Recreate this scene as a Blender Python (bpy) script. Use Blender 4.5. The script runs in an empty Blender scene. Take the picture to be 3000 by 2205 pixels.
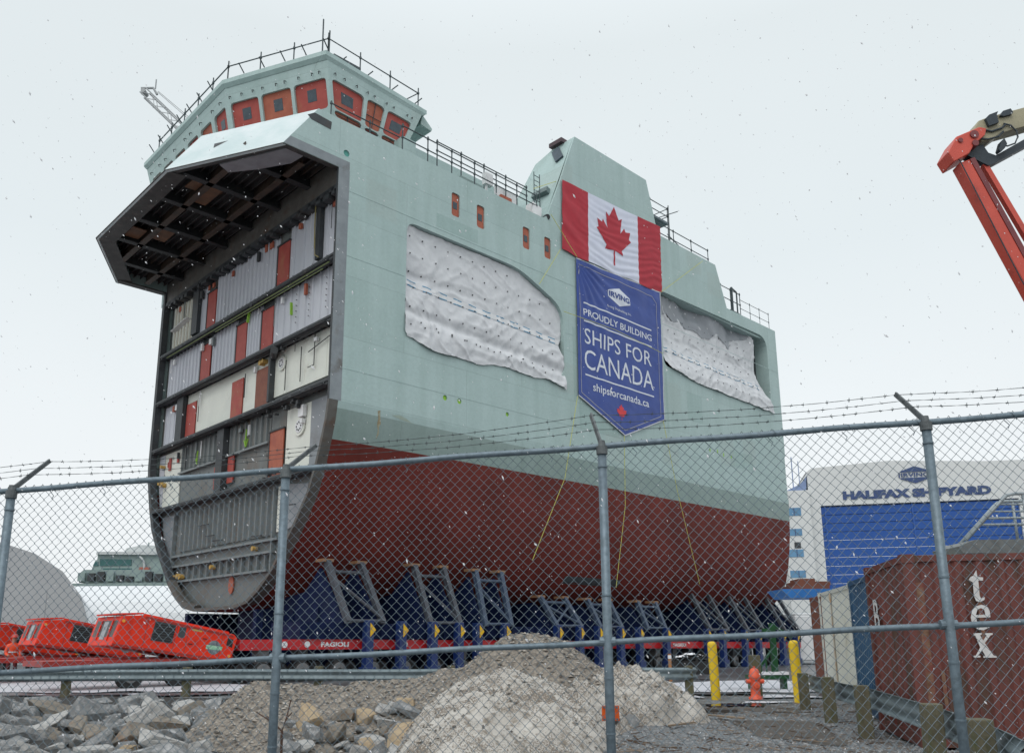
import bpy, bmesh, math, random
from mathutils import Vector, Matrix, noise
from mathutils.geometry import tessellate_polygon, delaunay_2d_cdt
R = math.radians
random.seed(7)
SC = bpy.context.scene
COL = SC.collection

# ------------------------------------------------------------------ camera
F, PX, PY = 2439.14, 1500.0, 1324.17
PITCH, ROLL, YAW = R(12.6385), R(-0.47339), R(45.7013)
CAMZ = 1.5
_c, _s = math.cos(PITCH), math.sin(PITCH)
FW = Vector((0, _c, _s)); _up = Vector((0, -_s, _c)); _rt = Vector((1, 0, 0))
RT = math.cos(ROLL) * _rt + math.sin(ROLL) * _up
UP = -math.sin(ROLL) * _rt + math.cos(ROLL) * _up
cd = bpy.data.cameras.new("camera"); cam = bpy.data.objects.new("camera", cd); COL.objects.link(cam)
m = Matrix.Identity(4)
for i in range(3):
    m[i][0] = RT[i]; m[i][1] = UP[i]; m[i][2] = -FW[i]
m[0][3], m[1][3], m[2][3] = 0, 0, CAMZ
cam.matrix_world = m
cd.sensor_fit = 'HORIZONTAL'; cd.sensor_width = 36; cd.lens = F / 3000 * 36
cd.shift_y = (PY - 1102.5) / 3000
cd.clip_start = 0.1; cd.clip_end = 3000
SC.camera = cam

def ray(x, y): return FW + RT * ((x - PX) / F) - UP * ((y - PY) / F)
def at(x, y, Y):                       # survey point in the vertical plane Y
    r = ray(x, y); return r * (Y / r.y) + Vector((0, 0, CAMZ))
def gz(x, y, z=0.0):                   # survey point at height z
    r = ray(x, y); return r * ((z - CAMZ) / r.z) + Vector((0, 0, CAMZ))

# ship frame: s runs aft along the side, t across the beam, z above camera height
eL = Vector((math.sin(YAW), math.cos(YAW), 0)); eT = Vector((-math.cos(YAW), math.sin(YAW), 0))
SC0 = Vector((-7.3297, 32.1756, 0))
def W(s, t, z): return SC0 + eL * s + eT * t + Vector((0, 0, z + CAMZ))
def spT(x, y, t):                      # survey point on the plane t
    r = ray(x, y); k = ((SC0 + eT * t).dot(eT)) / r.dot(eT); p = r * k
    return ((p - SC0).dot(eL), p.z)
def gslope(s): return -0.0112 * max(0.0, min(38.0, s))
def dip(X, Y):                         # the rubble bank falls away from the yard toward the fence
    k = max(0, min(1, (-X - .9) / 2.2)); k = k * k * (3 - 2 * k)
    return -.056 * max(0, min(14, 23.9 - Y)) * k
def gh(X, Y):
    return (gslope((Vector((X, Y, 0)) - SC0).dot(eL)) if Y > 20 else 0.0) + dip(X, Y)

# ------------------------------------------------------------------ materials
def nd(nt, t, **kw):
    n = nt.nodes.new(t)
    for k, v in kw.items():
        if k in n.inputs.keys(): n.inputs[k].default_value = v
        else: setattr(n, k, v)
    return n
def rgba(c): return (c[0], c[1], c[2], 1)
MATS = {}
def M(name, c1, c2=None, sc=3.0, rough=.6, bump=0.0, bsc=30.0, metal=0.0, dirt=None, dsc=.6, dlo=.55, dhi=.75, stretch=(1, 1, 1), spec=.5, em=None):
    if name in MATS: return MATS[name]
    ma = bpy.data.materials.new(name); ma.use_nodes = True; nt = ma.node_tree; L = nt.links
    b = nt.nodes["Principled BSDF"]; b.inputs["Roughness"].default_value = rough; b.inputs["Metallic"].default_value = metal
    b.inputs["Specular IOR Level"].default_value = spec
    tc = nd(nt, "ShaderNodeTexCoord"); mp = nd(nt, "ShaderNodeMapping"); mp.inputs["Scale"].default_value = stretch
    L.new(tc.outputs["Object"], mp.inputs[0])
    col = None
    if c2 is None: c2 = tuple(x * .86 for x in c1)
    n1 = nd(nt, "ShaderNodeTexNoise", Scale=sc, Detail=6.0, Roughness=.6); L.new(mp.outputs[0], n1.inputs["Vector"])
    r1 = nd(nt, "ShaderNodeValToRGB"); r1.color_ramp.elements[0].position = .33; r1.color_ramp.elements[1].position = .67
    r1.color_ramp.elements[0].color = rgba(c1); r1.color_ramp.elements[1].color = rgba(c2)
    L.new(n1.outputs[0], r1.inputs[0]); col = r1.outputs[0]
    if dirt:
        n2 = nd(nt, "ShaderNodeTexNoise", Scale=dsc, Detail=8.0, Roughness=.65); L.new(mp.outputs[0], n2.inputs["Vector"])
        r2 = nd(nt, "ShaderNodeValToRGB"); r2.color_ramp.elements[0].position = dlo; r2.color_ramp.elements[1].position = dhi
        L.new(n2.outputs[0], r2.inputs[0])
        mx = nd(nt, "ShaderNodeMixRGB"); mx.inputs[2].default_value = rgba(dirt)
        L.new(r2.outputs[0], mx.inputs[0]); L.new(col, mx.inputs[1]); col = mx.outputs[0]
    L.new(col, b.inputs["Base Color"])
    if bump:
        n3 = nd(nt, "ShaderNodeTexNoise", Scale=bsc, Detail=5.0); L.new(tc.outputs["Object"], n3.inputs["Vector"])
        bp = nd(nt, "ShaderNodeBump", Strength=bump, Distance=.02); L.new(n3.outputs[0], bp.inputs["Height"]); L.new(bp.outputs[0], b.inputs["Normal"])
    MATS[name] = ma
    return ma

def hullmat(name, c1, c2, rust=None, seam=.82, rough=.5):
    ma = M(name, c1, c2, sc=.35, rough=rough)
    nt = ma.node_tree; L = nt.links; b = nt.nodes["Principled BSDF"]
    base = b.inputs["Base Color"].links[0].from_socket
    tc = nd(nt, "ShaderNodeTexCoord"); sx = nd(nt, "ShaderNodeSeparateXYZ"); L.new(tc.outputs["Object"], sx.inputs[0])
    cx = nd(nt, "ShaderNodeCombineXYZ"); L.new(sx.outputs[0], cx.inputs[0]); L.new(sx.outputs[2], cx.inputs[1])
    br = nd(nt, "ShaderNodeTexBrick", Scale=1.0); br.inputs["Brick Width"].default_value = 7.3; br.inputs["Row Height"].default_value = 2.72
    br.inputs["Mortar Size"].default_value = .016; br.inputs["Mortar Smooth"].default_value = .6
    br.inputs["Color1"].default_value = (1, 1, 1, 1); br.inputs["Color2"].default_value = (.93, .94, .935, 1); br.inputs["Mortar"].default_value = (seam, seam, seam, 1)
    L.new(cx.outputs[0], br.inputs["Vector"])
    # faint run-down streaks and blotches of the primer
    mp = nd(nt, "ShaderNodeMapping"); mp.inputs["Scale"].default_value = (1.6, 1.6, .12); L.new(tc.outputs["Object"], mp.inputs[0])
    ns = nd(nt, "ShaderNodeTexNoise", Scale=1.0, Detail=5.0); L.new(mp.outputs[0], ns.inputs["Vector"])
    rs = nd(nt, "ShaderNodeValToRGB"); rs.color_ramp.elements[0].position = .3; rs.color_ramp.elements[1].position = .62
    rs.color_ramp.elements[0].color = (.86, .885, .87, 1); rs.color_ramp.elements[1].color = (1, 1, 1, 1); L.new(ns.outputs[0], rs.inputs[0])
    m1 = nd(nt, "ShaderNodeMixRGB", blend_type='MULTIPLY'); m1.inputs[0].default_value = 1; L.new(base, m1.inputs[1]); L.new(br.outputs[0], m1.inputs[2])
    m2 = nd(nt, "ShaderNodeMixRGB", blend_type='MULTIPLY'); m2.inputs[0].default_value = .8; L.new(m1.outputs[0], m2.inputs[1]); L.new(rs.outputs[0], m2.inputs[2])
    out = m2.outputs[0]
    # touched-up primer patches
    vp = nd(nt, "ShaderNodeTexVoronoi", Scale=.33); vp.distance = 'CHEBYCHEV'; L.new(cx.outputs[0], vp.inputs["Vector"])
    sp = nd(nt, "ShaderNodeSeparateColor"); L.new(vp.outputs["Color"], sp.inputs[0])
    gp = nd(nt, "ShaderNodeMath", operation='GREATER_THAN'); gp.inputs[1].default_value = .74; L.new(sp.outputs[0], gp.inputs[0])
    ep = nd(nt, "ShaderNodeMapRange"); ep.inputs[1].default_value = .30; ep.inputs[2].default_value = .24; L.new(vp.outputs["Distance"], ep.inputs[0])
    mp_ = nd(nt, "ShaderNodeMath", operation='MULTIPLY'); L.new(gp.outputs[0], mp_.inputs[0]); L.new(ep.outputs[0], mp_.inputs[1])
    fp_ = nd(nt, "ShaderNodeMath", operation='MULTIPLY'); fp_.inputs[1].default_value = .55; L.new(mp_.outputs[0], fp_.inputs[0])
    m4 = nd(nt, "ShaderNodeMixRGB"); m4.inputs[2].default_value = rgba(tuple(x * f for x, f in zip(c2, (.93, .885, .86)))); L.new(fp_.outputs[0], m4.inputs[0]); L.new(out, m4.inputs[1]); out = m4.outputs[0]
    # fine scuffs and dust
    sc_ = nd(nt, "ShaderNodeTexNoise", Scale=7.0, Detail=8.0, Roughness=.75); L.new(tc.outputs["Object"], sc_.inputs["Vector"])
    sr_ = nd(nt, "ShaderNodeMapRange"); sr_.inputs[1].default_value = .3; sr_.inputs[2].default_value = .7; sr_.inputs[3].default_value = .90; sr_.inputs[4].default_value = 1.06; L.new(sc_.outputs[0], sr_.inputs[0])
    m5 = nd(nt, "ShaderNodeMixRGB", blend_type='MULTIPLY'); m5.inputs[0].default_value = 1; L.new(out, m5.inputs[1]); L.new(sr_.outputs[0], m5.inputs[2]); out = m5.outputs[0]
    if rust:
        mpr = nd(nt, "ShaderNodeMapping"); mpr.inputs["Scale"].default_value = (.9, .9, .35); mpr.inputs["Location"].default_value = (3.3, 0, 1.1); L.new(tc.outputs["Object"], mpr.inputs[0])
        nr = nd(nt, "ShaderNodeTexNoise", Scale=1.3, Detail=7.0, Roughness=.7); L.new(mpr.outputs[0], nr.inputs["Vector"])
        rr = nd(nt, "ShaderNodeValToRGB"); rr.color_ramp.elements[0].position = .64; rr.color_ramp.elements[1].position = .8
        rr.color_ramp.elements[1].color = (.5, .5, .5, 1); L.new(nr.outputs[0], rr.inputs[0])
        m3 = nd(nt, "ShaderNodeMixRGB"); m3.inputs[2].default_value = rgba(rust); L.new(rr.outputs[0], m3.inputs[0]); L.new(out, m3.inputs[1]); out = m3.outputs[0]
    L.new(out, b.inputs["Base Color"])
    # plate waviness between frames
    wv = nd(nt, "ShaderNodeTexNoise", Scale=.9, Detail=2.0); L.new(tc.outputs["Object"], wv.inputs["Vector"])
    ad = nd(nt, "ShaderNodeMath", operation='ADD'); L.new(wv.outputs[0], ad.inputs[0])
    rgb = nd(nt, "ShaderNodeRGBToBW"); L.new(br.outputs[0], rgb.inputs[0]); L.new(rgb.outputs[0], ad.inputs[1])
    bp = nd(nt, "ShaderNodeBump", Strength=.45, Distance=.07); L.new(ad.outputs[0], bp.inputs["Height"]); L.new(bp.outputs[0], b.inputs["Normal"])
    return ma

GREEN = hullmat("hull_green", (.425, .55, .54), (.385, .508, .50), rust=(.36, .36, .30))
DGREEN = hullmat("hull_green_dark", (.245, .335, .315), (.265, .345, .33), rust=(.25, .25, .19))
REDH = hullmat("antifouling_red", (.185, .033, .025), (.125, .0235, .0185), seam=.75, rough=.62)
REDH.node_tree.nodes["Principled BSDF"].inputs["Specular IOR Level"].default_value = .22
STEEL = M("bare_steel", (.25, .28, .30), (.185, .21, .23), 1.6, .55, .15, 25, dirt=(.10, .085, .07), dsc=.9)
STEELB = M("bare_steel_brown", (.12, .115, .105), (.085, .078, .07), 2, .6, .15, 25, dirt=(.09, .05, .03), dsc=1.2)
DARK = M("dark_frame", (.052, .06, .066), (.034, .039, .043), 2.5, .6, .3, 20, dirt=(.07, .055, .045), dsc=1.1)
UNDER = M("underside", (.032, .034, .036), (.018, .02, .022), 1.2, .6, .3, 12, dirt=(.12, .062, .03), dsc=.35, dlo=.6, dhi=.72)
RUSTB = M("rusty_plate", (.20, .10, .05), (.11, .065, .04), 1.5, .7, .2, 20)
LILAC = M("bulkhead_grey", (.55, .57, .62), (.49, .51, .56), 1.2, .5, .1, 14, dirt=(.36, .37, .39), dsc=.8, dlo=.58, dhi=.8, stretch=(1, 1, .35))
CREAM = M("bulkhead_cream", (.72, .74, .67), (.66, .68, .62), 1.3, .5, .08, 14, dirt=(.48, .46, .38), dsc=.9, dlo=.6, dhi=.85)
BEIGE = M("bulkhead_beige", (.42, .38, .29), (.36, .32, .25), 2, .55)
GREYB = M("bulkhead_dark", (.165, .18, .18), (.135, .147, .142), 1.0, .55, .1, 14, dirt=(.13, .095, .07), dsc=.55, dlo=.5, dhi=.72, stretch=(1, 1, .4))
GREYS = M("shell_grey", (.25, .27, .29), (.21, .23, .25), 1.0, .5, dirt=(.15, .15, .15), dsc=.7)
RIBL = M("rib_light", (.19, .22, .225), (.16, .18, .185), 2, .5)
REDB = M("red_board", (.40, .072, .055), (.33, .05, .04), 2.2, .6, .15, 60, dirt=(.36, .14, .07), dsc=.7)
ORGB = M("orange_board", (.42, .12, .065), (.33, .082, .045), 2.2, .6, .15, 60, dirt=(.30, .07, .05), dsc=.9)
BRNB = M("brown_board", (.235, .085, .05), (.19, .06, .04), 3, .65, .15, 60)
PANE = M("dark_pane", (.03, .05, .065), (.05, .075, .095), 5, .12)
SCAF = M("scaffold_steel", (.075, .10, .11), (.045, .06, .065), 8, .5, metal=.3)
WHITE = M("white_paint", (.74, .75, .76), (.66, .67, .68), 3, .5)
SNOW = M("clean_snow", (.80, .81, .84), (.70, .71, .75), 4, .7, .4, 12)
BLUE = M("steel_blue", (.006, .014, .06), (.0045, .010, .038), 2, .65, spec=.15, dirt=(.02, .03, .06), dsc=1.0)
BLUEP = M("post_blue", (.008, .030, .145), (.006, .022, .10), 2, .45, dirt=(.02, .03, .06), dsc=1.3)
GREYP = M("strut_grey", (.058, .064, .08), (.042, .047, .06), 2, .5, dirt=(.10, .10, .11), dsc=1.2)
BLUEG = M("strut_blue_grey", (.048, .074, .125), (.036, .057, .098), 2, .5, dirt=(.08, .09, .11), dsc=1.2)
YEL = M("sign_yellow", (.75, .47, .01), (.68, .40, .01), 4, .5)
TRED = M("trailer_red", (.50, .012, .016), (.42, .010, .014), 3, .4, dirt=(.25, .02, .02), dsc=1.0)
PRED = M("generator_red", (.74, .036, .010), (.66, .028, .008), 2.5, .5, .1, 30, spec=.25, dirt=(.32, .03, .02), dsc=1.2)
BLACK = M("black_rubber", (.012, .012, .013), (.02, .02, .021), 6, .75, .2, 40)
DGREY = M("dark_grey", (.045, .05, .055), (.03, .033, .036), 5, .6)
RIMG = M("wheel_grey", (.16, .16, .165), (.10, .10, .10), 5, .5)
GALV = M("galvanised", (.18, .235, .275), (.115, .155, .185), 22, .48, .12, 60, metal=.35, dirt=(.10, .13, .15), dsc=7, dlo=.56, dhi=.7)
GALVW = M("galvanised_wire", (.19, .25, .29), (.13, .17, .20), 30, .5, metal=.4)
BARB = M("barbed_wire", (.08, .10, .105), (.05, .06, .065), 20, .6, metal=.3)
LIME = M("lime_tape", (.30, .58, .05), (.27, .52, .05), 6, .6)
ROPE = M("yellow_rope", (.55, .56, .12), (.47, .47, .10), 12, .7)

# ------------------------------------------------------------------ mesh helpers
class MB:
    def __init__(self): self.v = []; self.f = []; self.m = []
    def add(self, vs, fs, mi=0):
        o = len(self.v); self.v += [tuple(v) for v in vs]
        for f in fs: self.f.append(tuple(i + o for i in f)); self.m.append(mi)
    def poly(self, pts, mi=0): self.add(pts, [tuple(range(len(pts)))], mi)
    def hexa(self, p, mi=0):
        self.add(p, [(0, 3, 2, 1), (4, 5, 6, 7), (0, 1, 5, 4), (1, 2, 6, 5), (2, 3, 7, 6), (3, 0, 4, 7)], mi)
    def box(self, x0, x1, y0, y1, z0, z1, mi=0):
        self.hexa([(x0, y0, z0), (x1, y0, z0), (x1, y1, z0), (x0, y1, z0), (x0, y0, z1), (x1, y0, z1), (x1, y1, z1), (x0, y1, z1)], mi)
    def bar(self, a, b, w, h, mi=0, up=(0, 0, 1)):      # rectangular bar from a to b
        a = Vector(a); b = Vector(b); d = (b - a).normalized(); u = Vector(up)
        if abs(d.dot(u)) > .98: u = Vector((1, 0, 0))
        x = d.cross(u).normalized() * (w / 2); y = x.cross(d).normalized() * (h / 2)
        self.hexa([a - x - y, a + x - y, a + x + y, a - x + y, b - x - y, b + x - y, b + x + y, b - x + y], mi)
    def tube(self, a, b, r, n=8, mi=0, r2=None, cap=True):
        self.path([a, b], r, n, mi, [r, r if r2 is None else r2], cap)
    def path(self, pts, r, n=6, mi=0, rs=None, cap=True):
        pts = [Vector(p) for p in pts]; o = len(self.v); k = len(pts)
        for i, p in enumerate(pts):
            d = (pts[min(i + 1, k - 1)] - pts[max(i - 1, 0)]).normalized()
            u = Vector((0, 0, 1)) if abs(d.z) < .9 else Vector((0, 1, 0))
            x = d.cross(u).normalized(); y = x.cross(d); rr = rs[i] if rs else r
            for j in range(n):
                a = 2 * math.pi * (j + .5) / n; self.v.append(tuple(p + (x * math.cos(a) + y * math.sin(a)) * rr))
        for i in range(k - 1):
            for j in range(n):
                j2 = (j + 1) % n; self.f.append((o + i * n + j, o + i * n + j2, o + (i + 1) * n + j2, o + (i + 1) * n + j)); self.m.append(mi)
        if cap:
            self.f.append(tuple(o + j for j in reversed(range(n)))); self.m.append(mi)
            self.f.append(tuple(o + (k - 1) * n + j for j in range(n))); self.m.append(mi)
    def prism(self, poly, fn, w0, w1, mi=0, mi_side=None):      # polygon in (u,v), fn(u,v,w) -> xyz
        n = len(poly); o = len(self.v)
        tri = tessellate_polygon([[Vector((p[0], p[1], 0)) for p in poly]])
        self.v += [tuple(fn(p[0], p[1], w0)) for p in poly] + [tuple(fn(p[0], p[1], w1)) for p in poly]
        for t in tri:
            self.f.append(tuple(o + i for i in t)); self.m.append(mi)
            self.f.append(tuple(o + n + i for i in reversed(t))); self.m.append(mi)
        for i in range(n):
            j = (i + 1) % n; self.f.append((o + i, o + j, o + n + j, o + n + i)); self.m.append(mi if mi_side is None else mi_side)
    def disc(self, c, axis, r, h, n=20, mi=0, r2=None):
        c = Vector(c); a = Vector(axis).normalized(); self.tube(c, c + a * h, r, n, mi, r2)
    def grid(self, nu, nv, fn, mi=0):
        o = len(self.v)
        for i in range(nu + 1):
            for j in range(nv + 1): self.v.append(tuple(fn(i / nu, j / nv)))
        for i in range(nu):
            for j in range(nv):
                a = o + i * (nv + 1) + j
                self.f.append((a, a + nv + 1, a + nv + 2, a + 1)); self.m.append(mi(i, j) if callable(mi) else mi)
    def lathe(self, prof, c, n=24, mi=0):
        o = len(self.v); c = Vector(c); k = len(prof)
        for (r, z) in prof:
            for j in range(n):
                a = 2 * math.pi * j / n; self.v.append((c.x + r * math.cos(a), c.y + r * math.sin(a), c.z + z))
        for i in range(k - 1):
            for j in range(n):
                j2 = (j + 1) % n; self.f.append((o + i * n + j, o + i * n + j2, o + (i + 1) * n + j2, o + (i + 1) * n + j)); self.m.append(mi)
    def build(self, name, mats, parent=None, smooth=False, dz=0.0, bevel=0, off=None):
        me = bpy.data.meshes.new(name)
        vs = self.v
        if off is not None: vs = [(x - off[0], y - off[1], z - off[2]) for x, y, z in vs]
        if dz: vs = [(x, y, z + dz) for x, y, z in vs]
        me.from_pydata(vs, [], self.f)
        if not isinstance(mats, (list, tuple)): mats = [mats]
        for ma in mats: me.materials.append(ma)
        if len(mats) > 1: me.polygons.foreach_set("material_index", self.m)
        if smooth: me.polygons.foreach_set("use_smooth", [True] * len(self.f))
        bm = bmesh.new(); bm.from_mesh(me); bmesh.ops.recalc_face_normals(bm, faces=bm.faces); bm.to_mesh(me); bm.free()
        me.update()
        o = bpy.data.objects.new(name, me); COL.objects.link(o)
        if off is not None and parent is None: o.location = off
        if parent: o.parent = parent
        if bevel:
            mo = o.modifiers.new("edge", 'BEVEL'); mo.width = bevel; mo.segments = 2; mo.limit_method = 'ANGLE'
        return o

def tag(o, label=None, cat=None, group=None, kind=None):
    if label: o["label"] = label
    if cat: o["category"] = cat
    if group: o["group"] = group
    if kind: o["kind"] = kind
    return o
def thing(name, label, cat, loc=(0, 0, 0), rz=0, group=None):
    o = bpy.data.objects.new(name, None); COL.objects.link(o); o.location = loc; o.rotation_euler = (0, 0, rz)
    o.empty_display_size = .3
    return tag(o, label, cat, group)
def dup(root, loc=None, rz=None, label=None):
    r = root.copy(); COL.objects.link(r)
    if loc is not None: r.location = loc
    if rz is not None: r.rotation_euler = (0, 0, rz)
    if label: r["label"] = label
    for ch in [o for o in COL.objects if o.parent == root]:
        c = ch.copy(); COL.objects.link(c); c.parent = r
        for g in [o for o in COL.objects if o.parent == ch]:
            d = g.copy(); COL.objects.link(d); d.parent = c
    return r

def text_tris(s, bold=0.0):
    cu = bpy.data.curves.new("lettering", 'FONT'); cu.body = s; cu.size = 1; cu.offset = bold; cu.resolution_u = 3
    o = bpy.data.objects.new("lettering", cu); COL.objects.link(o)
    dg = bpy.context.evaluated_depsgraph_get(); me = o.evaluated_get(dg).to_mesh()
    vs = [(v.co.x, v.co.y) for v in me.vertices]; fs = [tuple(p.vertices) for p in me.polygons]
    o.evaluated_get(dg).to_mesh_clear()
    bpy.data.objects.remove(o); bpy.data.curves.remove(cu)
    return vs, fs
def text_fit(mb, s, u0, u1, v0, v1, fn, bold=0.0, mi=0, cut=0.0, cap=None):
    """lettering filling u0..u1 by v0..v1, put on the surface fn(u, v)"""
    vs, fs = text_tris(s, bold)
    x0 = min(v[0] for v in vs); x1 = max(v[0] for v in vs); y0 = min(v[1] for v in vs); y1 = max(v[1] for v in vs)
    if cap: y0, y1 = cap
    bm = bmesh.new(); bv = [bm.verts.new(((v[0] - x0) / (x1 - x0) * (u1 - u0) + u0, (v[1] - y0) / (y1 - y0) * (v1 - v0) + v0, 0)) for v in vs]
    for f in fs:
        try: bm.faces.new([bv[i] for i in f])
        except ValueError: pass
    if cut:
        for _ in range(4):
            es = [e for e in bm.edges if e.calc_length() > cut]
            if not es: break
            bmesh.ops.subdivide_edges(bm, edges=es, cuts=1)
            bmesh.ops.triangulate(bm, faces=bm.faces)
    bm.verts.ensure_lookup_table(); bm.verts.index_update()
    mb.add([fn(v.co.x, v.co.y) for v in bm.verts], [tuple(v.index for v in f.verts) for f in bm.faces], mi); bm.free()
def patch(mb, poly, fn, step, mi=0):            # filled outline laid on a surface
    n = len(poly); pts = []; edges = []
    us = [p[0] for p in poly]; vs_ = [p[1] for p in poly]
    dense = []
    for i in range(n):
        a = Vector(poly[i]); b = Vector(poly[(i + 1) % n]); k = max(1, int((b - a).length / step))
        for j in range(k): dense.append(a.lerp(b, j / k))
    pts = [Vector((p.x, p.y)) for p in dense]; edges = [(i, (i + 1) % len(pts)) for i in range(len(pts))]
    nu = int((max(us) - min(us)) / step) + 1; nv = int((max(vs_) - min(vs_)) / step) + 1
    for i in range(1, nu):
        for j in range(1, nv): pts.append(Vector((min(us) + (max(us) - min(us)) * i / nu, min(vs_) + (max(vs_) - min(vs_)) * j / nv)))
    r = delaunay_2d_cdt(pts, edges, [], 1, 1e-5)
    mb.add([fn(p.x, p.y) for p in r[0]], [tuple(f) for f in r[2]], mi)
LEAF = [(0, -1), (.025, -.52), (.48, -.6), (.42, -.44), (.96, -.02), (.83, .05), (.92, .32), (.66, .27), (.6, .4), (.36, .14), (.45, .72), (.27, .62), (0, 1)]
LEAF = [(.04, -1), (.03, -.5), (.47, -.58), (.41, -.42), (.93, .0), (.82, .06), (.9, .33), (.64, .28), (.58, .41), (.34, .16), (.44, .7), (.26, .6), (0, 1)]
LEAF = LEAF + [(-x, y) for x, y in reversed(LEAF[:-1])]

# ------------------------------------------------------------------ world + sun
wd = bpy.data.worlds.new("World"); SC.world = wd; wd.use_nodes = True
nt = wd.node_tree; L = nt.links; bg = nt.nodes["Background"]
SUN_EL, SUN_AZ = R(52), R(200)
sk = nd(nt, "ShaderNodeTexSky"); sk.sky_type = 'NISHITA'; sk.sun_disc = False; sk.sun_elevation = SUN_EL; sk.sun_rotation = SUN_AZ
sk.dust_density = 6; sk.air_density = 1.0
tc = nd(nt, "ShaderNodeTexCoord"); sx = nd(nt, "ShaderNodeSeparateXYZ"); L.new(tc.outputs["Generated"], sx.inputs[0])
rp = nd(nt, "ShaderNodeValToRGB"); e = rp.color_ramp.elements
e[0].position = 0.0; e[0].color = (9.6, 9.95, 10.1, 1); e[1].position = 1.0; e[1].color = (13.2, 14.0, 14.6, 1)
for p, c in ((.15, (9.5, 9.9, 10.1)), (.42, (8.2, 8.9, 9.15)), (.62, (8.1, 8.75, 8.95))):
    k = e.new(p); k.color = rgba(c)
L.new(sx.outputs[2], rp.inputs[0])
nz = nd(nt, "ShaderNodeTexNoise", Scale=1.6, Detail=3.0); L.new(tc.outputs["Generated"], nz.inputs["Vector"])
rn = nd(nt, "ShaderNodeMapRange"); rn.inputs[3].default_value = .92; rn.inputs[4].default_value = 1.08; L.new(nz.outputs[0], rn.inputs[0])
mm = nd(nt, "ShaderNodeMixRGB", blend_type='MULTIPLY'); mm.inputs[0].default_value = 1; L.new(rp.outputs[0], mm.inputs[1]); L.new(rn.outputs[0], mm.inputs[2])
mx = nd(nt, "ShaderNodeMixRGB"); mx.inputs[0].default_value = .93; L.new(sk.outputs[0], mx.inputs[1]); L.new(mm.outputs[0], mx.inputs[2])
L.new(mx.outputs[0], bg.inputs[0]); bg.inputs[1].default_value = .1
sl = bpy.data.lights.new("sun", 'SUN'); sl.energy = 1.0; sl.angle = R(40); sl.color = (1, .97, .93)
so = bpy.data.objects.new("sun", sl); COL.objects.link(so)
so.rotation_euler = (R(90) - SUN_EL, 0, math.pi - SUN_AZ + 0)
d = Vector((math.sin(SUN_AZ) * math.cos(SUN_EL), math.cos(SUN_AZ) * math.cos(SUN_EL), math.sin(SUN_EL)))
so.rotation_euler = d.to_track_quat('Z', 'Y').to_euler()
SC.view_settings.view_transform = 'Standard'; SC.view_settings.look = 'None'; SC.view_settings.exposure = 0; SC.view_settings.gamma = 1
SC.render.engine = 'CYCLES'; SC.cycles.use_denoising = True; SC.cycles.max_bounces = 6; SC.cycles.diffuse_bounces = 3

exec_order = []
# ================================================================== SHIP BLOCK
KEEL = 1.4
ship = thing("ship_block", "huge pale green ship hull section with dark red bottom, cut open at its left end", "ship",
             (SC0.x, SC0.y, CAMZ + KEEL), math.pi / 2 - YAW)
def sb(mb, name, mats, parent=None, smooth=False, bevel=0, label=None):
    o = mb.build(name, mats, parent or ship, smooth, dz=-KEEL, bevel=bevel)
    if label: o["label"] = label
    return o
LEN = 37.65
CT = 9.3
FWD = [(9.5, 0), (9.2, .05), (8.7, .14), (7.95, .38), (7.0, .72), (5.85, 1.26), (4.63, 2.24), (3.7, 3.15), (2.85, 3.95), (2.1, 5.0), (1.6, 6.0), (1.4, 7.3)]
AFT = [(9.5, 0), (9.2, .01), (8.7, .03), (7.95, .06), (7.0, .12), (5.85, .25), (4.63, .45), (3.7, .7), (2.85, 1.1), (2.1, 1.9), (1.6, 3.2), (1.4, 5.2)]
def prof(s):
    w = 1 - math.exp(-max(0, s) / 6.0)
    return [(a[0], a[1] * (1 - w) + b[1] * w) for a, b in zip(FWD, AFT)]
def outline(s, inset=0.0, ztop=19.8):
    p = prof(s); near = [(t + inset, max(z, 1.4 + inset)) for z, t in p]
    pts = [(inset, ztop)] + near
    return pts + [(2 * CT - t, z) for t, z in reversed(pts)]

# lower shell with the red antifouling, dark and light green bands
ss = [0, .12, .42, 1, 2, 3, 4.5, 6, 8, 10, 13, 16, 20, 24, 28, 32, 35, LEN]
def shell(side):
    mb = MB(); rows = []
    for s in ss:
        row = []
        for z, t in prof(s): row.append((s, t if side == 0 else 2 * CT - t, z))
        row.append((s, CT, 1.38)); rows.append(row)
    o = 0
    for r in rows: mb.v += r
    n = len(rows[0])
    for i in range(len(rows) - 1):
        for j in range(n - 1):
            zm = (rows[i][j][2] + rows[i][j + 1][2]) / 2
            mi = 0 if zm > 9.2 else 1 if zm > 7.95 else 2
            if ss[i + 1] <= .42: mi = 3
            a = i * n + j; mb.f.append((a, a + 1, a + n + 1, a + n)); mb.m.append(mi)
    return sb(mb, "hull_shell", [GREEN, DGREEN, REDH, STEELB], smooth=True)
shell(0); shell(1)

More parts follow.
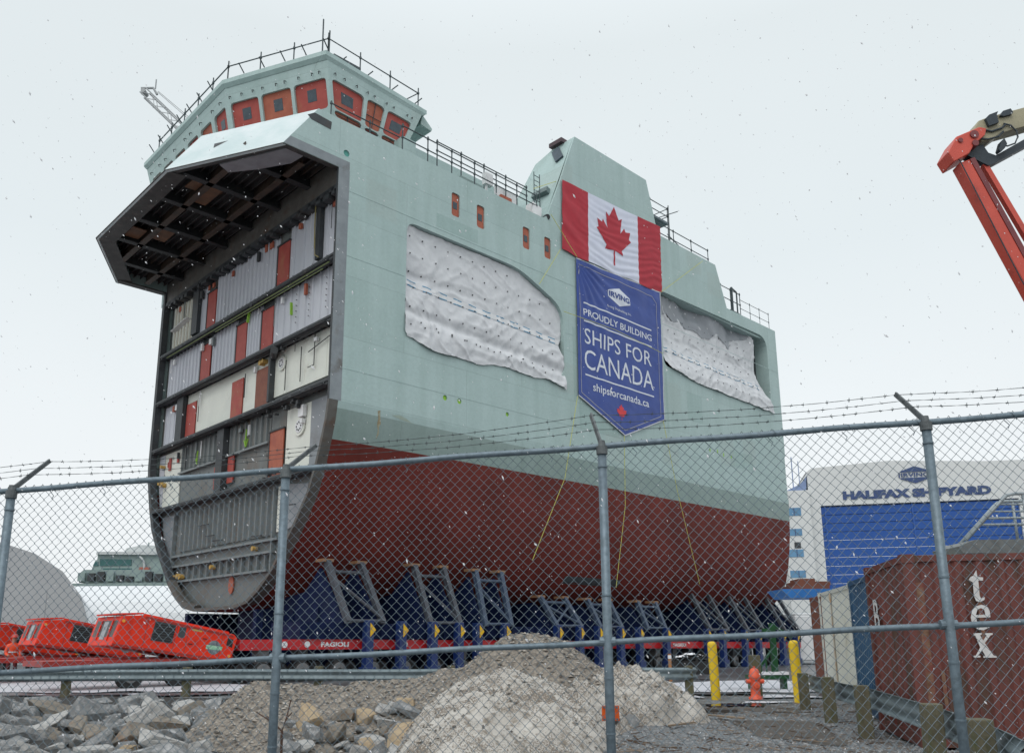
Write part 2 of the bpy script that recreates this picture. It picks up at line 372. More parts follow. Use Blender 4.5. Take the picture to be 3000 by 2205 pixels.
# side plating with its openings
DW = .14
def fs(u, v, w): return (u, w, v)
side_out = [(0, 9.5), (0, 19.82), (-2.64, 19.82), (-1.1, 22.12), (12.75, 22.15), (13.1, 22.45), (14.2, 25.0), (15.5, 28.3), (22.3, 28.3), (23.1, 25.6), (23.3, 24.92), (29.9, 24.96), (31.05, 22.12), (37.65, 22.16), (37.65, 12.62), (37.55, 12.55), (37.55, 9.5)]
def rrect(x0, x1, z0, z1, r, n=5):
    p = []
    for cx, cz, a0 in ((x1 - r, z0 + r, -90), (x1 - r, z1 - r, 0), (x0 + r, z1 - r, 90), (x0 + r, z0 + r, 180)):
        for i in range(n + 1):
            a = R(a0 + 90 * i / n); p.append((cx + r * math.cos(a), cz + r * math.sin(a)))
    return p
def rpoly(pts, r, n=5):
    out = []; k = len(pts)
    for i in range(k):
        p = Vector(pts[i]); a = (Vector(pts[i - 1]) - p); b = (Vector(pts[(i + 1) % k]) - p)
        rr = min(r[i], a.length * .45, b.length * .45); q0 = p + a.normalized() * rr; q1 = p + b.normalized() * rr
        for j in range(n + 1):
            f = j / n; out.append(tuple((1 - f) ** 2 * q0 + 2 * f * (1 - f) * p + f * f * q1))
    return out
OP1 = rpoly([(3.68, 13.5), (14.16, 13.5), (14.16, 17.35), (10.9, 18.62), (3.68, 18.62)], [.5, .5, .9, .9, .5])
OP2 = rpoly([(23.25, 16.2), (36.25, 16.2), (36.25, 21.3), (23.25, 21.1)], [.6, .8, 1.1, .4])
WINS = [(6.57, 19.93), (8.2, 19.9), (11.42, 19.88), (13.05, 19.87)]
WH = [rrect(x - .26, x + .26, z - .0, z + 1.22, .13) for x, z in WINS]
PORT = [(.36, 20.62, .155), (6.02, 10.72, .13), (6.88, 10.72, .13), (9.95, 10.66, .11)]
PH = [[(x + r * math.cos(a * math.pi / 9), z + r * math.sin(a * math.pi / 9)) for a in range(18)] for x, z, r in PORT]
holes = [OP1, OP2] + WH + PH
mb = MB()
loops = [side_out] + holes
flat = [p for l in loops for p in l]
for w in (0.0, DW):
    o = len(mb.v); mb.v += [(p[0], w, p[1]) for p in flat]
    for t in tessellate_polygon([[Vector((p[0], p[1], 0)) for p in l] for l in loops]):
        mb.f.append(tuple(o + i for i in (t if w == 0 else reversed(t)))); mb.m.append(0)
n_ = len(flat); b0 = 0
for li, l in enumerate(loops):
    k = len(l)
    for i in range(k):
        j = (i + 1) % k; mb.f.append((b0 + i, b0 + j, n_ + b0 + j, n_ + b0 + i)); mb.m.append(0)
    b0 += k
sb(mb, "side_plating", [GREEN])
# deep jambs and dark space behind the two big openings
for l, dep, nm in ((OP1, .8, "opening_jamb"), (OP2, 1.0, "opening_jamb")):
    mb = MB(); k = len(l)
    for i in range(k):
        j = (i + 1) % k; a, b = l[i], l[j]
        mb.poly([(a[0], DW, a[1]), (b[0], DW, b[1]), (b[0], dep, b[1]), (a[0], dep, a[1])])
    o = len(mb.v); mb.v += [(p[0], dep, p[1]) for p in l]
    for t in tessellate_polygon([[Vector((p[0], p[1], 0)) for p in l]]): mb.f.append(tuple(o + i for i in t)); mb.m.append(1)
    sb(mb, nm, [GREEN, DARK])
for (x, z), lab in zip(WINS, "abcd"):
    mb = MB(); mb.prism(rrect(x - .25, x + .25, z + .01, z + 1.21, .12), fs, .07, .1)
    wb = sb(mb, "window_board", [ORGB])
    mb = MB(); mb.box(x - .13, x + .13, .055, .069, z + .42, z + .78); sb(mb, "vision_pane", [PANE], wb)
for i, (x, z, r) in enumerate(PORT):
    mb = MB(); mb.disc((x, .06, z), (0, 1, 0), r * .98, .05, 20)
    sb(mb, "hole_cover", [LIME if i else M("teal_cap", (.10, .36, .31), None, 4)])
# bare steel edges along the cut
mb = MB()
mb.box(.004, .55, -.006, 0, 9.5, 19.3); mb.box(.004, .55, -.006, 0, 19.3, 19.82)
mb.prism([(-2.62, 19.83), (.54, 19.83), (.54, 20.25), (-2.33, 20.25)], fs, -.006, -.0005)
sb(mb, "bare_edge", [STEEL])
mb = MB()
for z in (18.9, 15.9): mb.box(.56, 3.6 if z < 17 else 37.5, -.01, 0, z - .012, z + .012)
mb.box(14.3, 23.1, -.01, 0, 16.0, 16.02); mb.box(.45, 37.5, -.01, 0, 10.9, 10.92)
sb(mb, "weld_seam", [GREEN])

# marks lying on the shell: rust run, scribbles, recess in the bottom plating
def hull_t(s_, z_):
    pr = prof(s_)
    for (za, ta), (zb, tb) in zip(pr, pr[1:]):
        if zb <= z_ <= za: return ta + (tb - ta) * (za - z_) / (za - zb)
    return 0.0
HF = lambda off: (lambda a, b: (a, hull_t(a, b) - off, b))
mb = MB(); patch(mb, [(2.36, 9.42), (2.5, 9.46), (2.52, 9.2), (2.58, 8.9), (2.50, 8.75), (2.56, 8.5), (2.44, 8.22), (2.47, 8.6), (2.40, 8.85), (2.43, 9.1)], HF(.006), .08); sb(mb, "rust_run", [M("rust_run", (.27, .20, .10), (.36, .38, .30), 4, .8, dirt=(.20, .11, .045), dsc=3)])
mb = MB(); patch(mb, [(3.1, 9.36), (3.5, 9.44), (3.9, 9.34), (4.2, 9.2), (3.6, 9.25)], HF(.006), .1); sb(mb, "stain", [M("stain_olive", (.30, .36, .30), (.34, .42, .37), 4, .7)])
mb = MB()
for (x, y) in ((2080, 1318), (2102, 1322), (2120, 1332), (2142, 1338)):
    a, b = spT(x, y, 0); mb.box(a - .05, a + .05, -.008, -.002, b - .1, b + .12)
sb(mb, "lime_chalk", [LIME])
a0, b0_ = spT(1683, 1690, .5); a1, b1_ = spT(1842, 1702, .5)
mb = MB(); patch(mb, rpoly([(a0, b0_ - .28), (a1, b1_ - .28), (a1, b1_ + .10), (a0, b0_ + .10)], [.1] * 4, 3), HF(.012), .15); sb(mb, "recess_plate", [DARK])
mb = MB()
for (sa_, za_, sb2, zb2) in ((14.9, 12.3, 15.1, 16.5), (23.3, 12.0, 23.5, 15.8)): mb.box(sa_, sb2, -.006, -.0015, za_, zb2)
for (sa_, za_, sb2, zb2) in ((15.3, 10.9, 18.6, 12.4), (25.6, 13.2, 27.2, 15.0), (30.2, 10.9, 33.0, 12.0), (5.4, 19.0, 8.0, 19.7)): mb.box(sa_, sb2, -.004, -.001, za_, zb2)
sb(mb, "primer_patch", [hullmat("primer_touch_up", (.36, .49, .475), (.33, .455, .44))])

# far side plating, decks, top
mb = MB(); mb.box(0, LEN, 2 * CT - .12, 2 * CT, 9.5, 19.85); mb.box(0, LEN, 2 * CT - .12, 2 * CT, 19.85, 22.1); mb.prism([(0, 19.0), (-.01, 19.82), (-2.62, 19.82), (-1.1, 22.1), (0, 22.1)], fs, 2 * CT - .1, 18.76); sb(mb, "far_plating", [GREEN])
for z in (6.95, 10.4, 13.15, 15.92):
    mb = MB(); mb.box(0, .6, .14 if z > 9.5 else 1.0, 2 * CT - (.14 if z > 9.5 else 1.0), z - .1, z); mb.box(.6, LEN, 1.5, 2 * CT - 1.2, z - .1, z)
    y0, y1 = (.25, 2 * CT - .25) if z > 9 else (.8, 2 * CT - .8)
    mb.box(.04, .3, y0, y1, z - .22, z - .1)
    k = 0
    yy = y0 + .2
    while yy < y1 - .3:
        h = random.uniform(.04, .15)
        mb.box(-.01 if random.random() < .3 else .03, .46, yy, yy + random.uniform(.06, .3), z - .1 - h, z - .1); yy += random.uniform(.3, .75)
    mb.tube((.0, y0 + .3, z - .17), (.0, y1 - .3, z - .17), .035, 6)
    sb(mb, "deck_edge", [DARK])
mb = MB(); mb.box(.3, LEN, .14, 2 * CT - .14, 21.1, 21.25); mb.box(LEN - .12, LEN, .14, 2 * CT - .14, 9.5, 21.1); sb(mb, "weather_deck", [GREEN])
# cut frames around the section outline
mb = MB(); a = outline(0); n = len(a); h = n // 2
for i in range(n - 1):
    p, q = a[i], a[i + 1]
    far = i >= h
    def inn(pt):
        d = Vector((CT - pt[0], 0 if pt[1] > 8 else (9 - pt[1]) * .8)); return Vector(pt) + d.normalized() * (.32 if far else .15)
    pi, qi = inn(p), inn(q)
    mi = 0 if (far or max(p[1], q[1]) > 9.6) else 1
    if max(p[1], q[1]) < 3.0: mi = 1
    mb.hexa([(-.002, p[0], p[1]), (-.002, q[0], q[1]), (-.002, qi[0], qi[1]), (-.002, pi[0], pi[1]), (.34, p[0], p[1]), (.34, q[0], q[1]), (.34, qi[0], qi[1]), (.34, pi[0], pi[1])], mi)
sb(mb, "cut_frame", [DARK, STEELB])
# base bulkhead
mb = MB(); mb.prism([(t, z) for t, z in outline(.55, .06)], lambda u, v, w: (w, u, v), .58, .66)
sb(mb, "bulkhead", [GREYB], label="dark grey lower bulkhead of the cut end")

def panel(t0, t1, z0, z1, ma, name="bulkhead_panel", s=.52, th=.05, ribs=0, rma=None, rw=.07, rd=.07, lab=None, zz=None):
    mb = MB(); mb.box(s, s + th, t0, t1, z0, z1)
    if ribs:
        k = max(1, round((t1 - t0) / ribs))
        for i in range(k):
            y = t0 + (i + .5) * (t1 - t0) / k
            mb.prism([(y - rw, s), (y - rw * .5, s - rd), (y + rw * .5, s - rd), (y + rw, s)], lambda u, v, w: (v, u, w), z0 + .02, z1 - .02, 1)
    return sb(mb, name, [ma, rma or ma], label=lab)
def board(t0, t1, z0, z1, ma, s=.46, frame=True, lab=None):
    mb = MB(); mb.box(s, s + .05, t0, t1, z0, z1)
    d = sb(mb, "doorway_board", [ma], label=lab)
    if frame:
        mb = MB(); mb.box(s - .02, s + .06, t1, t1 + .09, z0, z1 + .06); mb.box(s - .05, s + .06, t0 - .05, t1 + .09, z1, z1 + .07)
        sb(mb, "door_frame", [DARK], d)
    return d
# deck rows, top to bottom
z0, z1 = 16.36, 18.95
panel(.3, 1.85, z0, z1 - .05, LILAC, ribs=.75); panel(2.2, 4.75, z0, z1, LILAC, ribs=.85); panel(5.8, 12.4, z0, z1, LILAC, ribs=.42)
panel(13.42, 14.3, z0, z1, LILAC); panel(15.0, 18.0, z0, z1 - .1, BEIGE, ribs=.42, rma=CREAM, lab="beige bulkhead panel with cream stiffeners")
board(4.75, 5.8, z0, 18.32, REDB); board(12.4, 13.38, z0, 18.32, REDB)
mb = MB(); mb.box(.3, .5, 1.86, 2.19, z0, z1); mb.box(.3, .52, 14.3, 15.0, z0, z1); sb(mb, "pillar_or_dark_gap", [DARK])  # second box is a dark strip painting in the gap between two panels
mb = MB(); mb.bar((.36, 15.5, 17.55), (.36, 17.6, 17.3), .03, .34, up=(1, 0, 0)); sb(mb, "loose_board", [WHITE])
for t, z in ((.72, 18.6), (6.3, 18.6), (6.9, 18.62), (12.6, 18.6), (13.2, 18.62), (16.9, 18.5), (10.4, 18.5)):
    mb = MB(); mb.box(.40, .47, t, t + random.uniform(.16, .34), z - .1, z + random.uniform(.14, .28)); sb(mb, "orange_tag", [ORGB])
z0, z1 = 13.48, 15.78
panel(.3, 5.95, z0, z1, LILAC, ribs=.62); panel(7.1, 8.6, z0, z1, LILAC, ribs=.3); panel(9.7, 12.5, z0, z1, LILAC, ribs=.38); panel(13.75, 18.1, z0, z1, LILAC, ribs=.42)
board(5.97, 7.03, z0, 15.42, REDB); board(8.62, 9.63, z0, 15.4, REDB); board(12.58, 13.7, z0, 15.4, REDB)
for t in (3.7, 2.6, 1.2):
    mb = MB()
    for k in range(6): mb.bar((.36, t, 13.9 + k * .27), (.47, t + .16, 13.96 + k * .27), .035, .03)
    sb(mb, "bracket", [DGREY])
mb = MB(); mb.bar((.34, 4.05, 14.35), (.34, 4.1, 14.95), .05, .12, up=(1, 0, 0)); mb.bar((.34, 8.3, 15.2), (.34, 8.2, 15.75), .05, .12, up=(1, 0, 0)); sb(mb, "lime_mark", [LIME])
z0, z1 = 10.72, 12.98
panel(.3, 5.58, z0 + .1, z1, CREAM, ribs=1.7, rw=.02, rd=.02); panel(7.4, 8.6, z0, z1, CREAM); panel(9.85, 13.88, z0, z1, CREAM); panel(15.95, 18.05, z0, z1 - .1, LILAC, ribs=.5, rw=.02, rd=.03)
panel(5.78, 7.4, 12.5, z1, CREAM); panel(8.6, 9.85, 12.5, z1, CREAM); panel(13.88, 15.1, 12.5, z1, CREAM)
board(5.8, 7.3, 10.5, 12.5, BRNB, frame=False); board(8.62, 9.8, 10.5, 12.5, REDB, frame=False); board(13.9, 15.05, 10.5, 12.45, REDB, frame=False)
mb = MB(); mb.box(.25, .5, 5.58, 5.76, 10.6, z1); mb.box(.25, .5, 15.12, 15.92, 10.5, z1); sb(mb, "pillar_or_dark_gap", [DARK])
mb = MB()
for y, za, zb in ((3.1, 11.0, 12.6), (4.4, 10.9, 12.3), (2.0, 11.5, 12.9)): mb.tube((.40, y, za), (.40, y, zb), .022, 6)
mb.tube((.4, 2.0, 11.5), (.4, 2.5, 11.5), .022, 6); mb.tube((.4, .8, 12.5), (.4, 2.5, 12.2), .022, 6); mb.tube((.4, 13.4, 11.2), (.4, 13.4, 12.5), .02, 6); mb.tube((.4, 8.3, 11.4), (.4, 8.3, 12.6), .025, 6)
sb(mb, "pipe", [DGREY])
def vent(t, z, r):
    mb = MB(); mb.disc((.44, t, z), (1, 0, 0), r, .06, 24, 0); mb.disc((.42, t, z), (1, 0, 0), r * .7, .02, 24, 1)
    for k in range(8):
        a = k * math.pi / 4; mb.disc((.405, t + r * .42 * math.cos(a), z + r * .42 * math.sin(a)), (1, 0, 0), r * .1, .012, 8, 2)
    sb(mb, "cable_gland", [CREAM, WHITE, DGREY])
vent(4.9, 12.3, .34); vent(3.05, 9.0, .42)
mb = MB(); mb.tube((-.1, 4.6, 12.72), (.45, 5.7, 12.78), .17, 12); sb(mb, "duct_stub", [DGREY])
mb = MB()
for t, z in ((6.4, 12.75), (6.65, 12.72), (17.5, 9.4), (17.6, 8.5), (17.2, 8.35), (15.2, 3.15), (14.7, 3.2), (14.2, 3.25), (13.9, 3.2), (10.4, 3.45), (6.3, 4.0)):
    mb.tube((.25, t, z), (.5, t, z), random.uniform(.09, .14), 10)
sb(mb, "capped_pipe", [M("pipe_yellow", (.52, .33, .07), (.42, .28, .10), 6)])
z0, z1 = 7.1, 10.15
mb = MB()
mb.prism([(.5, 9.95), (.9, 9.0), (1.0, 7.9), (1.25, 7.1), (2.2, 7.1), (2.2, 9.95)], lambda u, v, w: (w, u, v), .5, .55); sb(mb, "shell_panel", [GREYS])
panel(2.22, 4.25, 7.15, 9.95, CREAM, ribs=0); panel(15.4, 17.5, 7.15, 10.1, CREAM)
mb = MB(); mb.prism([(17.52, 7.2), (17.75, 7.2), (18.15, 8.6), (18.25, 10.1), (17.52, 10.1)], lambda u, v, w: (w, u, v), .5, .55); sb(mb, "shell_panel", [LILAC])
board(4.38, 5.6, 7.08, 9.17, ORGB, frame=True)
panel(5.66, 9.8, 8.8, z1, GREYB, ribs=.55, rma=RIBL, rw=.03, rd=.1); panel(10.5, 15.35, 8.75, z1, GREYB, ribs=.55, rma=RIBL, rw=.03, rd=.1)
panel(4.3, 5.6, 9.2, z1, GREYB)
mb = MB(); mb.box(.36, .5, 5.66, 9.8, 8.7, 8.8); mb.box(.36, .5, 10.5, 15.35, 8.66, 8.76); sb(mb, "stringer", [RIBL])
mb = MB(); mb.box(.2, .5, 9.8, 10.5, 7.0, z1); sb(mb, "pillar_or_dark_gap", [DARK])
for a in ((9.05, 9.65, 7.4, 8.75), (10.6, 11.1, 7.3, 8.4), (15.6, 15.8, 9.4, 9.75), (16.6, 16.85, 9.1, 9.8), (16.9, 17.0, 9.3, 9.6)):
    mb = MB(); mb.box(.44, .5, *a); sb(mb, "red_patch", [REDB])
mb = MB(); mb.bar((.42, 7.9, 8.95), (.42, 7.85, 9.75), .03, .06, up=(1, 0, 0)); mb.bar((.42, 7.85, 8.9), (.42, 8.05, 9.25), .03, .05, up=(1, 0, 0)); mb.bar((.42, 7.85, 8.9), (.42, 7.65, 9.25), .03, .05, up=(1, 0, 0))
mb.bar((.42, 13.2, 8.95), (.42, 13.15, 9.6), .03, .06, up=(1, 0, 0)); mb.bar((.42, 13.15, 8.9), (.42, 13.3, 9.2), .03, .05, up=(1, 0, 0)); sb(mb, "lime_arrow", [LIME])
mb = MB(); mb.box(.3, .48, 2.55, 2.95, 9.35, 9.85); mb.box(.3, .48, 2.6, 2.75, 9.05, 9.25); sb(mb, "junction_box", [WHITE])
# lowest row: stiffened tank bulkhead
panel(5.1, 14.7, 4.5, 6.55, GREYB, ribs=.53, rma=RIBL, rw=.07, rd=.13); panel(3.95, 4.7, 4.6, 6.6, CREAM)
mb = MB(); mb.prism([(2.15, 6.4), (2.6, 4.9), (3.8, 4.6), (3.9, 6.6)], lambda u, v, w: (w, u, v), .5, .55); sb(mb, "shell_panel", [GREYS])
mb = MB(); mb.prism([(15.45, 6.55), (15.45, 3.9), (16.0, 4.2), (16.9, 5.6), (17.2, 6.55)], lambda u, v, w: (w, u, v), .5, .55); sb(mb, "shell_panel", [GREYS])
mb = MB()
for z, a, b in ((4.28, 4.3, 15.3), (3.76, 4.7, 15.3), (2.98, 5.1, 14.9)): mb.box(.34, .56, a, b, z - .05, z + .05)
for i in range(13): y = 5.4 + i * .72; mb.box(.42, .56, y - .03, y + .03, 3.02, 3.72)
mb.box(.36, .56, 15.32, 15.4, 3.0, 6.6); mb.box(.36, .56, 4.78, 4.86, 2.7, 6.6)
sb(mb, "stringer", [RIBL])
mb = MB(); mb.prism([(8.63 + .24 * math.cos(a * .314), 2.53 + .43 * math.sin(a * .314)) for a in range(20)], lambda u, v, w: (w, u, v), .5, .56); sb(mb, "manhole_cover", [ORGB])
mb = MB()
for t, z, l in ((12.2, 5.6, 1.2), (11.2, 5.0, .9), (10.4, 4.7, 1.0), (6.5, 4.55, .9), (3.3, 5.6, .5)): mb.bar((.3, t, z), (.3, t - l, z - .03), .05, .05)
for i in range(22): t = random.uniform(2.6, 5.6); z = random.choice((9.95, 10.0, 12.95, 7.0)) + random.uniform(-.25, .12); mb.box(.1, .3, t, t + random.uniform(.05, .2), z, z + random.uniform(.05, .2))
sb(mb, "loose_fittings", [DGREY])
mb = MB(); y = 2.1
mb.path([(.2, 2.1, 19.3), (.2, 2.12, 18.0), (.2, 2.05, 16.9), (.2, 2.0, 16.5), (.15, 1.6, 16.25)], .03, 6); sb(mb, "hanging_hose", [M("hose", (.28, .24, .10), None, 8)])

rq = random.Random(21)
for zt_, zb_, sf_ in ((18.9, 16.4, .44), (15.7, 13.5, .44), (12.9, 10.7, .46), (10.1, 7.2, .46)):
    for _ in range(9):
        t_ = rq.uniform(.8, 17.6); mb = MB(); l_ = rq.uniform(.3, 1.5)
        if rq.random() < .55: mb.tube((sf_ - .06, t_, zt_ - .05), (sf_ - .06, t_, zt_ - l_), rq.choice((.015, .022, .03)), 6); sb(mb, "conduit", [rq.choice((DGREY, RIBL, WHITE))])
        else: mb.box(sf_ - .12, sf_, t_, t_ + rq.uniform(.1, .3), zt_ - .35 - rq.random() * .4, zt_ - .2); sb(mb, "fitting_box", [rq.choice((DGREY, WHITE, RIBL, ORGB))])
for z_ in (15.45, 12.72):
    mb = MB(); y_ = .9
    mb.tube((.1, .6, z_ + .22), (.1, 17.5, z_ + .22), .03, 6); mb.tube((.16, 1.2, z_ + .12), (.16, 11.5, z_ + .12), .022, 6)
    sb(mb, "cable_run", [DGREY if z_ < 14 else M("cable_lime", (.22, .28, .12), None, 4)])

# row above the cut: deep curved girder and dark void
mb = MB(); mb.box(.1, .2, .2, 2 * CT - .2, 19.15, 20.4); sb(mb, "deck_girder", [STEELB])
mb = MB(); mb.box(.05, .5, .2, 2 * CT - .2, 18.95, 19.15)
y = .4
while y < 18: mb.box(.05, .45, y, y + random.uniform(.15, .6), 18.85 - random.uniform(0, .15), 19.1); y += random.uniform(.4, .9)
sb(mb, "deck_edge", [DARK])

# overhang: dark underside with girders and stiffeners
P = [(.5, .02), (-2.64, .02), (-5.3, 5.35), (-5.3, 13.9), (-2.62, 18.75), (.5, 18.75)]
PI_ = [(.5, .14), (-1.95, .16), (-4.65, 5.45), (-4.65, 13.8), (-1.95, 18.6), (.5, 18.6)]
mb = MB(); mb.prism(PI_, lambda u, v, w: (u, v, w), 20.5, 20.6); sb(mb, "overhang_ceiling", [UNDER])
def sfront(t):   # forward limit of the overhang at t
    if t < 5.35: return -1.95 - 2.66 * t / 5.35
    if t < 13.9: return -4.62
    return -4.62 + 2.68 * (t - 13.9) / 4.85
mb = MB()
s = -4.5
while s < .3:
    ta = 0.16 if s > -1.9 else (-s - 1.95) / 2.66 * 5.35 + .2
    tb = 18.5 if s > -1.9 else 13.9 + (s + 4.62) / 2.68 * 4.85 - .2
    mb.box(s, s + .035, ta, tb, 20.3, 20.5); s += .34
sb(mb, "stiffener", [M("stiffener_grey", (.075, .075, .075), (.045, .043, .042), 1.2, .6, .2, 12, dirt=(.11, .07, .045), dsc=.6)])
for t in (2.6, 5.3, 8.0, 10.7, 13.4, 16.1):
    mb = MB(); sf = sfront(t) + .08
    mb.box(sf, .1, t - .03, t + .03, 19.95, 20.5); mb.box(sf, .1, t - .17, t + .17, 19.9, 19.95)
    for k in range(4): mb.box(sf, .1, t + .03 + k * .14, t + .06 + k * .14, 20.05 + k * .05, 20.5)
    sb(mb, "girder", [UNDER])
mb = MB()
for s in (-1.2, -3.3): mb.box(s - .02, s + .02, 1 if s > -2 else 2, 18 if s > -2 else 16.5, 19.95, 20.5); mb.box(s - .14, s + .14, 1 if s > -2 else 2, 18 if s > -2 else 16.5, 19.9, 19.95)
sb(mb, "cross_girder", [M("girder_brown", (.085, .055, .038), (.05, .038, .03), 2, .6, .2, 20)])
for (a, b, c, d) in ((-3.2, -2.5, 5.5, 7.6), (-3.9, -3.4, 5.5, 6.6), (-3.1, -2.4, 11.0, 12.6), (-4.2, -3.5, 12.0, 13.2)):
    mb = MB(); mb.box(a, b, c, d, 20.1, 20.16); sb(mb, "timber_sheet", [RUSTB])
# rim of the overhang
mb = MB()
for i in (1, 2, 3):
    a, b = P[i], P[i + 1]; d = (Vector(b) - Vector(a)).normalized(); nrm = Vector((-d.y, d.x))
    if nrm.dot(Vector((CT * 0 - 0, 9.4)) - Vector(a)) < 0 and i != 2: nrm = -nrm
    if i == 2: nrm = Vector((1, 0))
    wd_ = (.5, .95, .85)[i - 1]; a2 = Vector(a) + nrm * wd_; b2 = Vector(b) + nrm * wd_
    mb.hexa([(a[0], a[1], 19.8), (b[0], b[1], 19.8), (b2.x, b2.y, 19.90), (a2.x, a2.y, 19.90), (a[0], a[1], 19.83), (b[0], b[1], 19.83), (b2.x, b2.y, 19.94), (a2.x, a2.y, 19.94)])
mb.box(-2.6, .4, .02, .3, 19.8, 19.88); mb.box(-2.6, .4, 18.3, 18.72, 19.8, 19.88)
sb(mb, "overhang_rim", [M("rim_steel", (.085, .083, .08), (.05, .048, .047), 1.6, .6, .5, 9, dirt=(.15, .13, .12), dsc=1.4)])
mb = MB(); mb.prism([(-2.3, .3), (-3.75, 3.4), (-3.2, 3.7), (-2.4, 2.6), (-1.6, 1.2), (-1.5, .3)], lambda u, v, w: (u, v, w), 19.84, 20.0); sb(mb, "curved_bracket", [M("bracket_grey", (.34, .34, .37), (.26, .26, .28), 2, .5)])

# bulwark above the overhang
Q = [(-1.1, .02), (-3.85, 5.31), (-3.9, 13.9), (-1.1, 18.75)]
mb = MB()
for i in range(3):
    a, b, c, d = P[1 + i], P[2 + i], Q[i + 1], Q[i]
    inn = Vector((.14, .05 if i == 0 else 0, -.04))
    vs = [Vector((a[0], a[1], 19.82)), Vector((b[0], b[1], 19.82)), Vector((c[0], c[1], 22.1)), Vector((d[0], d[1], 22.1))]
    mb.hexa([v for v in vs] + [v + inn for v in vs], 0)
sb(mb, "bulwark", [M("bulwark_frosted", (.52, .63, .64), (.60, .69, .70), .9, .55, dirt=(.70, .75, .77), dsc=.5, dlo=.45, dhi=.7)])
mb = MB(); mb.prism([(4, .3), (-1.2, .3), (-3.9, 5.45), (-3.9, 13.8), (-1.2, 18.4), (4, 18.4)], lambda u, v, w: (u, v, w), 21.15, 21.25); sb(mb, "bridge_deck", [GREEN])
mb = MB(); c = spT(1018, 452, -.01); mb.prism([spT(*q_, 0) for q_ in ((901, 336), (922, 330), (972, 358), (969, 380), (913, 350))], fs, -.010, -.003); sb(mb, "fairlead_opening", [DARK])
pz = Vector(P[1]).lerp(Vector(P[2]), .62); qz = Vector(Q[0]).lerp(Vector(Q[1]), .62)
mb = MB(); mz = [pz.lerp(qz, .55), Vector(P[1]).lerp(Vector(P[2]), .74).lerp(Vector(Q[0]).lerp(Vector(Q[1]), .74), .55), Vector(P[1]).lerp(Vector(P[2]), .70).lerp(Vector(Q[0]).lerp(Vector(Q[1]), .70), .40)]
zz = [19.82 + 2.28 * f for f in (.55, .55, .40)]
mb.poly([(mz[i].x - .02, mz[i].y - .012, zz[i]) for i in range(3)]); sb(mb, "bulwark_hole", [DARK])

# ---------------------------------------------------------------- bridge
ROOFZ = 26.32
RP = [(0.1, 1.68), (-2.4, 7.0), (-2.35, 16.9), (-.1, 18.6), (6.3, 18.6), (6.3, 2.05)]
BT = [(0.22, 1.78), (-2.25, 7.02), (-2.2, 16.85), (0, 18.4), (6.1, 18.4), (6.05, 2.1)]
BB = [(1.0, 2.1), (-1.35, 7.25), (-1.3, 16.4), (1.0, 17.6), (4.55, 17.6), (4.5, 2.1)]
ZB, ZT = 22.6, 26.3
mb = MB(); mb.prism(RP, lambda u, v, w: (u, v, w), 26.42, 26.60)
RP2 = [(.35, 2.0), (-2.0, 7.1), (-1.95, 16.7), (.2, 18.2), (6.0, 18.2), (6.0, 2.3)]
mb.prism(RP2, lambda u, v, w: (u, v, w), 26.60, 26.72)
sb(mb, "bridge_roof", [GREEN])
mb = MB(); mb.prism([(6.28, 26.55), (6.95, 26.0), (6.9, 25.85), (6.2, 25.95)], lambda u, v, w: (u, w, v), 2.4, 4.5); sb(mb, "roof_fin", [GREEN])
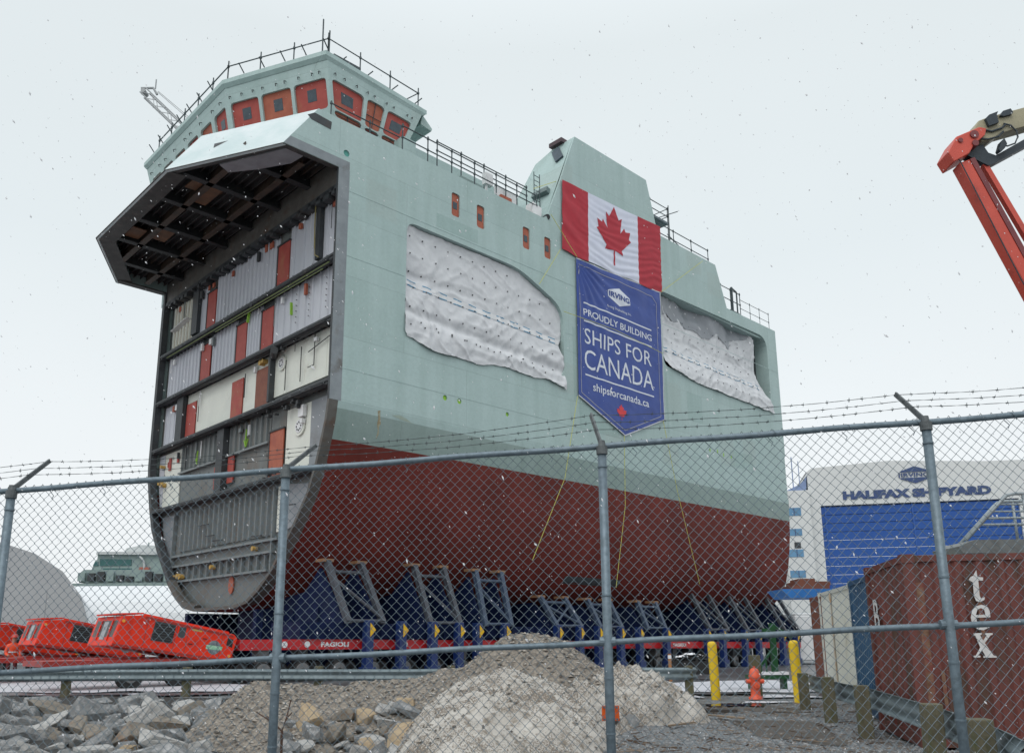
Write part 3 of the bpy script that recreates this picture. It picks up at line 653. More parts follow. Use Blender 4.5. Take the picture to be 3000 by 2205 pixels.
def face(i, wins, name="bridge_wall", boards=True):
    """wall i of the bridge, raked; wins = [(u0,u1,v0,v1,pane?)]"""
    j = (i + 1) % len(BT)
    b0, b1, t0, t1 = [Vector((p[0], p[1], z)) for p, z in ((BB[i], ZB), (BB[j], ZB), (BT[i], ZT), (BT[j], ZT))]
    nrm = (b1 - b0).cross(t0 - b0).normalized()
    cen = Vector((2.5, 10, 24))
    if nrm.dot(b0 - cen) < 0: nrm = -nrm
    Lb = (b1 - b0).length
    def S(u, v, w): return b0.lerp(b1, u).lerp(t0.lerp(t1, u), v) + nrm * w
    hole_l = []
    for (u0, u1, v0, v1, pn) in wins:
        ru = .16 / Lb; rv = .16 / 3.7
        pts = []
        for cx, cy, a0 in ((u1 - ru, v0 + rv, -90), (u1 - ru, v1 - rv, 0), (u0 + ru, v1 - rv, 90), (u0 + ru, v0 + rv, 180)):
            for k in range(5): a = R(a0 + 22.5 * k); pts.append((cx + ru * math.cos(a), cy + rv * math.sin(a)))
        hole_l.append(pts)
    mb = MB(); loops = [[(0, 0), (1, 0), (1, 1), (0, 1)]] + hole_l; flat = [p for l in loops for p in l]
    tri = tessellate_polygon([[Vector((p[0], p[1], 0)) for p in l] for l in loops]); n = len(flat)
    mb.v = [tuple(S(p[0], p[1], 0)) for p in flat] + [tuple(S(p[0], p[1], -.17)) for p in flat]
    for t in tri: mb.f.append(tuple(t)); mb.m.append(0); mb.f.append(tuple(n + k for k in t)); mb.m.append(0)
    b = 0
    for l in loops:
        for k in range(len(l)): k2 = (k + 1) % len(l); mb.f.append((b + k, b + k2, n + b + k2, n + b + k)); mb.m.append(0)
        b += len(l)
    wl = sb(mb, name, [GREEN])
    for idx, (u0, u1, v0, v1, pn) in enumerate(wins):
        mb = MB(); mb.hexa([S(u0, v0, -.16), S(u1, v0, -.16), S(u1, v1, -.16), S(u0, v1, -.16), S(u0, v0, -.12), S(u1, v0, -.12), S(u1, v1, -.12), S(u0, v1, -.12)])
        wb = sb(mb, "window_board", [ORGB if idx % 2 else REDB])
        if pn:
            cu = (u0 + u1) / 2; cv = (v0 + v1) / 2 + .02; du = .19 / Lb if pn == 1 else .24 / Lb; dv = .062 if pn == 1 else .075
            mb = MB(); mb.hexa([S(cu - du, cv - dv, -.119), S(cu + du, cv - dv, -.119), S(cu + du, cv + dv, -.119), S(cu - du, cv + dv, -.119), S(cu - du, cv - dv, -.108), S(cu + du, cv - dv, -.108), S(cu + du, cv + dv, -.108), S(cu - du, cv + dv, -.108)])
            sb(mb, "vision_pane", [PANE], wb)
        else:
            mb = MB(); mb.tube(S((u0 + u1) / 2, v0, -.06), S((u0 + u1) / 2, v1, -.06), .02, 6); mb.tube(S(u0, v0 * .55 + v1 * .45, -.06), S(u1, v0 * .55 + v1 * .45, -.06), .02, 6)
            sb(mb, "board_batten", [DGREY], wb)
    return S, nrm, wl
V0, V1 = .40, .775
S0, n0, w0 = face(0, [(.03, .335, V0, V1, 2), (.365, .655, V0, V1, 2), (.685, .965, V0, V1, 2)])
S1, n1, w1 = face(1, [(.02 + k * .163, .163 + k * .163 - .015, V0, V1, 1) for k in range(6)])
face(2, [(.1, .9, V0, V1, 1)]); face(3, []); face(4, [])
S5, n5, w5 = face(5, [(.06, .34, V0, V1, 2), (.38, .575, V0 - .02, V1, 0), (.615, .965, V0, V1, 2), (.06, .34, .30, .385, 0), (.38, .575, .30, .36, 0), (.615, .965, .30, .385, 0)])
mb = MB()
for k in range(9):
    for S, hh in ((S0, .86), (S5, .85), (S1, .86)):
        u = (k + .5) / 9 + random.uniform(-.03, .03); p = S(u, hh, 0); q = S(u, hh - .012, .14); mb.tube(p, q, .022, 5); mb.tube(q, S(u, hh - .045, .13), .022, 5)
sb(mb, "wiper_bracket", [DGREY])
# sloping lip under the roof edge
mb = MB()
for i in (0, 1, 5):
    j = (i + 1) % 6
    a, b, c, d = RP[i], RP[j], BT[j], BT[i]
    mb.hexa([(a[0], a[1], 26.38), (b[0], b[1], 26.38), (c[0], c[1], 26.22), (d[0], d[1], 26.22), (a[0], a[1], 26.42), (b[0], b[1], 26.42), (c[0], c[1], 26.42), (d[0], d[1], 26.42)])
sb(mb, "roof_lip", [GREEN])

# deckhouse behind the bridge, port funnel casing
mb = MB(); mb.box(4.55, 13.4, 2.6, 16.5, 21.2, 24.62); sb(mb, "deckhouse", [GREEN])
mb = MB()
mb.hexa([(4.2, 1.2, 23.05), (4.2, 1.9, 23.05), (5.0, 1.9, 23.05), (5.0, 1.2, 23.05), (4.2, 1.2, 23.8), (4.2, 1.9, 23.8), (5.0, 1.9, 23.8), (5.0, 1.2, 23.8)])
sb(mb, "deck_locker", [GREEN])
mb = MB()
A = [(13.0, .14, 22.2), (14.2, .14, 25.0), (15.5, .14, 28.3)]
mb.poly([(15.5, .14, 28.3), (15.5, 1.6, 28.3), (14.9, 2.6, 27.4), (14.1, 3.3, 25.2), (13.2, 4.2, 22.6), (13.0, .14, 22.2)])
mb.poly([(15.5, .14, 28.3), (22.3, .14, 28.3), (22.3, 1.6, 28.3), (15.5, 1.6, 28.3)])
mb.poly([(15.5, 1.6, 28.3), (22.3, 1.6, 28.3), (22.5, 2.6, 27.4), (14.9, 2.6, 27.4)])
mb.poly([(14.9, 2.6, 27.4), (22.5, 2.6, 27.4), (23.3, 4.2, 22.6), (13.2, 4.2, 22.6)])
mb.poly([(22.3, .14, 28.3), (23.3, .14, 24.9), (23.3, 4.2, 22.6), (22.5, 2.6, 27.4), (22.3, 1.6, 28.3)])
fc = sb(mb, "funnel_casing", [GREEN])
def onfront(t, z, w=0):   # sloping front of the casing
    s = 13.0 + (z - 22.2) * .41; return (s - w * .92, t, z + w * .38)
mb = MB(); mb.hexa([onfront(.35, 26.9, .02), onfront(.85, 26.7, .02), onfront(1.55, 27.8, .02), onfront(1.05, 28.0, .02), onfront(.35, 26.9, .12), onfront(.85, 26.7, .12), onfront(1.55, 27.8, .12), onfront(1.05, 28.0, .12)])
sb(mb, "exhaust_slot", [M("slot_dark", (.05, .075, .10), (.03, .05, .07), 3, .5)], fc)
mb = MB(); mb.box(15.2, 15.9, .75, 1.75, 28.25, 28.5); sb(mb, "exhaust_stub", [M("stub_red", (.09, .05, .06), (.05, .03, .035), 3, .5)], fc)
mb = MB(); mb.hexa([onfront(.5, 24.2, .02), onfront(1.7, 24.25, .02), onfront(1.75, 24.6, .02), onfront(.55, 24.55, .02), onfront(.5, 24.2, .3), onfront(1.7, 24.25, .3), onfront(1.75, 24.6, .3), onfront(.55, 24.55, .3)])
for k in range(5): pass
sb(mb, "louvre", [M("louvre_dark", (.16, .22, .22), (.10, .14, .14), 20, .5)], fc)
mb = MB()
mb.box(23.3, 30.0, .14, 6.0, 24.7, 24.9); mb.poly([(29.9, .14, 24.9), (29.9, 6, 24.9), (31.05, 6, 22.1), (31.05, .14, 22.1)]); sb(mb, "aft_house_top", [GREEN])

# rails: scaffold tubes along the deck edges
def rail(pts, hts, step, low, name="guard_rail", r=.032, t2=0, extra=.12):
    mb = MB(); pts = [Vector(p) for p in pts]
    for h in hts: mb.path([p + Vector((0, 0, h)) for p in pts], r, 6)
    for a, b in zip(pts, pts[1:]):
        k = max(1, round((b - a).length / step))
        for i in range(k + 1):
            p = a.lerp(b, i / k) ; mb.tube(p + Vector((0, 0, low)), p + Vector((0, 0, hts[0] + extra)), r, 6)
            for h in hts: mb.tube(p + Vector((0, 0, h - .05)), p + Vector((0, 0, h + .05)), r * 1.9, 6)
    return sb(mb, name, [SCAF])
rail([(3.5, .25, 22.2), (12.6, .35, 22.2)], [1.35, .75], 1.5, -.2)
rail([(6.5, 1.4, 22.2), (12.9, 1.4, 22.2)], [2.4, 1.9], 1.7, -.8)
rail([(.45, 1.6, 23.0), (4.7, 1.6, 23.0)], [.95, .15], 1.9, -1.8)
rail([(-2.0, 15.8, 26.7), (-2.05, 7.2, 26.7), (.45, 2.1, 26.7), (6.0, 2.4, 26.7)], [.95], 1.9, -.1, extra=.3)
mb = MB(); mb.tube((.3, 2.35, 26.6), (.25, 2.3, 28.7), .035, 6); mb.tube((.5, 2.1, 26.6), (.5, 2.1, 28.1), .035, 6); mb.tube((6.0, 2.4, 27.65), (5.0, 3.0, 26.8), .03, 6)
for k in range(12):
    a = Vector(RP[0]).lerp(Vector(RP[1]), k / 5) if k < 5 else Vector(RP[1]).lerp(Vector(RP[2]), (k - 4) / 8); mb.tube((a.x + .1, a.y, 26.7), (a.x - .28, a.y - .15, 27.0), .03, 5)
for k in range(4): s = 1 + k * 1.5; mb.tube((s, 2.1, 26.6), (s + .25, 1.75, 26.9), .03, 5)
mb.bar((.7, 2.0, 26.85), (2.2, 2.0, 26.85), .05, .12)
sb(mb, "roof_stanchion", [SCAF])
rail([(23.6, .4, 24.95), (29.7, .4, 24.95)], [1.15, .5], 2.0, -.1)
rail([(30.9, .3, 22.15), (33.4, .3, 22.15)], [1.75, .95], 1.3, -.1); rail([(33.4, .3, 22.15), (37.4, .3, 22.15)], [1.35, .7], 1.2, -.1, r=.02)
mb = MB(); mb.bar((32.35, .3, 22.2), (32.35, .3, 24.15), .12, .12); mb.bar((33.0, .3, 22.2), (33.0, .3, 23.95), .08, .08); mb.bar((32.35, .3, 24.1), (33.0, .3, 23.95), .08, .08); mb.box(31.9, 33.1, .2, .8, 22.15, 22.35); sb(mb, "davit_frame", [SCAF])
mb = MB(); mb.box(23.2, 25.0, .3, 2.0, 26.3, 26.45); sb(mb, "scaffold_platform", [M("plank_dark", (.14, .18, .20), (.09, .12, .14), 4, .6)])
rail([(23.1, .35, 26.4), (25.0, .35, 26.4), (25.0, 1.9, 26.4)], [1.05, .5], 1.9, -1.5)
mb = MB(); mb.tube((25.05, .3, 24.9), (25.05, .3, 27.7), .035, 6); mb.tube((24.2, -.1, 25.2), (26.6, .3, 25.0), .03, 6); mb.tube((24.6, 1.2, 26.9), (25.7, 0, 27.4), .03, 6); sb(mb, "scaffold_tube", [SCAF])
# small clutter on the side deck
mb = MB(); mb.box(7.3, 8.8, .5, .8, 22.15, 22.65); sb(mb, "louvred_box", [M("louvre_green", (.20, .28, .27), (.26, .34, .33), 14, .5)])
mb = MB(); mb.box(9.2, 9.7, .7, 1.0, 23.1, 23.75); mb.box(9.3, 9.4, .8, .9, 22.0, 23.1); sb(mb, "wrapped_locker", [WHITE])
mb = MB(); mb.box(10.6, 12.2, 1.5, 1.6, 22.0, 23.9, 0); mb.box(10.9, 11.7, 1.35, 1.5, 22.4, 23.4, 1); sb(mb, "tool_crate", [WHITE, ORGB])
mb = MB(); mb.hexa([(12.2, .3, 22.0), (12.9, .3, 21.95), (12.9, .9, 22.0), (12.2, .9, 22.0), (12.35, .35, 23.1), (12.95, .3, 22.9), (12.95, .9, 23.0), (12.35, .9, 23.1)]); sb(mb, "wrapped_locker", [WHITE])
mb = MB(); mb.tube((13.05, -.02, 22.3), (13.25, .3, 22.45), .16, 10); sb(mb, "mooring_roller", [DGREY])
for k, (a, b) in enumerate((((1.7, .3), (1.7, .5)), ((2.35, .3), (2.35, .5)))):
    pass
mb = MB()
for xx in (13.0, 13.45): mb.tube((xx, .9, 23.2), (xx, .9, 25.4), .025, 6)
for k in range(7): mb.tube((13.0, .9, 23.4 + k * .3), (13.45, .9, 23.4 + k * .3), .02, 6)
sb(mb, "ladder", [SCAF])
# ================================================================== CLOTHS ON THE SIDE
def cloth_root(name, label, cat, s, z, group=None):
    return thing(name, label, cat, tuple(W(s, 0, z)), math.pi / 2 - YAW, group)
# flag: corners in (s, z)
FTL, FTR, FBL, FBR = Vector((14.25, 25.0)), Vector((23.45, 25.45)), Vector((14.1, 20.77)), Vector((23.31, 20.95))
def flag_uv(u, v):
    p = FBL.lerp(FBR, u).lerp(FTL.lerp(FTR, u), v)
    p = p + Vector((0, -.10 * math.sin(math.pi * u * 3) ** 2 * (.3 if v > .95 else 1) * (1 - v) - .05 * math.sin(math.pi * u)))
    d = .10
    d += .024 * math.sin(34 * u + 15 * v * (1.2 - u) + 2.4 * noise.noise((u * 3, v * 3, 6))) * max(0, 1 - u * 1.5)
    cu = (u - .5) / .27; d += .016 * math.sin(62 * (v - .07 * min(1.5, abs(cu)) ** 2) + 3.5 * noise.noise((u * 4, v * 5, 3))) * (.35 + .65 * (1 - v)) * min(1, u * 2.5)
    d += .03 * noise.noise((u * 5, v * 4, 1.7))
    return p.x, p.y, d
fl = cloth_root("flag", "red and white maple leaf flag hung on the ship side above the blue banner", "flag", 18.7, 21)
def FX(u, v, off=0):
    s_, z_, d_ = flag_uv(u, v)
    fold = max(0, .06 - u) * 0
    return (s_ - 18.7, -d_ - off, z_ - 21)
mb = MB(); mb.grid(176, 84, lambda u, v: FX(u, v), lambda i, j: 0 if (i < 42 or i >= 131) else 1)
FLR = M("flag_red", (.43, .012, .03), (.37, .010, .026), 3, .6); FLW = M("flag_white", (.66, .69, .80), (.60, .63, .75), 2, .6)
mb.build("flag_cloth", [FLR, FLW], fl, smooth=True)
mb = MB()
lu = lambda x, y: FX(.4905 + x * .186, .545 + y * .425, .02)
patch(mb, LEAF, lu, .022, 0); mb.build("maple_leaf", [FLR], fl, smooth=True)

bn = cloth_root("banner", "blue pointed banner with white lettering hung below the flag", "banner", 19, 16)
BNP = [(15.25, 20.6), (15.17, 12.67), (19.05, 11.1), (22.9, 12.69), (23.09, 20.88)]
def bt(s, z):
    r = math.hypot(s - 15.3, 20.6 - z); a = math.atan2(20.6 - z, s - 15.25 + .001)
    d = .09 + .055 * math.exp(-r / 3.6) * math.sin(26 * a) * min(1, r) + .03 * math.exp(-abs(z - 20.2) / .8) * math.sin(s * 3.1)
    d += .03 * noise.noise((s * .9, z * .9, 4)) + .012 * noise.noise((s * 2.7, z * 2.7, 9)) + .012 * noise.noise((s * 1.2 + z, z * 4, 2))
    return d
def BX(s, z, off=0): return (s - 19, -bt(s, z) - off, z - 16)
mb = MB(); patch(mb, BNP, lambda s, z: BX(s, z), .11)
mb.build("banner_cloth", [M("banner_blue", (.022, .062, .30), (.019, .052, .26), 1.5, .42)], bn, smooth=True)
BW = M("banner_white", (.68, .72, .80), (.62, .66, .75), 3, .5)
def strip(mb, a, b, w, off=.012, fn=BX, step=.12):
    a = Vector(a); b = Vector(b); d = (b - a); k = max(1, int(d.length / step)); n = Vector((-d.y, d.x)).normalized() * w / 2
    o = len(mb.v)
    for i in range(k + 1):
        p = a + d * (i / k); mb.v.append(fn(p.x + n.x, p.y + n.y, off)); mb.v.append(fn(p.x - n.x, p.y - n.y, off))
    for i in range(k): mb.f.append((o + 2 * i, o + 2 * i + 1, o + 2 * i + 3, o + 2 * i + 2)); mb.m.append(0)
mb = MB()
for a, b in (((15.8, 18.13), (21.97, 18.09)), ((15.76, 17.07), (21.95, 17.03)), ((15.74, 13.96), (21.93, 13.92))): strip(mb, a, b, .085)
mb.build("rule", [BW], bn)
mb = MB(); bd = [(15.45, 20.3), (15.4, 12.86), (19.05, 11.38), (22.55, 12.83), (22.6, 20.0), (22.2, 20.35)]
for i in range(len(bd)): strip(mb, bd[i], bd[(i + 1) % len(bd)], .035)
mb.build("border_line", [M("border_grey", (.42, .42, .46), None, 3)], bn)
mb = MB()
for a, b in ((BNP[1], BNP[2]), (BNP[2], BNP[3]), (BNP[3], BNP[4]), (BNP[4], BNP[0])): strip(mb, a, b, .06, .006)
mb.build("hem", [M("hem_white", (.60, .62, .66), None, 3)], bn)
BF = lambda s, z: BX(s, z, .014)
for txt, a in (("PROUDLY BUILDING", (15.76, 21.98, 17.39, 17.79, .012)), ("SHIPS FOR", (15.78, 21.85, 15.77, 16.66, .0)), ("CANADA", (15.70, 21.93, 14.3, 15.44, .0))):
    mb = MB(); text_fit(mb, txt, a[0], a[1], a[2], a[3], BF, bold=a[4], cut=.16); mb.build("lettering", [BW], bn)
mb = MB(); text_fit(mb, "shipsforcanada.ca", 16.37, 21.4, 13.02, 13.62, BF, bold=.01, cut=.16); mb.build("lettering", [BW], bn)
mb = MB(); patch(mb, [(18.8 + x * .46, 12.4 + y * .46) for x, y in LEAF], BF, .06)
mb.build("small_leaf", [M("leaf_red", (.70, .05, .06), None, 3)], bn)
mb = MB(); patch(mb, [(17.97, 19.55), (18.99, 19.9), (20.01, 19.57), (20.01, 19.14), (18.99, 18.79), (17.97, 19.14)], BF, .12); mb.build("emblem", [BW], bn)
mb = MB(); text_fit(mb, "IRVING", 18.05, 19.94, 19.19, 19.52, lambda s, z: BX(s, z, .03), bold=.03, cut=.14); mb.build("emblem_lettering", [M("banner_blue2", (.022, .06, .28), None, 2)], bn)
mb = MB(); text_fit(mb, "Irving Shipbuilding Inc.", 17.9, 20.05, 18.42, 18.62, BF, cut=.14); mb.build("small_lettering", [BW], bn)

# tarpaulins over the two openings
TARP = M("tarp_white", (.65, .665, .69), (.57, .585, .61), 1.1, .5, .5, 9, dirt=(.42, .43, .46), dsc=.7, dlo=.6, dhi=.85)
TARPB = M("tarp_band", (.72, .73, .74), (.66, .67, .69), 2, .5); BDASH = M("tarp_blue", (.10, .30, .48), None, 5); BLK = M("button_black", (.02, .02, .025), None, 5)
def tarp(label, poly, tf, band, dots, s0, z0):
    r = cloth_root("tarpaulin", label, "tarpaulin", s0, z0, "white tarpaulins over the side openings")
    X = lambda s, z, o=0: (s - s0, tf(s, z) - o, z - z0)
    mb = MB(); patch(mb, poly, lambda s, z: X(s, z), .085)
    mb.build("tarp_sheet", [TARP], r, smooth=True)
    mb = MB(); (a, b, w) = band
    strip(mb, a, b, w, .015, X); mb.build("seam_band", [TARPB], r)
    mb = MB(); A = Vector(a); B = Vector(b); k = int((B - A).length / .9)
    for i in range(k):
        for o in (w * .5, -w * .5): strip(mb, A.lerp(B, (i + .15) / k) + Vector((0, o)), A.lerp(B, (i + .7) / k) + Vector((0, o * .9)), .05, .022, X)
    mb.build("seam_tape", [BDASH], r)
    mb = MB()
    for (x, z) in dots:
        p = [(x + .034 * math.cos(q * math.pi / 4), z + .034 * math.sin(q * math.pi / 4)) for q in range(8)]
        mb.prism(p, lambda u, v, w: X(u, v, w), .02, .045)
    o = mb.build("fastening_disc", [BLK], r); o["kind"] = "stuff"
def wrinkle(s, z, sd):
    w = noise.noise((s * .4 + sd, z * .5, sd)) * 1.2
    n1 = noise.noise((s * .75 + z * .55 + w, z * .35 - s * .25, sd + 2)); n2 = noise.noise((s * .5 - z * .9 + w, z * .5 + s * .2, sd + 8)); n3 = noise.noise((s * 2.2 + w, z * 1.3 - s * .6, sd + 5))
    n4 = noise.noise((s * 3.4 + z * 2.1 + w * 2, z * 2.2 - s * 1.7, sd + 13))
    return .065 * (1 - min(1, abs(n1) * 6)) ** 1.3 + .06 * (1 - min(1, abs(n2) * 6)) ** 1.3 + .035 * (1 - min(1, abs(n3) * 4.5)) + .016 * (1 - min(1, abs(n4) * 4)) + .02 * noise.noise((s * .5, z * .5, sd))
def bottom1(s):
    f = (s - 3.6) / 10.6
    return 13.25 - .45 * math.exp(-((f - .25) / .25) ** 2) + .12 * math.sin(s * 2.1) * .5 - .35 * f + .10 * noise.noise((s * 1.3, 0, 0))
TP1 = [(3.70, 18.6), (3.70, 16.0), (3.66, 14.2), (3.64, 13.35)] + [(3.75 + .35 * k, bottom1(3.75 + .35 * k)) for k in range(30)] + [(14.22, 12.75), (14.1, 14.4), (13.9, 15.25), (14.13, 15.6), (14.15, 17.32), (10.95, 18.58)]
def tf1(s, z):
    k = max(0, min(1, (z - 13.6) / 2.0)); a = -.06 + .27 * k + .05 * max(0, min(1, (z - 16.4) / 1.4))
    if s < 4.4: a -= .15 * k * (4.4 - s)
    if z < 15.6: a += .16 * math.exp(-((z - 14.35 + .06 * (s - 4)) / .25) ** 2)
    a += .14 * math.exp(-((z - 16.15) / .3) ** 2) * max(0, 1 - (s - 3.6) / 6)
    return a - wrinkle(s, z, 1) * (1 if k < .8 else .6)
dots1 = [(3.95 + .78 * i, 18.05 - .87 * j) for i in range(13) for j in range(6) if not (j == 0 and i > 8) and not (j == 1 and i > 11) and abs(18.05 - .87 * j - 15.4) > .25]
dots1 += [(4.2 + .75 * i, 15.58 - .02 * i) for i in range(13)] + [(4.5 + .9 * i, 13.9 - .06 * i) for i in range(10)]
tarp("white studded tarpaulin in the large opening left of the blue banner", TP1, tf1, ((3.7, 15.75), (13.9, 15.35), .26), dots1, 9, 15)
def bottom2(s):
    f = (s - 23.3) / 13
    return 16.35 - .5 * math.sin(min(1, f * 3) * 1.57) - .25 * f + .10 * noise.noise((s * 1.1, 5, 0))
TP2 = [(23.27, 21.05), (23.27, 18.0), (23.25, 17.0), (23.4, 16.5)] + [(23.7 + .4 * k, bottom2(23.7 + .4 * k)) for k in range(31)] + [(36.4, 15.55), (36.3, 16.1), (35.3, 17.4), (35.2, 19.5), (35.1, 20.9), (34.3, 21.22)]
def tf2(s, z):
    k = max(0, min(1, (z - 16.3) / 2.2)); a = -.08 + .72 * k
    if z > 19.2: a -= .10 * math.sin((s - 23) * 1.15) * (z - 19.2)
    return a - wrinkle(s, z, 7) * 1.0 - .05 * math.sin(s * 3.4 + z) * k
dots2 = [(23.8 + .85 * i, 19.9 - .9 * j + (.0)) for i in range(13) for j in range(3)] + [(23.9 + .6 * i, 17.35 - .01 * i) for i in range(19)] + [(25 + .8 * i, 16.6 - .03 * i) for i in range(11)]
tarp("white wrinkled tarpaulin sagging in the opening right of the blue banner", TP2, tf2, ((23.4, 17.45), (35.2, 17.2), .26), dots2, 30, 18)
mb = MB(); patch(mb, [(23.3, 21.0), (23.3, 19.9), (23.9, 19.8), (24.4, 20.0), (25.2, 19.75), (26.0, 19.85), (26.5, 19.6), (27.6, 19.75), (28.6, 19.5), (29.5, 19.6), (30.2, 20.2), (31, 19.9), (31.8, 19.4), (32.2, 20.2), (33, 20.4), (34.6, 20.9), (34.3, 21.2)], lambda s, z: (s, tf2(s, z) - .035, z), .3)
sb(mb, "translucent_sheet", [M("grey_sheet", (.30, .32, .35), (.24, .26, .29), 1, .4)], smooth=True)

# yellow tag ropes
def rope(label, pts, sag=.0, r=.016, t=-.22):
    out = []
    P_ = [Vector((*spT(x, y, t)[:1], t, spT(x, y, t)[1])) for x, y in pts]
    for a, b in zip(P_, P_[1:]):
        for i in range(9): q = a.lerp(b, i / 9); q.z -= sag * 4 * (i / 9) * (1 - i / 9); out.append(q)
    out.append(P_[-1]); c0 = P_[0]
    r_ = cloth_root("tag_rope", label, "rope", c0.x, c0.z, "yellow tag ropes on the ship side")
    mb = MB(); mb.path([(p.x - c0.x, p.y, p.z - c0.z) for p in out], r, 5); mb.build("rope_line", [ROPE], r_)
rope("yellow rope from the flag's lower left corner to the left tarpaulin", [(1642, 730), (1580, 832)])
rope("yellow rope crossing the red left edge of the flag", [(1614, 628), (1690, 752)], t=-.34)
rope("yellow rope crossing the banner between the two tarpaulins", [(1652, 912), (1800, 965), (1942, 1035)], t=-.36)
rope("yellow rope from the flag's lower right corner up the aft house", [(1938, 855), (2058, 765)])
rope("long yellow rope hanging from the banner's lower left corner", [(1692, 1160), (1655, 1400), (1560, 1640)], t=-.4)
rope("yellow rope hanging straight down from the banner's tip", [(1829, 1276), (1832, 1480), (1805, 1720)], t=-.4)
rope("yellow rope hanging from the banner's lower right corner", [(1943, 1232), (1985, 1440), (2050, 1710)], t=-.4)
rope("yellow rope from the flag's top left corner to the deck rail", [(1642, 527), (1563, 553)], t=.3)

# ================================================================== TRANSPORTERS AND CRADLES
def local(s, t): return W(s, t, 0).xy
RZ = math.pi / 2 - YAW
def zt(s): return gslope(s)
WHEELM = None
def trailer(t0, label, s0=-3.0, s1=38.4, full=True):
    p = W(s0, t0, 0); r = thing("modular_trailer", label, "trailer", (p.x, p.y, gslope(0)), RZ, "flat modular trailers under the ship")
    n = 26; Ls = s1 - s0
    # decks follow the gentle fall of the yard
    q = lambda s: gslope(s + s0)
    mb = MB()
    for i in range(n):
        a = Ls * i / n; b = Ls * (i + 1) / n
        za, zb = q(a), q(b)
        mb.hexa([(a, 0, 1.18 + za), (b, 0, 1.18 + zb), (b, 2.43, 1.18 + zb), (a, 2.43, 1.18 + za), (a, 0, 1.56 + za), (b, 0, 1.56 + zb), (b, 2.43, 1.56 + zb), (a, 2.43, 1.56 + za)])
    mb.build("deck_beam", [TRED], r)
    if full:
        me = None
        for i in range(25):
            a = 1.0 + i * 1.6
            for dy in (.05, 1.75):
                if dy > 1 and i > 8: continue
                if me is None:
                    mb = MB(); 
                    for yy in (0, .34): 
                        prof_ = [(.10, 0), (.18, .02), (.30, .02), (.36, .06), (.38, .14), (.36, .24), (.28, .28), (.1, .28)]
                        o = len(mb.v); k = 18
                        for (rr, y) in prof_:
                            for j in range(k): an = 2 * math.pi * j / k; mb.v.append((rr * math.cos(an), y + yy, rr * math.sin(an)))
                        for ii in range(len(prof_) - 1):
                            for j in range(k):
                                j2 = (j + 1) % k; mb.f.append((o + ii * k + j, o + ii * k + j2, o + (ii + 1) * k + j2, o + (ii + 1) * k + j)); mb.m.append(1 if ii < 2 else 0)
                    mb.tube((0, .04, 0), (0, .66, 0), .12, 10, 1)
                    w = mb.build("wheel", [BLACK, RIMG], r, smooth=True); me = w.data
                else:
                    w = bpy.data.objects.new("wheel", me); COL.objects.link(w); w.parent = r
                w.location = (a, dy, .40 + q(a))
                if dy < 1:
                    mb = MB(); mb.hexa([(a - .16, .2, .45 + q(a)), (a + .16, .2, .45 + q(a)), (a + .16, .6, .45 + q(a)), (a - .16, .6, .45 + q(a)), (a - .22, .1, 1.18 + q(a)), (a + .22, .1, 1.18 + q(a)), (a + .22, .6, 1.18 + q(a)), (a - .22, .6, 1.18 + q(a))])
                    mb.build("axle_leg", [DGREY if i % 3 else RIMG], r)
    else:
        mb = MB()
        for i in range(25):
            a = 1.0 + i * 1.6; 
            for dy in (.1, 1.6): mb.tube((a, dy, .40 + q(a)), (a, dy + .7, .40 + q(a)), .38, 12)
        o = mb.build("wheel_row", [BLACK], r)
    return r
tr = trailer(.35, "red modular trailer with white lettering along the near side under the ship")
q = lambda s: gslope(s - 3.0)
for s_ in (4.9, 16.5, 27.9):
    mb = MB(); text_fit(mb, "FAGIOLI", s_ - 1.6 - .0, s_ - .35, 1.29 + q(s_), 1.47 + q(s_), lambda u, v: (u, -.006, v), bold=.04); mb.build("lettering", [WHITE], tr)
for s_ in (1.75, 2.7, 7.3, 8.9):
    mb = MB(); mb.disc((s_, -.02, 1.37 + q(s_)), (0, 1, 0), .12, .015, 14); mb.build("reflector", [WHITE], tr)
trailer(8.0, "red modular trailer in the dark under the middle of the ship", full=False)
trailer(15.7, "red modular trailer under the far side of the ship", full=False)

def zhull(s, t):   # height of the near shell at t
    pr = prof(s)
    for (za, ta), (zb, tb) in zip(pr, pr[1:]):
        if ta <= t <= tb: return za + (zb - za) * (t - ta) / max(1e-6, tb - ta)
    return 1.4
PAIRS = [(1.36, 3.0, 1.85, 3.2, 2.23, 3.85, 0), (5.47, 7.1, 1.35, 3.2, 5.5, 6.95, 0), (8.62, 10.22, .85, 3.1, 8.05, 9.72, 1), (13.37, 15.14, 1.25, 2.05, 14.89, 13.3, 1), (16.66, 18.4, 1.0, 2.0, 16.34, 18.14, 1),
         (20.67, 22.31, .8, 1.97, 19.75, 22.23, 1), (26.92, 28.82, 1.8, 3.25, 26.33, 28.0, 0), (31.21, 33.12, 1.8, 3.25, 30.55, 32.21, 0), (36.05, 37.9, 1.8, 3.15, 35.29, 37.17, 0)]
order = ["first", "second", "third", "fourth", "fifth", "sixth", "seventh", "eighth", "last"]
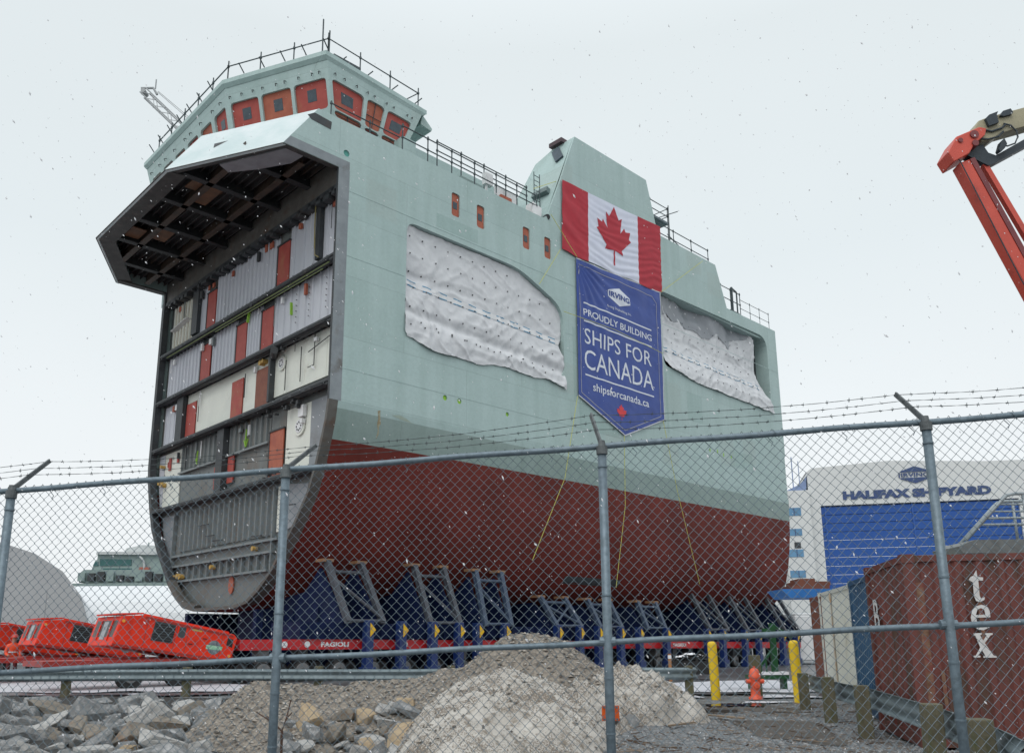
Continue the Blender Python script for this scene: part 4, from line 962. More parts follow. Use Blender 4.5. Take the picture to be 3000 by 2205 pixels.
for i, (sa, sb_, tt, zt_, pa, pb, kind) in enumerate(PAIRS):
    tall = "tall" if zt_ > 2.5 else "low"
    p = W(sa, 0, 0); g = gslope(sa)
    r = thing("ship_cradle", "%s dark blue cradle with sloping grey struts, %s in line from the cut end" % (tall, order[i]), "cradle", (p.x, p.y, g), RZ, "blue cradles holding up the ship")
    ls = sb_ - sa; zb = 2.22; H = KEEL + CAMZ - g   # hull bottom above local ground
    top = zt_ + CAMZ - g
    m_ = GREYP if kind == 0 else BLUEG
    for s_ in (0, ls):
        mb = MB(); mb.bar((s_, .15, zb), (s_, tt, top), .22, .22, up=(1, 0, 0)); mb.bar((s_ + .0, .1, zb - .05), (s_, tt + .05, top - .1), .08, .26, up=(1, 0, 0)); mb.build("strut", [m_], r)
        mb = MB(); mb.prism([(.45, 1.62), (.45, zb + .1), (tt + .45, top - .25), (tt + 1.6, min(top - .3, H + .6)), (CT, H - .02), (CT, 1.62)], lambda u, v, w: (w, u, v), s_ - .06, s_ + .06)
        for tq in (2.2, 4.2, 6.4): mb.box(s_ - .16, s_ + .16, tq - .03, tq + .03, 1.62, H - .05)
        mb.build("side_frame", [BLUE], r)
        mb = MB(); mb.box(s_ - .25, s_ + .25, tt - .1, tt + .5, top - .03, top + .09); mb.build("timber_pad", [M("timber_pad", (.30, .16, .08), (.22, .12, .06), 6, .7)], r)
    mb = MB(); mb.tube((0, .15, zb + .05), (ls, .15, zb + .05), .07, 8); zm = zb + (top - zb) * .82; tm = .15 + (tt - .15) * .82
    mb.tube((0, tm, zm), (ls, tm, zm), .08, 8)
    mb.tube((0, .15 + (tt - .15) * .72, zb + (top - zb) * .72), (ls, .2, zb + .15), .075, 8)
    if i == 3: mb.tube((ls, .15 + (tt - .15) * .72, zb + (top - zb) * .72), (0, .2, zb + .15), .06, 8)
    mb.build("tie_bar", [m_], r)
    for s_ in (pa - sa, pb - sa):
        gg = gslope(sa + s_) - g
        mb = MB(); mb.box(s_ - .17, s_ + .17, -.12, .2, .12 + gg, 2.3 + gg); mb.box(s_ - .26, s_ + .26, -.18, .25, .06 + gg, .5 + gg); post = mb.build("leg_post", [BLUEP], r, bevel=.01)
        mb = MB(); mb.prism([(s_ - .02, 1.66 + gg), (s_ - .02, 2.2 + gg), (s_ + .24, 1.93 + gg)], lambda u, v, w: (u, w, v), -.155, -.13); mb.build("yellow_marker", [YEL], r)
# longitudinal bearer beam along the trailers
p = W(-.6, 0, 0); r = thing("bearer_beam", "long dark blue bearer beam lying on the near red trailer", "beam", (p.x, p.y, 0), RZ)
mb = MB()
for i in range(20):
    a = 39.2 * i / 20; b = 39.2 * (i + 1) / 20; za, zb = gslope(a), gslope(b)
    mb.hexa([(a, .42, 1.57 + za), (b, .42, 1.57 + zb), (b, 2.6, 1.57 + zb), (a, 2.6, 1.57 + za), (a, .42, 2.2 + za), (b, .42, 2.2 + zb), (b, 2.6, 2.2 + zb), (a, 2.6, 2.2 + za)])
mb.build("beam_body", [BLUE], r)
mb = MB()
for i in range(48): a = .4 + i * .82; z = gslope(a); mb.box(a - .02, a + .02, .28, .42, 1.58 + z, 2.19 + z)
mb.box(0, 39, .27, .42, 1.57, 1.6)
mb.build("web_stiffener", [BLUE], r)
# dark far-side cradle walls
for k, tq in enumerate((5.6, 12.6)):
    p = W(0, tq, 0); r = thing("keel_block_wall", "dark blue stiffened beam wall under the keel, %s" % ("nearer" if k == 0 else "farther"), "beam", (p.x, p.y, 0), RZ, "blue beam walls under the keel")
    mb = MB(); mb.box(.3, 37, 0, .3, .2, 2.85)
    for i in range(24): mb.box(.5 + i * 1.5, .56 + i * 1.5, -.12, 0, .2, 2.85)
    mb.build("wall_body", [BLUE], r)

# generator packs at the trailer heads
def powerpack(t, label, ds=0.0, dz=0.0):
    s0 = -7.4; p = W(s0 + ds, t, 0); r = thing("generator_unit", label, "generator", (p.x, p.y, gslope(0)), RZ, "red generator units on the trailer heads")
    z = lambda v: v + CAMZ + dz
    body = [(0.0, z(-.12)), (.0, z(-.1)), (.28, z(.84)), (1.0, z(.87)), (4.15, z(.24)), (4.28, z(.1)), (4.05, z(-.72)), (3.95, z(-.76)), (1.2, z(-.28))]
    body = body[1:]
    mb = MB(); mb.prism(body, lambda u, v, w: (u, w, v), .0, 2.3); mb.build("housing", [PRED], r, bevel=.03)
    pr = lambda pts, w0, w1, nm, ma: (lambda b: (b.prism([(a, z(c)) for a, c in pts], lambda u, v, w: (u, w, v), w0, w1), b.build(nm, ma, r))[1])(MB())
    fq = lambda f, w, o: (.02 + .26 * f - o, w, z(-.09 + .92 * f) + o * .28)
    mb = MB(); mb.hexa([fq(.16, .2, -.01), fq(.16, 2.1, -.01), fq(.86, 2.1, -.01), fq(.86, .2, -.01), fq(.16, .2, .012), fq(.16, 2.1, .012), fq(.86, 2.1, .012), fq(.86, .2, .012)]); fo_ = mb.build("front_opening", [M("cab_dark", (.05, .045, .045), (.10, .09, .085), 5, .5)], r)
    mb = MB(); mb.hexa([fq(.2, .95, .013), fq(.2, 1.35, .013), fq(.82, 1.35, .013), fq(.82, .95, .013), fq(.2, .95, .02), fq(.2, 1.35, .02), fq(.82, 1.35, .02), fq(.82, .95, .02)]); mb.build("front_glass", [M("cab_glass", (.24, .27, .29), None, 3, .2)], fo_)
    for w_0 in (.55, 1.55):
        mb = MB(); mb.hexa([fq(.16, w_0, .012), fq(.16, w_0 + .07, .012), fq(.86, w_0 + .07, .012), fq(.86, w_0, .012), fq(.16, w_0, .05), fq(.16, w_0 + .07, .05), fq(.86, w_0 + .07, .05), fq(.86, w_0, .05)]); mb.build("front_bar", [PRED], r)
    pr([(1.22, .06), (1.35, .68), (2.05, .57), (1.93, -.05)], -.015, .002, "radiator_grille", [DGREY])
    pr([(2.12, .16), (2.19, .50), (2.41, .47), (2.35, .12)], -.015, .002, "inspection_hatch", [DARK])
    pr([(3.86, -.12), (3.92, .12), (4.12, .06), (4.08, -.22)], -.015, .002, "socket_recess", [BLACK])
    pr([(2.60, .38), (2.62, .44), (2.97, .38), (2.95, .32)], -.012, .002, "maker_plate", [M("plate_gold", (.5, .36, .10), None, 5)])
    for k in range(7):
        f = .08 + k * .135; pr([(1.26 + .12 * f, .05 + .6 * f - .02), (1.26 + .12 * f, .05 + .6 * f + .02), (1.95 + .1 * f, -.05 + .6 * f + .02), (1.95 + .1 * f, -.05 + .6 * f - .02)], -.03, -.015, "grille_slat", BLACK)
    for (a, b) in ((1.12, .74), (2.10, .53), (2.50, .45), (3.72, .22)): pr([(a, b), (a + .014, b), (a - .13, b - .85), (a - .144, b - .85)], -.004, .001, "panel_gap", DARK)
    pr([(1.0, .76), (1.02, .84), (4.12, .21), (4.1, .14)], -.02, .002, "edge_trim", M("trim_red_dark", (.34, .02, .012), (.26, .016, .01), 3, .5)); pr([(.02, -.08), (.02, -.02), (1.2, -.2), (4.02, -.64), (4.02, -.7), (1.2, -.27)], -.02, .002, "skirt_trim", MATS["trim_red_dark"])
    for a, b in ((.32, .68), (3.98, -.5)):
        mb = MB(); mb.disc((a, -.03, z(b)), (0, 1, 0), .05, .03, 12); mb.build("marker_lamp", [M("lamp_amber", (.8, .35, .05), None, 3, .3)], r)
    for a, b in ((2.5, -.05), (3.0, .12)): pr([(a, b), (a + .14, b - .02), (a + .14, b - .05), (a, b - .03)], -.03, .0, "door_handle", BLACK)
    mb = MB(); c = (3.42, z(-.2)); mb.prism([(c[0] + .24 * math.cos(a * .314), c[1] + .24 * math.sin(a * .314)) for a in range(20)], lambda u, v, w: (u, w, v), -.008, .002); em_ = mb.build("emblem_disc", [M("emblem_grey", (.24, .27, .29), (.06, .07, .08), 9, .5)], r)
    mb = MB(); mb.prism([(c[0] - .3, c[1] - .04), (c[0] - .27, c[1] + .1), (c[0] + .31, c[1] + .02), (c[0] + .28, c[1] - .1)], lambda u, v, w: (u, w, v), -.014, -.0081); mb.build("emblem_band", [M("emblem_green", (.06, .42, .20), (.45, .55, .45), 14, .5)], em_)
    mb = MB(); mb.bar((.15, 1.1, z(.9)), (1.0, 1.1, z(.93)), 1.9, .05); mb.bar((1.0, .15, z(.9)), (4.0, .15, z(.31)), .05, .05); mb.bar((1.0, 2.15, z(.9)), (4.0, 2.15, z(.31)), .05, .05); mb.build("top_rail", [PRED], r)
    mb = MB(); mb.box(-.2, 4.4, .5, 1.8, .75, 1.0); mb.box(-1.9, 3.0, .1, 2.2, .78, .95); mb.build("drawbar_frame", [M("frame_red", (.35, .02, .015), (.28, .02, .012), 3, .5)], r)
    for s_ in (.8, 2.4):
        mb = MB(); mb.tube((s_, .25, .4), (s_, .6, .4), .4, 18); mb.tube((s_, .22, .4), (s_, .26, .4), .2, 14, 1); mb.build("wheel", [BLACK, RIMG], r)
    mb = MB(); mb.path([(4.2, .4, z(0)), (4.45, .4, z(-.3)), (4.7, .5, z(-.2)), (4.9, .6, z(-.25))], .06, 6); mb.path([(4.2, .9, z(-.1)), (4.5, .9, z(-.45)), (4.9, .9, z(-.3))], .06, 6); mb.build("hydraulic_hose", [BLACK], r)
powerpack(.3, "orange red generator unit with dark grilles, nearest the grey fence post")
powerpack(8.0, "orange red generator unit partly hidden behind the nearest one", -.15, .02)
powerpack(15.7, "farthest orange red generator unit at the photo's left edge", -.2, -.02)
# ================================================================== GROUND
def axis(lo, hi, a, b, step):
    out = []; x = a
    while x <= b + 1e-6: out.append(x); x += step
    k = step
    x = b
    while x < hi: k *= 1.35; x += k; out.append(min(x, hi))
    k = step; x = a; pre = []
    while x > lo: k *= 1.35; x -= k; pre.append(max(x, lo))
    return pre[::-1] + out
def nz(x, y, s, k=0): return noise.noise((x * s, y * s, k))
gx = axis(-500, 500, -13, 11, .11); gy = axis(-60, 700, 9.5, 24, .11)
def gheight(X, Y):
    z = gh(X, Y)
    if Y < 26 and abs(X) < 15: z += .05 * nz(X, Y, .5) + .022 * nz(X, Y, 2.3, 3) + .010 * nz(X, Y, 7, 5)
    return z
mb = MB()
for X in gx:
    for Y in gy: mb.v.append((X, Y, gheight(X, Y)))
k = len(gy)
for i in range(len(gx) - 1):
    for j in range(k - 1): a = i * k + j; mb.f.append((a, a + k, a + k + 1, a + 1)); mb.m.append(0)
GM = M("ground_gravel", (.175, .185, .19), (.095, .10, .105), 11, .75, .6, 26, dirt=(.062, .048, .034), dsc=.55, dlo=.5, dhi=.62)
nt_ = GM.node_tree; b_ = nt_.nodes["Principled BSDF"]; base = b_.inputs["Base Color"].links[0].from_socket
tc_ = nd(nt_, "ShaderNodeTexCoord"); vo = nd(nt_, "ShaderNodeTexVoronoi", Scale=24.0); nt_.links.new(tc_.outputs["Object"], vo.inputs["Vector"])
vr = nd(nt_, "ShaderNodeMapRange"); vr.inputs[1].default_value = 0; vr.inputs[2].default_value = 1; vr.inputs[3].default_value = .35; vr.inputs[4].default_value = 1.9
bw = nd(nt_, "ShaderNodeRGBToBW"); nt_.links.new(vo.outputs["Color"], bw.inputs[0]); nt_.links.new(bw.outputs[0], vr.inputs[0])
ml = nd(nt_, "ShaderNodeMixRGB", blend_type='MULTIPLY'); ml.inputs[0].default_value = .8; nt_.links.new(base, ml.inputs[1]); nt_.links.new(vr.outputs[0], ml.inputs[2]); nt_.links.new(ml.outputs[0], b_.inputs["Base Color"])
tag(mb.build("ground", [GM], smooth=True), kind="structure")
def sheet(name, pts, ma, h=.012, kind="structure", rag=.25, step=.5):
    out = []
    for i in range(len(pts)):
        a = Vector(pts[i][:2]); b = Vector(pts[(i + 1) % len(pts)][:2]); kk = max(1, int((b - a).length / step)); d = (b - a).normalized() if (b - a).length else Vector((1, 0)); n = Vector((-d.y, d.x))
        for j in range(kk):
            p = a.lerp(b, j / kk); out.append(p + n * rag * nz(p.x, p.y, .9, 7))
    mb = MB(); patch(mb, [tuple(p) for p in out], lambda x, y: (x, y, (gheight(x, y) if Y_near(y) else gh(x, y)) + h + (.02 if Y_near(y) else 0)), .35 if max(p_[1] for p_ in pts) < 27 else .8)
    return tag(mb.build(name, [ma], smooth=True), kind=kind)
def Y_near(y): return y < 26
ASPH = M("wet_asphalt", (.055, .058, .062), (.085, .088, .092), 1.5, .35, .2, 40, dirt=(.22, .23, .25), dsc=.25, dlo=.5, dhi=.7)
SLUSH = M("slush_snow", (.62, .63, .67), (.50, .51, .55), 1.1, .6, .4, 9, dirt=(.22, .22, .23), dsc=.5, dlo=.55, dhi=.72)
sheet("road", [(-80, 24.6), (-12, 24.6), (4.2, 23.4), (20, 20.5), (60, 30), (60, 75), (-80, 75)], ASPH, .03, rag=.1, step=2)
sheet("snow_cover", [(-60, 26.3), (-20, 26.3), (-9.0, 25.6), (-4, 25.2), (-4, 26.6), (-9, 29.5), (-13, 33), (-60, 37)], SLUSH, .05, rag=.4)
sheet("snow_cover", [(-40, 25.1), (-9, 24.5), (-4, 24.2), (-4, 24.7), (-12, 25.5), (-40, 26.0)], SLUSH, .02, rag=.2)
sheet("snow_cover", [(3.2, 24.3), (7.6, 23.7), (9.8, 24.5), (12.5, 31), (9, 33), (5, 30), (3.4, 26.5)], SLUSH, .05, rag=.5)
sheet("snow_cover", [(3.2, 21.9), (5.0, 22.2), (4.8, 23.0), (3.3, 22.8)], SLUSH, .02, rag=.25, step=.3)
sheet("snow_cover", [(6.3, 22.0), (8.0, 21.5), (8.4, 22.6), (6.6, 23.2)], SLUSH, .02, rag=.25, step=.3)
DIRTB = M("wet_dirt", (.045, .035, .026), (.075, .062, .05), 4, .6, .5, 18)
sheet("dirt_patch", [(1.6, 17.9), (5.4, 17.2), (6.2, 18.5), (5.6, 20.2), (3.8, 19.9), (1.8, 19.6)], DIRTB, -.01, rag=.5, step=.3)
sheet("dirt_patch", [(3.6, 13.6), (4.6, 12.2), (5.0, 13.4), (5.3, 15.8), (4.2, 16.0)], DIRTB, -.01, rag=.4, step=.3)
sheet("dirt_patch", [(-10, 11), (-1.0, 11), (-.9, 16), (-2.5, 22.5), (-14, 24.2), (-18, 24), (-12, 11)], M("rubble_bed", (.022, .022, .022), (.04, .038, .035), 5, .8, .5, 15), .03, rag=.2, step=.4)

PUD = M("puddle_water", (.035, .04, .042), (.05, .05, .05), 2, .06)
sheet("puddle", [(4.3, 19.0), (5.4, 18.9), (5.7, 19.5), (4.9, 19.8), (4.2, 19.5)], PUD, .012, rag=.2, step=.2)
sheet("puddle", [(3.0, 17.6), (3.9, 17.5), (4.0, 17.8), (3.2, 17.95)], PUD, .012, rag=.15, step=.15)
sheet("snow_cover", [(5.3, 20.2), (6.4, 19.9), (6.6, 20.6), (5.6, 20.9)], SLUSH, .012, rag=.25, step=.25)

# ------------------------------------------------ heaps
def bump(X, Y, cx, cy, rx, ry, h, p=1.0):
    r = math.hypot((X - cx) / rx, (Y - cy) / ry)
    return h * max(0, 1 - r) ** p if r < 1 else 0
def smax(v, k=.08):
    m_ = max(v); return m_ + k * math.log(sum(math.exp((x - m_) / k) for x in v))
def rough(X, Y, a, sd):
    return a * (nz(X, Y, 1.1, sd) * .5 + nz(X, Y, 2.6, sd) * .28 + nz(X, Y, 6, sd) * .16 + nz(X, Y, 14, sd) * .10)
def heap(name, label, cat, fn, x0, x1, y0, y1, st, ma):
    mb = MB(); nx = int((x1 - x0) / st); ny = int((y1 - y0) / st); H = {}
    for i in range(nx + 1):
        for j in range(ny + 1): H[i, j] = fn(x0 + i * st, y0 + j * st)
    dp = lambda c: dip(x0 + c[0] * st, y0 + c[1] * st)
    idx = {}
    for i in range(nx):
        for j in range(ny):
            q4 = [(i, j), (i + 1, j), (i + 1, j + 1), (i, j + 1)]
            if max(H[c] for c in q4) > .0:
                f = []
                for c in q4:
                    if c not in idx: idx[c] = len(mb.v); mb.v.append((x0 + c[0] * st, y0 + c[1] * st, max(H[c], -.1) + dp(c)))
                    f.append(idx[c])
                mb.f.append(tuple(f)); mb.m.append(0)
    return tag(mb.build(name, [ma], smooth=True), label, cat)
def chunk(X, Y, sd):
    return .16 * (.5 - abs(nz(X, Y, 1.5, sd))) + .12 * (.5 - abs(nz(X, Y, 3.4, sd + 1))) + .06 * nz(X, Y, 8, sd) + .035 * nz(X, Y, 18, sd)
def gravelH(X, Y):
    t = max(0, min(1, (X + 6.4) / 4.6)); cy = 18.9 - .5 * t
    hx = .95 * max(0, min(1, (X + 6.9 + .0) / 1.2)) if X < -1 else .95 * max(0, 1 - (X + 1) / 2.5)
    ridge = hx * max(0, 1 - abs(Y - cy) / ((3.6 + 1.6 * min(1, max(0, (X + 5) / 2))) if Y < cy else 1.3))
    peak = bump(X, Y, .32, 17.2, 2.7, 2.9, 1.98, 1.0)
    peak = peak if peak < 1.55 else 1.55 + (peak - 1.55) * .4
    sh = bump(X, Y, -1.5, 17.8, 1.7, 2.2, 1.06, .8); low = bump(X, Y, -3.6, 15.2, 1.0, 3.4, .62, .8)
    v = smax([ridge, peak, sh, low, 0], .05) - .05 * math.log(5) - .01
    return v + (rough(X, Y, .16, 11) + .5 * chunk(X, Y, 31)) * min(1, v * 3) if v > -.02 else v
GRAV = M("brown_gravel", (.30, .265, .22), (.15, .13, .11), 16, .85, 1.0, 30, dirt=(.09, .078, .066), dsc=5.0, dlo=.5, dhi=.64)
heap("gravel_heap", "brown gravel heap with a pointed top behind the dirty snow", "gravel heap", gravelH, -8, 4, 12.2, 20.5, .06, GRAV)
def snowH(X, Y):
    a = bump(X, Y, -.15, 14.9, 1.8, 4.6, 1.0, .55); b = bump(X, Y, -.55, 12.4, 1.2, 2.8, .74, .55)
    c = bump(X, Y, 2.1, 16.4, 1.15, 1.4, .92, .4); d = bump(X, Y, 2.9, 16.4, .75, 1.0, .52, .45); e = bump(X, Y, 1.15, 15.4, .9, 1.8, .70, .55)
    v = smax([a, b, c, d, e, 0], .04) - .04 * math.log(6) - .01
    if v < -.02: return v
    r = rough(X, Y, .14, 23) + chunk(X, Y, 4) * (1.9 if X > 1.0 else 1.0)
    return v + r * min(1, v * 3)
DSNOW = M("dirty_snow", (.52, .495, .455), (.385, .36, .325), 3.0, .8, .9, 22, dirt=(.19, .16, .125), dsc=5.5, dlo=.5, dhi=.66)
nt_ = DSNOW.node_tree; b_ = nt_.nodes["Principled BSDF"]; base = b_.inputs["Base Color"].links[0].from_socket
tc_ = nd(nt_, "ShaderNodeTexCoord"); n_g = nd(nt_, "ShaderNodeTexNoise", Scale=44.0, Detail=5.0); nt_.links.new(tc_.outputs["Object"], n_g.inputs["Vector"])
n_p = nd(nt_, "ShaderNodeTexNoise", Scale=1.3, Detail=4.0); nt_.links.new(tc_.outputs["Object"], n_p.inputs["Vector"])
sm_ = nd(nt_, "ShaderNodeMath", operation='ADD'); nt_.links.new(n_g.outputs[0], sm_.inputs[0]); nt_.links.new(n_p.outputs[0], sm_.inputs[1])
rg = nd(nt_, "ShaderNodeValToRGB"); rg.color_ramp.elements[0].position = 0; rg.color_ramp.elements[1].position = 1
ad_ = nd(nt_, "ShaderNodeMapRange"); ad_.inputs[1].default_value = 1.0; ad_.inputs[2].default_value = 1.16; nt_.links.new(sm_.outputs[0], ad_.inputs[0])
mg = nd(nt_, "ShaderNodeMixRGB"); mg.inputs[2].default_value = (.17, .14, .11, 1); nt_.links.new(ad_.outputs[0], mg.inputs[0]); nt_.links.new(base, mg.inputs[1]); nt_.links.new(mg.outputs[0], b_.inputs["Base Color"])
heap("snow_heap", "big dirty snow heap full of grit in front of the gravel heap", "snow heap", snowH, -2.5, 4.4, 9.5, 18.8, .05, DSNOW)

# ------------------------------------------------ rocks
RK = [M("rock_grey", (.235, .24, .24), (.135, .14, .142), 4, .75, 1.0, 14, dirt=(.40, .40, .40), dsc=2.2, dlo=.5, dhi=.66),
      M("rock_brown", (.25, .22, .185), (.145, .13, .105), 4, .8, 1.0, 14, dirt=(.22, .12, .06), dsc=1.8, dlo=.56, dhi=.72),
      M("rock_pale", (.46, .455, .44), (.31, .305, .295), 4, .8, 1.0, 14, dirt=(.15, .13, .11), dsc=1.5),
      M("rock_tan", (.40, .31, .20), (.29, .22, .14), 3, .8, .7, 12, dirt=(.33, .33, .33), dsc=1.5)]
def rockmesh(sd, ma, flat):
    rnd = random.Random(sd); bm = bmesh.new()
    for i in range(15):
        v = Vector((rnd.gauss(0, 1), rnd.gauss(0, 1), rnd.gauss(0, 1))).normalized()
        kx = max(abs(v.x), abs(v.y), abs(v.z)); v = v * (1 / kx) ** .75 * rnd.uniform(.78, 1.0)
        bm.verts.new((v.x, v.y * .78, v.z * flat))
    r_ = bmesh.ops.convex_hull(bm, input=bm.verts); bmesh.ops.delete(bm, geom=[g for g in r_["geom_interior"] if isinstance(g, bmesh.types.BMVert)], context='VERTS')
    bmesh.ops.bevel(bm, geom=bm.edges[:], offset=.018, segments=1, affect='EDGES', profile=.6)
    bmesh.ops.triangulate(bm, faces=bm.faces); bmesh.ops.subdivide_edges(bm, edges=bm.edges[:], cuts=1)
    bmesh.ops.subdivide_edges(bm, edges=bm.edges[:], cuts=1)
    for v in bm.verts: v.co += v.co.normalized() * (.03 * noise.noise(v.co * 2.6 + Vector((sd, 0, 0))) + .03 * noise.noise(v.co * 7 + Vector((sd, 3, 0))))
    me = bpy.data.meshes.new("rock"); bm.to_mesh(me); bm.free(); me.materials.append(ma); me.update(); return me
kinds = [("grey angular boulder in the riprap along the fence", [rockmesh(10 + i, RK[0], .5 + .1 * i) for i in range(5)]),
         ("brown rust-stained boulder in the riprap along the fence", [rockmesh(30 + i, RK[1], .45 + .12 * i) for i in range(3)]),
         ("pale frosted boulder in the riprap along the fence", [rockmesh(50 + i, RK[2], .45 + .12 * i) for i in range(3)]),
         ("tan square-edged boulder in the riprap along the fence", [rockmesh(70 + i, RK[3], .55 + .1 * i) for i in range(2)])]
rnd = random.Random(5)
def put_rock(X, Y, r, kq, zb=None):
    lab, ms = kinds[kq]; o = bpy.data.objects.new("boulder", rnd.choice(ms)); COL.objects.link(o)
    base_ = max(gheight(X, Y), gravelH(X, Y) + dip(X, Y) if X > -8 else -9) if zb is None else zb
    o.location = (X, Y, base_ + r * .28); o.scale = (r * rnd.uniform(.85, 1.35), r * rnd.uniform(.8, 1.15), r * rnd.uniform(.7, 1.1))
    o.rotation_euler = (rnd.gauss(0, .3), rnd.gauss(0, .3), rnd.uniform(0, 6.28)); tag(o, lab, "boulder", "boulders of the riprap")
placed = []
def try_rock(X, Y, r, f=.66):
    for (a, b, c) in placed:
        if (a - X) ** 2 + (b - Y) ** 2 < (f * (r + c)) ** 2: return False
    placed.append((X, Y, r)); return True
for tries in range(9000):
    Y = rnd.uniform(11.2, 22.9); u = rnd.random(); xl = -.635 * Y; xr = -.345 * Y
    X = xl + (xr - xl) * u
    r = rnd.choice((.18, .22, .27, .32, .39, .47)) * (.8 + Y / 50)
    if try_rock(X, Y, r):
        q_ = rnd.random(); put_rock(X, Y, r, 0 if q_ < .58 else 1 if q_ < .78 else 2 if q_ < .95 else 3, gheight(X, Y) - .04 + .10 * rnd.random() - max(0, Y - 19.5) * .06)
    if len(placed) > 212: break
nmain = len(placed)
for tries in range(2500):                                # the pocket of pale rock left of the snow heap
    Y = rnd.uniform(11.1, 16.4); X = rnd.uniform(-.265 * Y, -.115 * Y)
    r = rnd.choice((.15, .19, .23, .28, .33))
    if try_rock(X, Y, r, .66):
        q_ = rnd.random(); put_rock(X, Y, r, 0 if q_ < .4 else 1 if q_ < .6 else 2 if q_ < .9 else 3)
    if len(placed) > nmain + 76: break
for x, y, r in ((900, 2025, .30), (925, 2050, .25), (1100, 1990, .16), (1085, 1995, .12), (845, 1975, .14), (1850, 2115, .17)):
    p = gz(x, y, .1); put_rock(p.x, p.y, r, 0)

# ------------------------------------------------ loose gravel, grit and litter
def scatter(name, n, area, hf, r0, r1, ma, flat=.6, seed=1, stick=0):
    q_ = random.Random(seed); mb = MB(); mats = ma
    for _ in range(n):
        X, Y = area(q_); z = hf(X, Y)
        if z is None: continue
        r = r0 + (r1 - r0) * q_.random() ** 2.2; a = q_.uniform(0, 6.28); mi = q_.randrange(len(ma)); c, s_ = math.cos(a), math.sin(a)
        if stick:
            l = r * q_.uniform(4, 12); mb.bar((X - c * l, Y - s_ * l, z + .012), (X + c * l, Y + s_ * l, z + .012 + q_.uniform(0, .05)), r, r * .7, mi); continue
        o = len(mb.v); kx, ky, kz = q_.uniform(.7, 1.3), q_.uniform(.7, 1.1), flat * q_.uniform(.7, 1.2)
        for (x, y, zz) in ((1, .1, 0), (.3, .9, .2), (-.8, .6, -.1), (-.9, -.5, .15), (.2, -1, 0), (.1, .1, 1), (-.3, -.2, .85)):
            x *= kx * r; y *= ky * r; mb.v.append((X + x * c - y * s_, Y + x * s_ + y * c, z + zz * kz * r))
        for f in ((0, 1, 5), (1, 2, 5), (2, 6, 5), (2, 3, 6), (3, 4, 6), (4, 5, 6), (4, 0, 5)): mb.f.append((o + f[0], o + f[1], o + f[2])); mb.m.append(mi)
    tag(mb.build(name, mats), kind="stuff")
PB = [M("pebble_a", (.20, .21, .22), None, 9, .8), M("pebble_b", (.115, .12, .125), None, 9, .8), M("pebble_c", (.30, .30, .30), None, 9, .8), M("pebble_d", (.16, .125, .095), None, 9, .8)]
def a_right(q_):
    Y = 10.8 + 9.5 * q_.random() ** 1.6; return q_.uniform(.04 * Y, .52 * Y), Y
def h_right(X, Y):
    return None if snowH(X, Y) > .02 or gravelH(X, Y) > .02 else gheight(X, Y)
scatter("loose_gravel", 15000, a_right, h_right, .010, .034, PB, seed=11)
def a_heap(q_): return q_.uniform(-7.4, 3.6), q_.uniform(11.2, 19.8)
def h_grav(X, Y):
    v = gravelH(X, Y); return None if v < .03 or snowH(X, Y) > v + .02 else v + dip(X, Y)
scatter("heap_stones", 16000, a_heap, h_grav, .012, .055, [M("grit_a", (.33, .29, .245), None, 9, .85), M("grit_b", (.17, .145, .12), None, 9, .85), M("grit_c", (.40, .37, .33), None, 9, .85), M("grit_d", (.085, .075, .065), None, 9, .85)], seed=12)
def a_snow(q_): return q_.uniform(-2.3, 4.0), q_.uniform(10.5, 18.4)
def h_snow(X, Y):
    v = snowH(X, Y)
    if v < .03 or gravelH(X, Y) > v: return None
    if nz(X, Y, 1.1, 40) + .35 * nz(X, Y, 4, 41) + (.22 if X > 1.0 else 0) < .02: return None
    return v + dip(X, Y)
scatter("snow_grit", 14000, a_snow, h_snow, .008, .032, [MATS["grit_b"], MATS["grit_d"], MATS["grit_a"]], seed=13)
def a_lit(q_):
    Y = 11.2 + 9 * q_.random(); return q_.uniform(.10 * Y, .42 * Y), Y
scatter("ground_litter", 240, a_lit, h_right, .010, .022, [M("litter_brown", (.085, .05, .03), None, 9, .85), M("litter_pale", (.26, .20, .15), None, 9, .85), MATS["litter_brown"]], seed=14, stick=1)

# ------------------------------------------------ planks, sticks, twig
WOOD = M("weathered_wood", (.30, .23, .165), (.20, .15, .105), 6, .8, .4, 30, stretch=(1, 6, 6)); WOODD = M("wet_wood", (.06, .05, .042), (.04, .033, .028), 6, .6, .4, 30)
def plank(a, b, w, h, ma, label, zb=.03):
    A = gz(*a, .08); B = gz(*b, .08); A.z = B.z = zb + h / 2 + .03; c = (A + B) / 2
    mb = MB(); mb.bar(A, B, w, h); tag(mb.build("plank", [ma], off=tuple(c), bevel=.006), label, "plank")
plank((1725, 2150), (1830, 2112), .16, .05, WOOD, "pale broken plank lying beside the orange panel", .16)
plank((1600, 2203), (1700, 2165), .18, .05, WOOD, "pale plank at the bottom edge on the dirty snow", .18)
plank((1690, 2165), (1800, 2128), .22, .16, WOODD, "dark wet timber at the foot of the snow heap")
plank((1960, 2123), (2035, 2113), .05, .03, WOOD, "thin pale stick lying on the gravel")
plank((2075, 2092), (2180, 2102), .07, .03, MATS["weathered_wood"], "long bleached lath on the gravel near the hydrant")
plank((2030, 2070), (2050, 2066), .07, .03, WOODD, "short brown offcut at the edge of the snow heap")
plank((2040, 2080), (2160, 2083), .10, .06, WOODD, "long dark timber lying across the gravel")
p = gz(836, 2200, .1); mb = MB()
q0 = Vector((p.x, 7.6, .1)); q1 = at(826, 2140, 7.6)
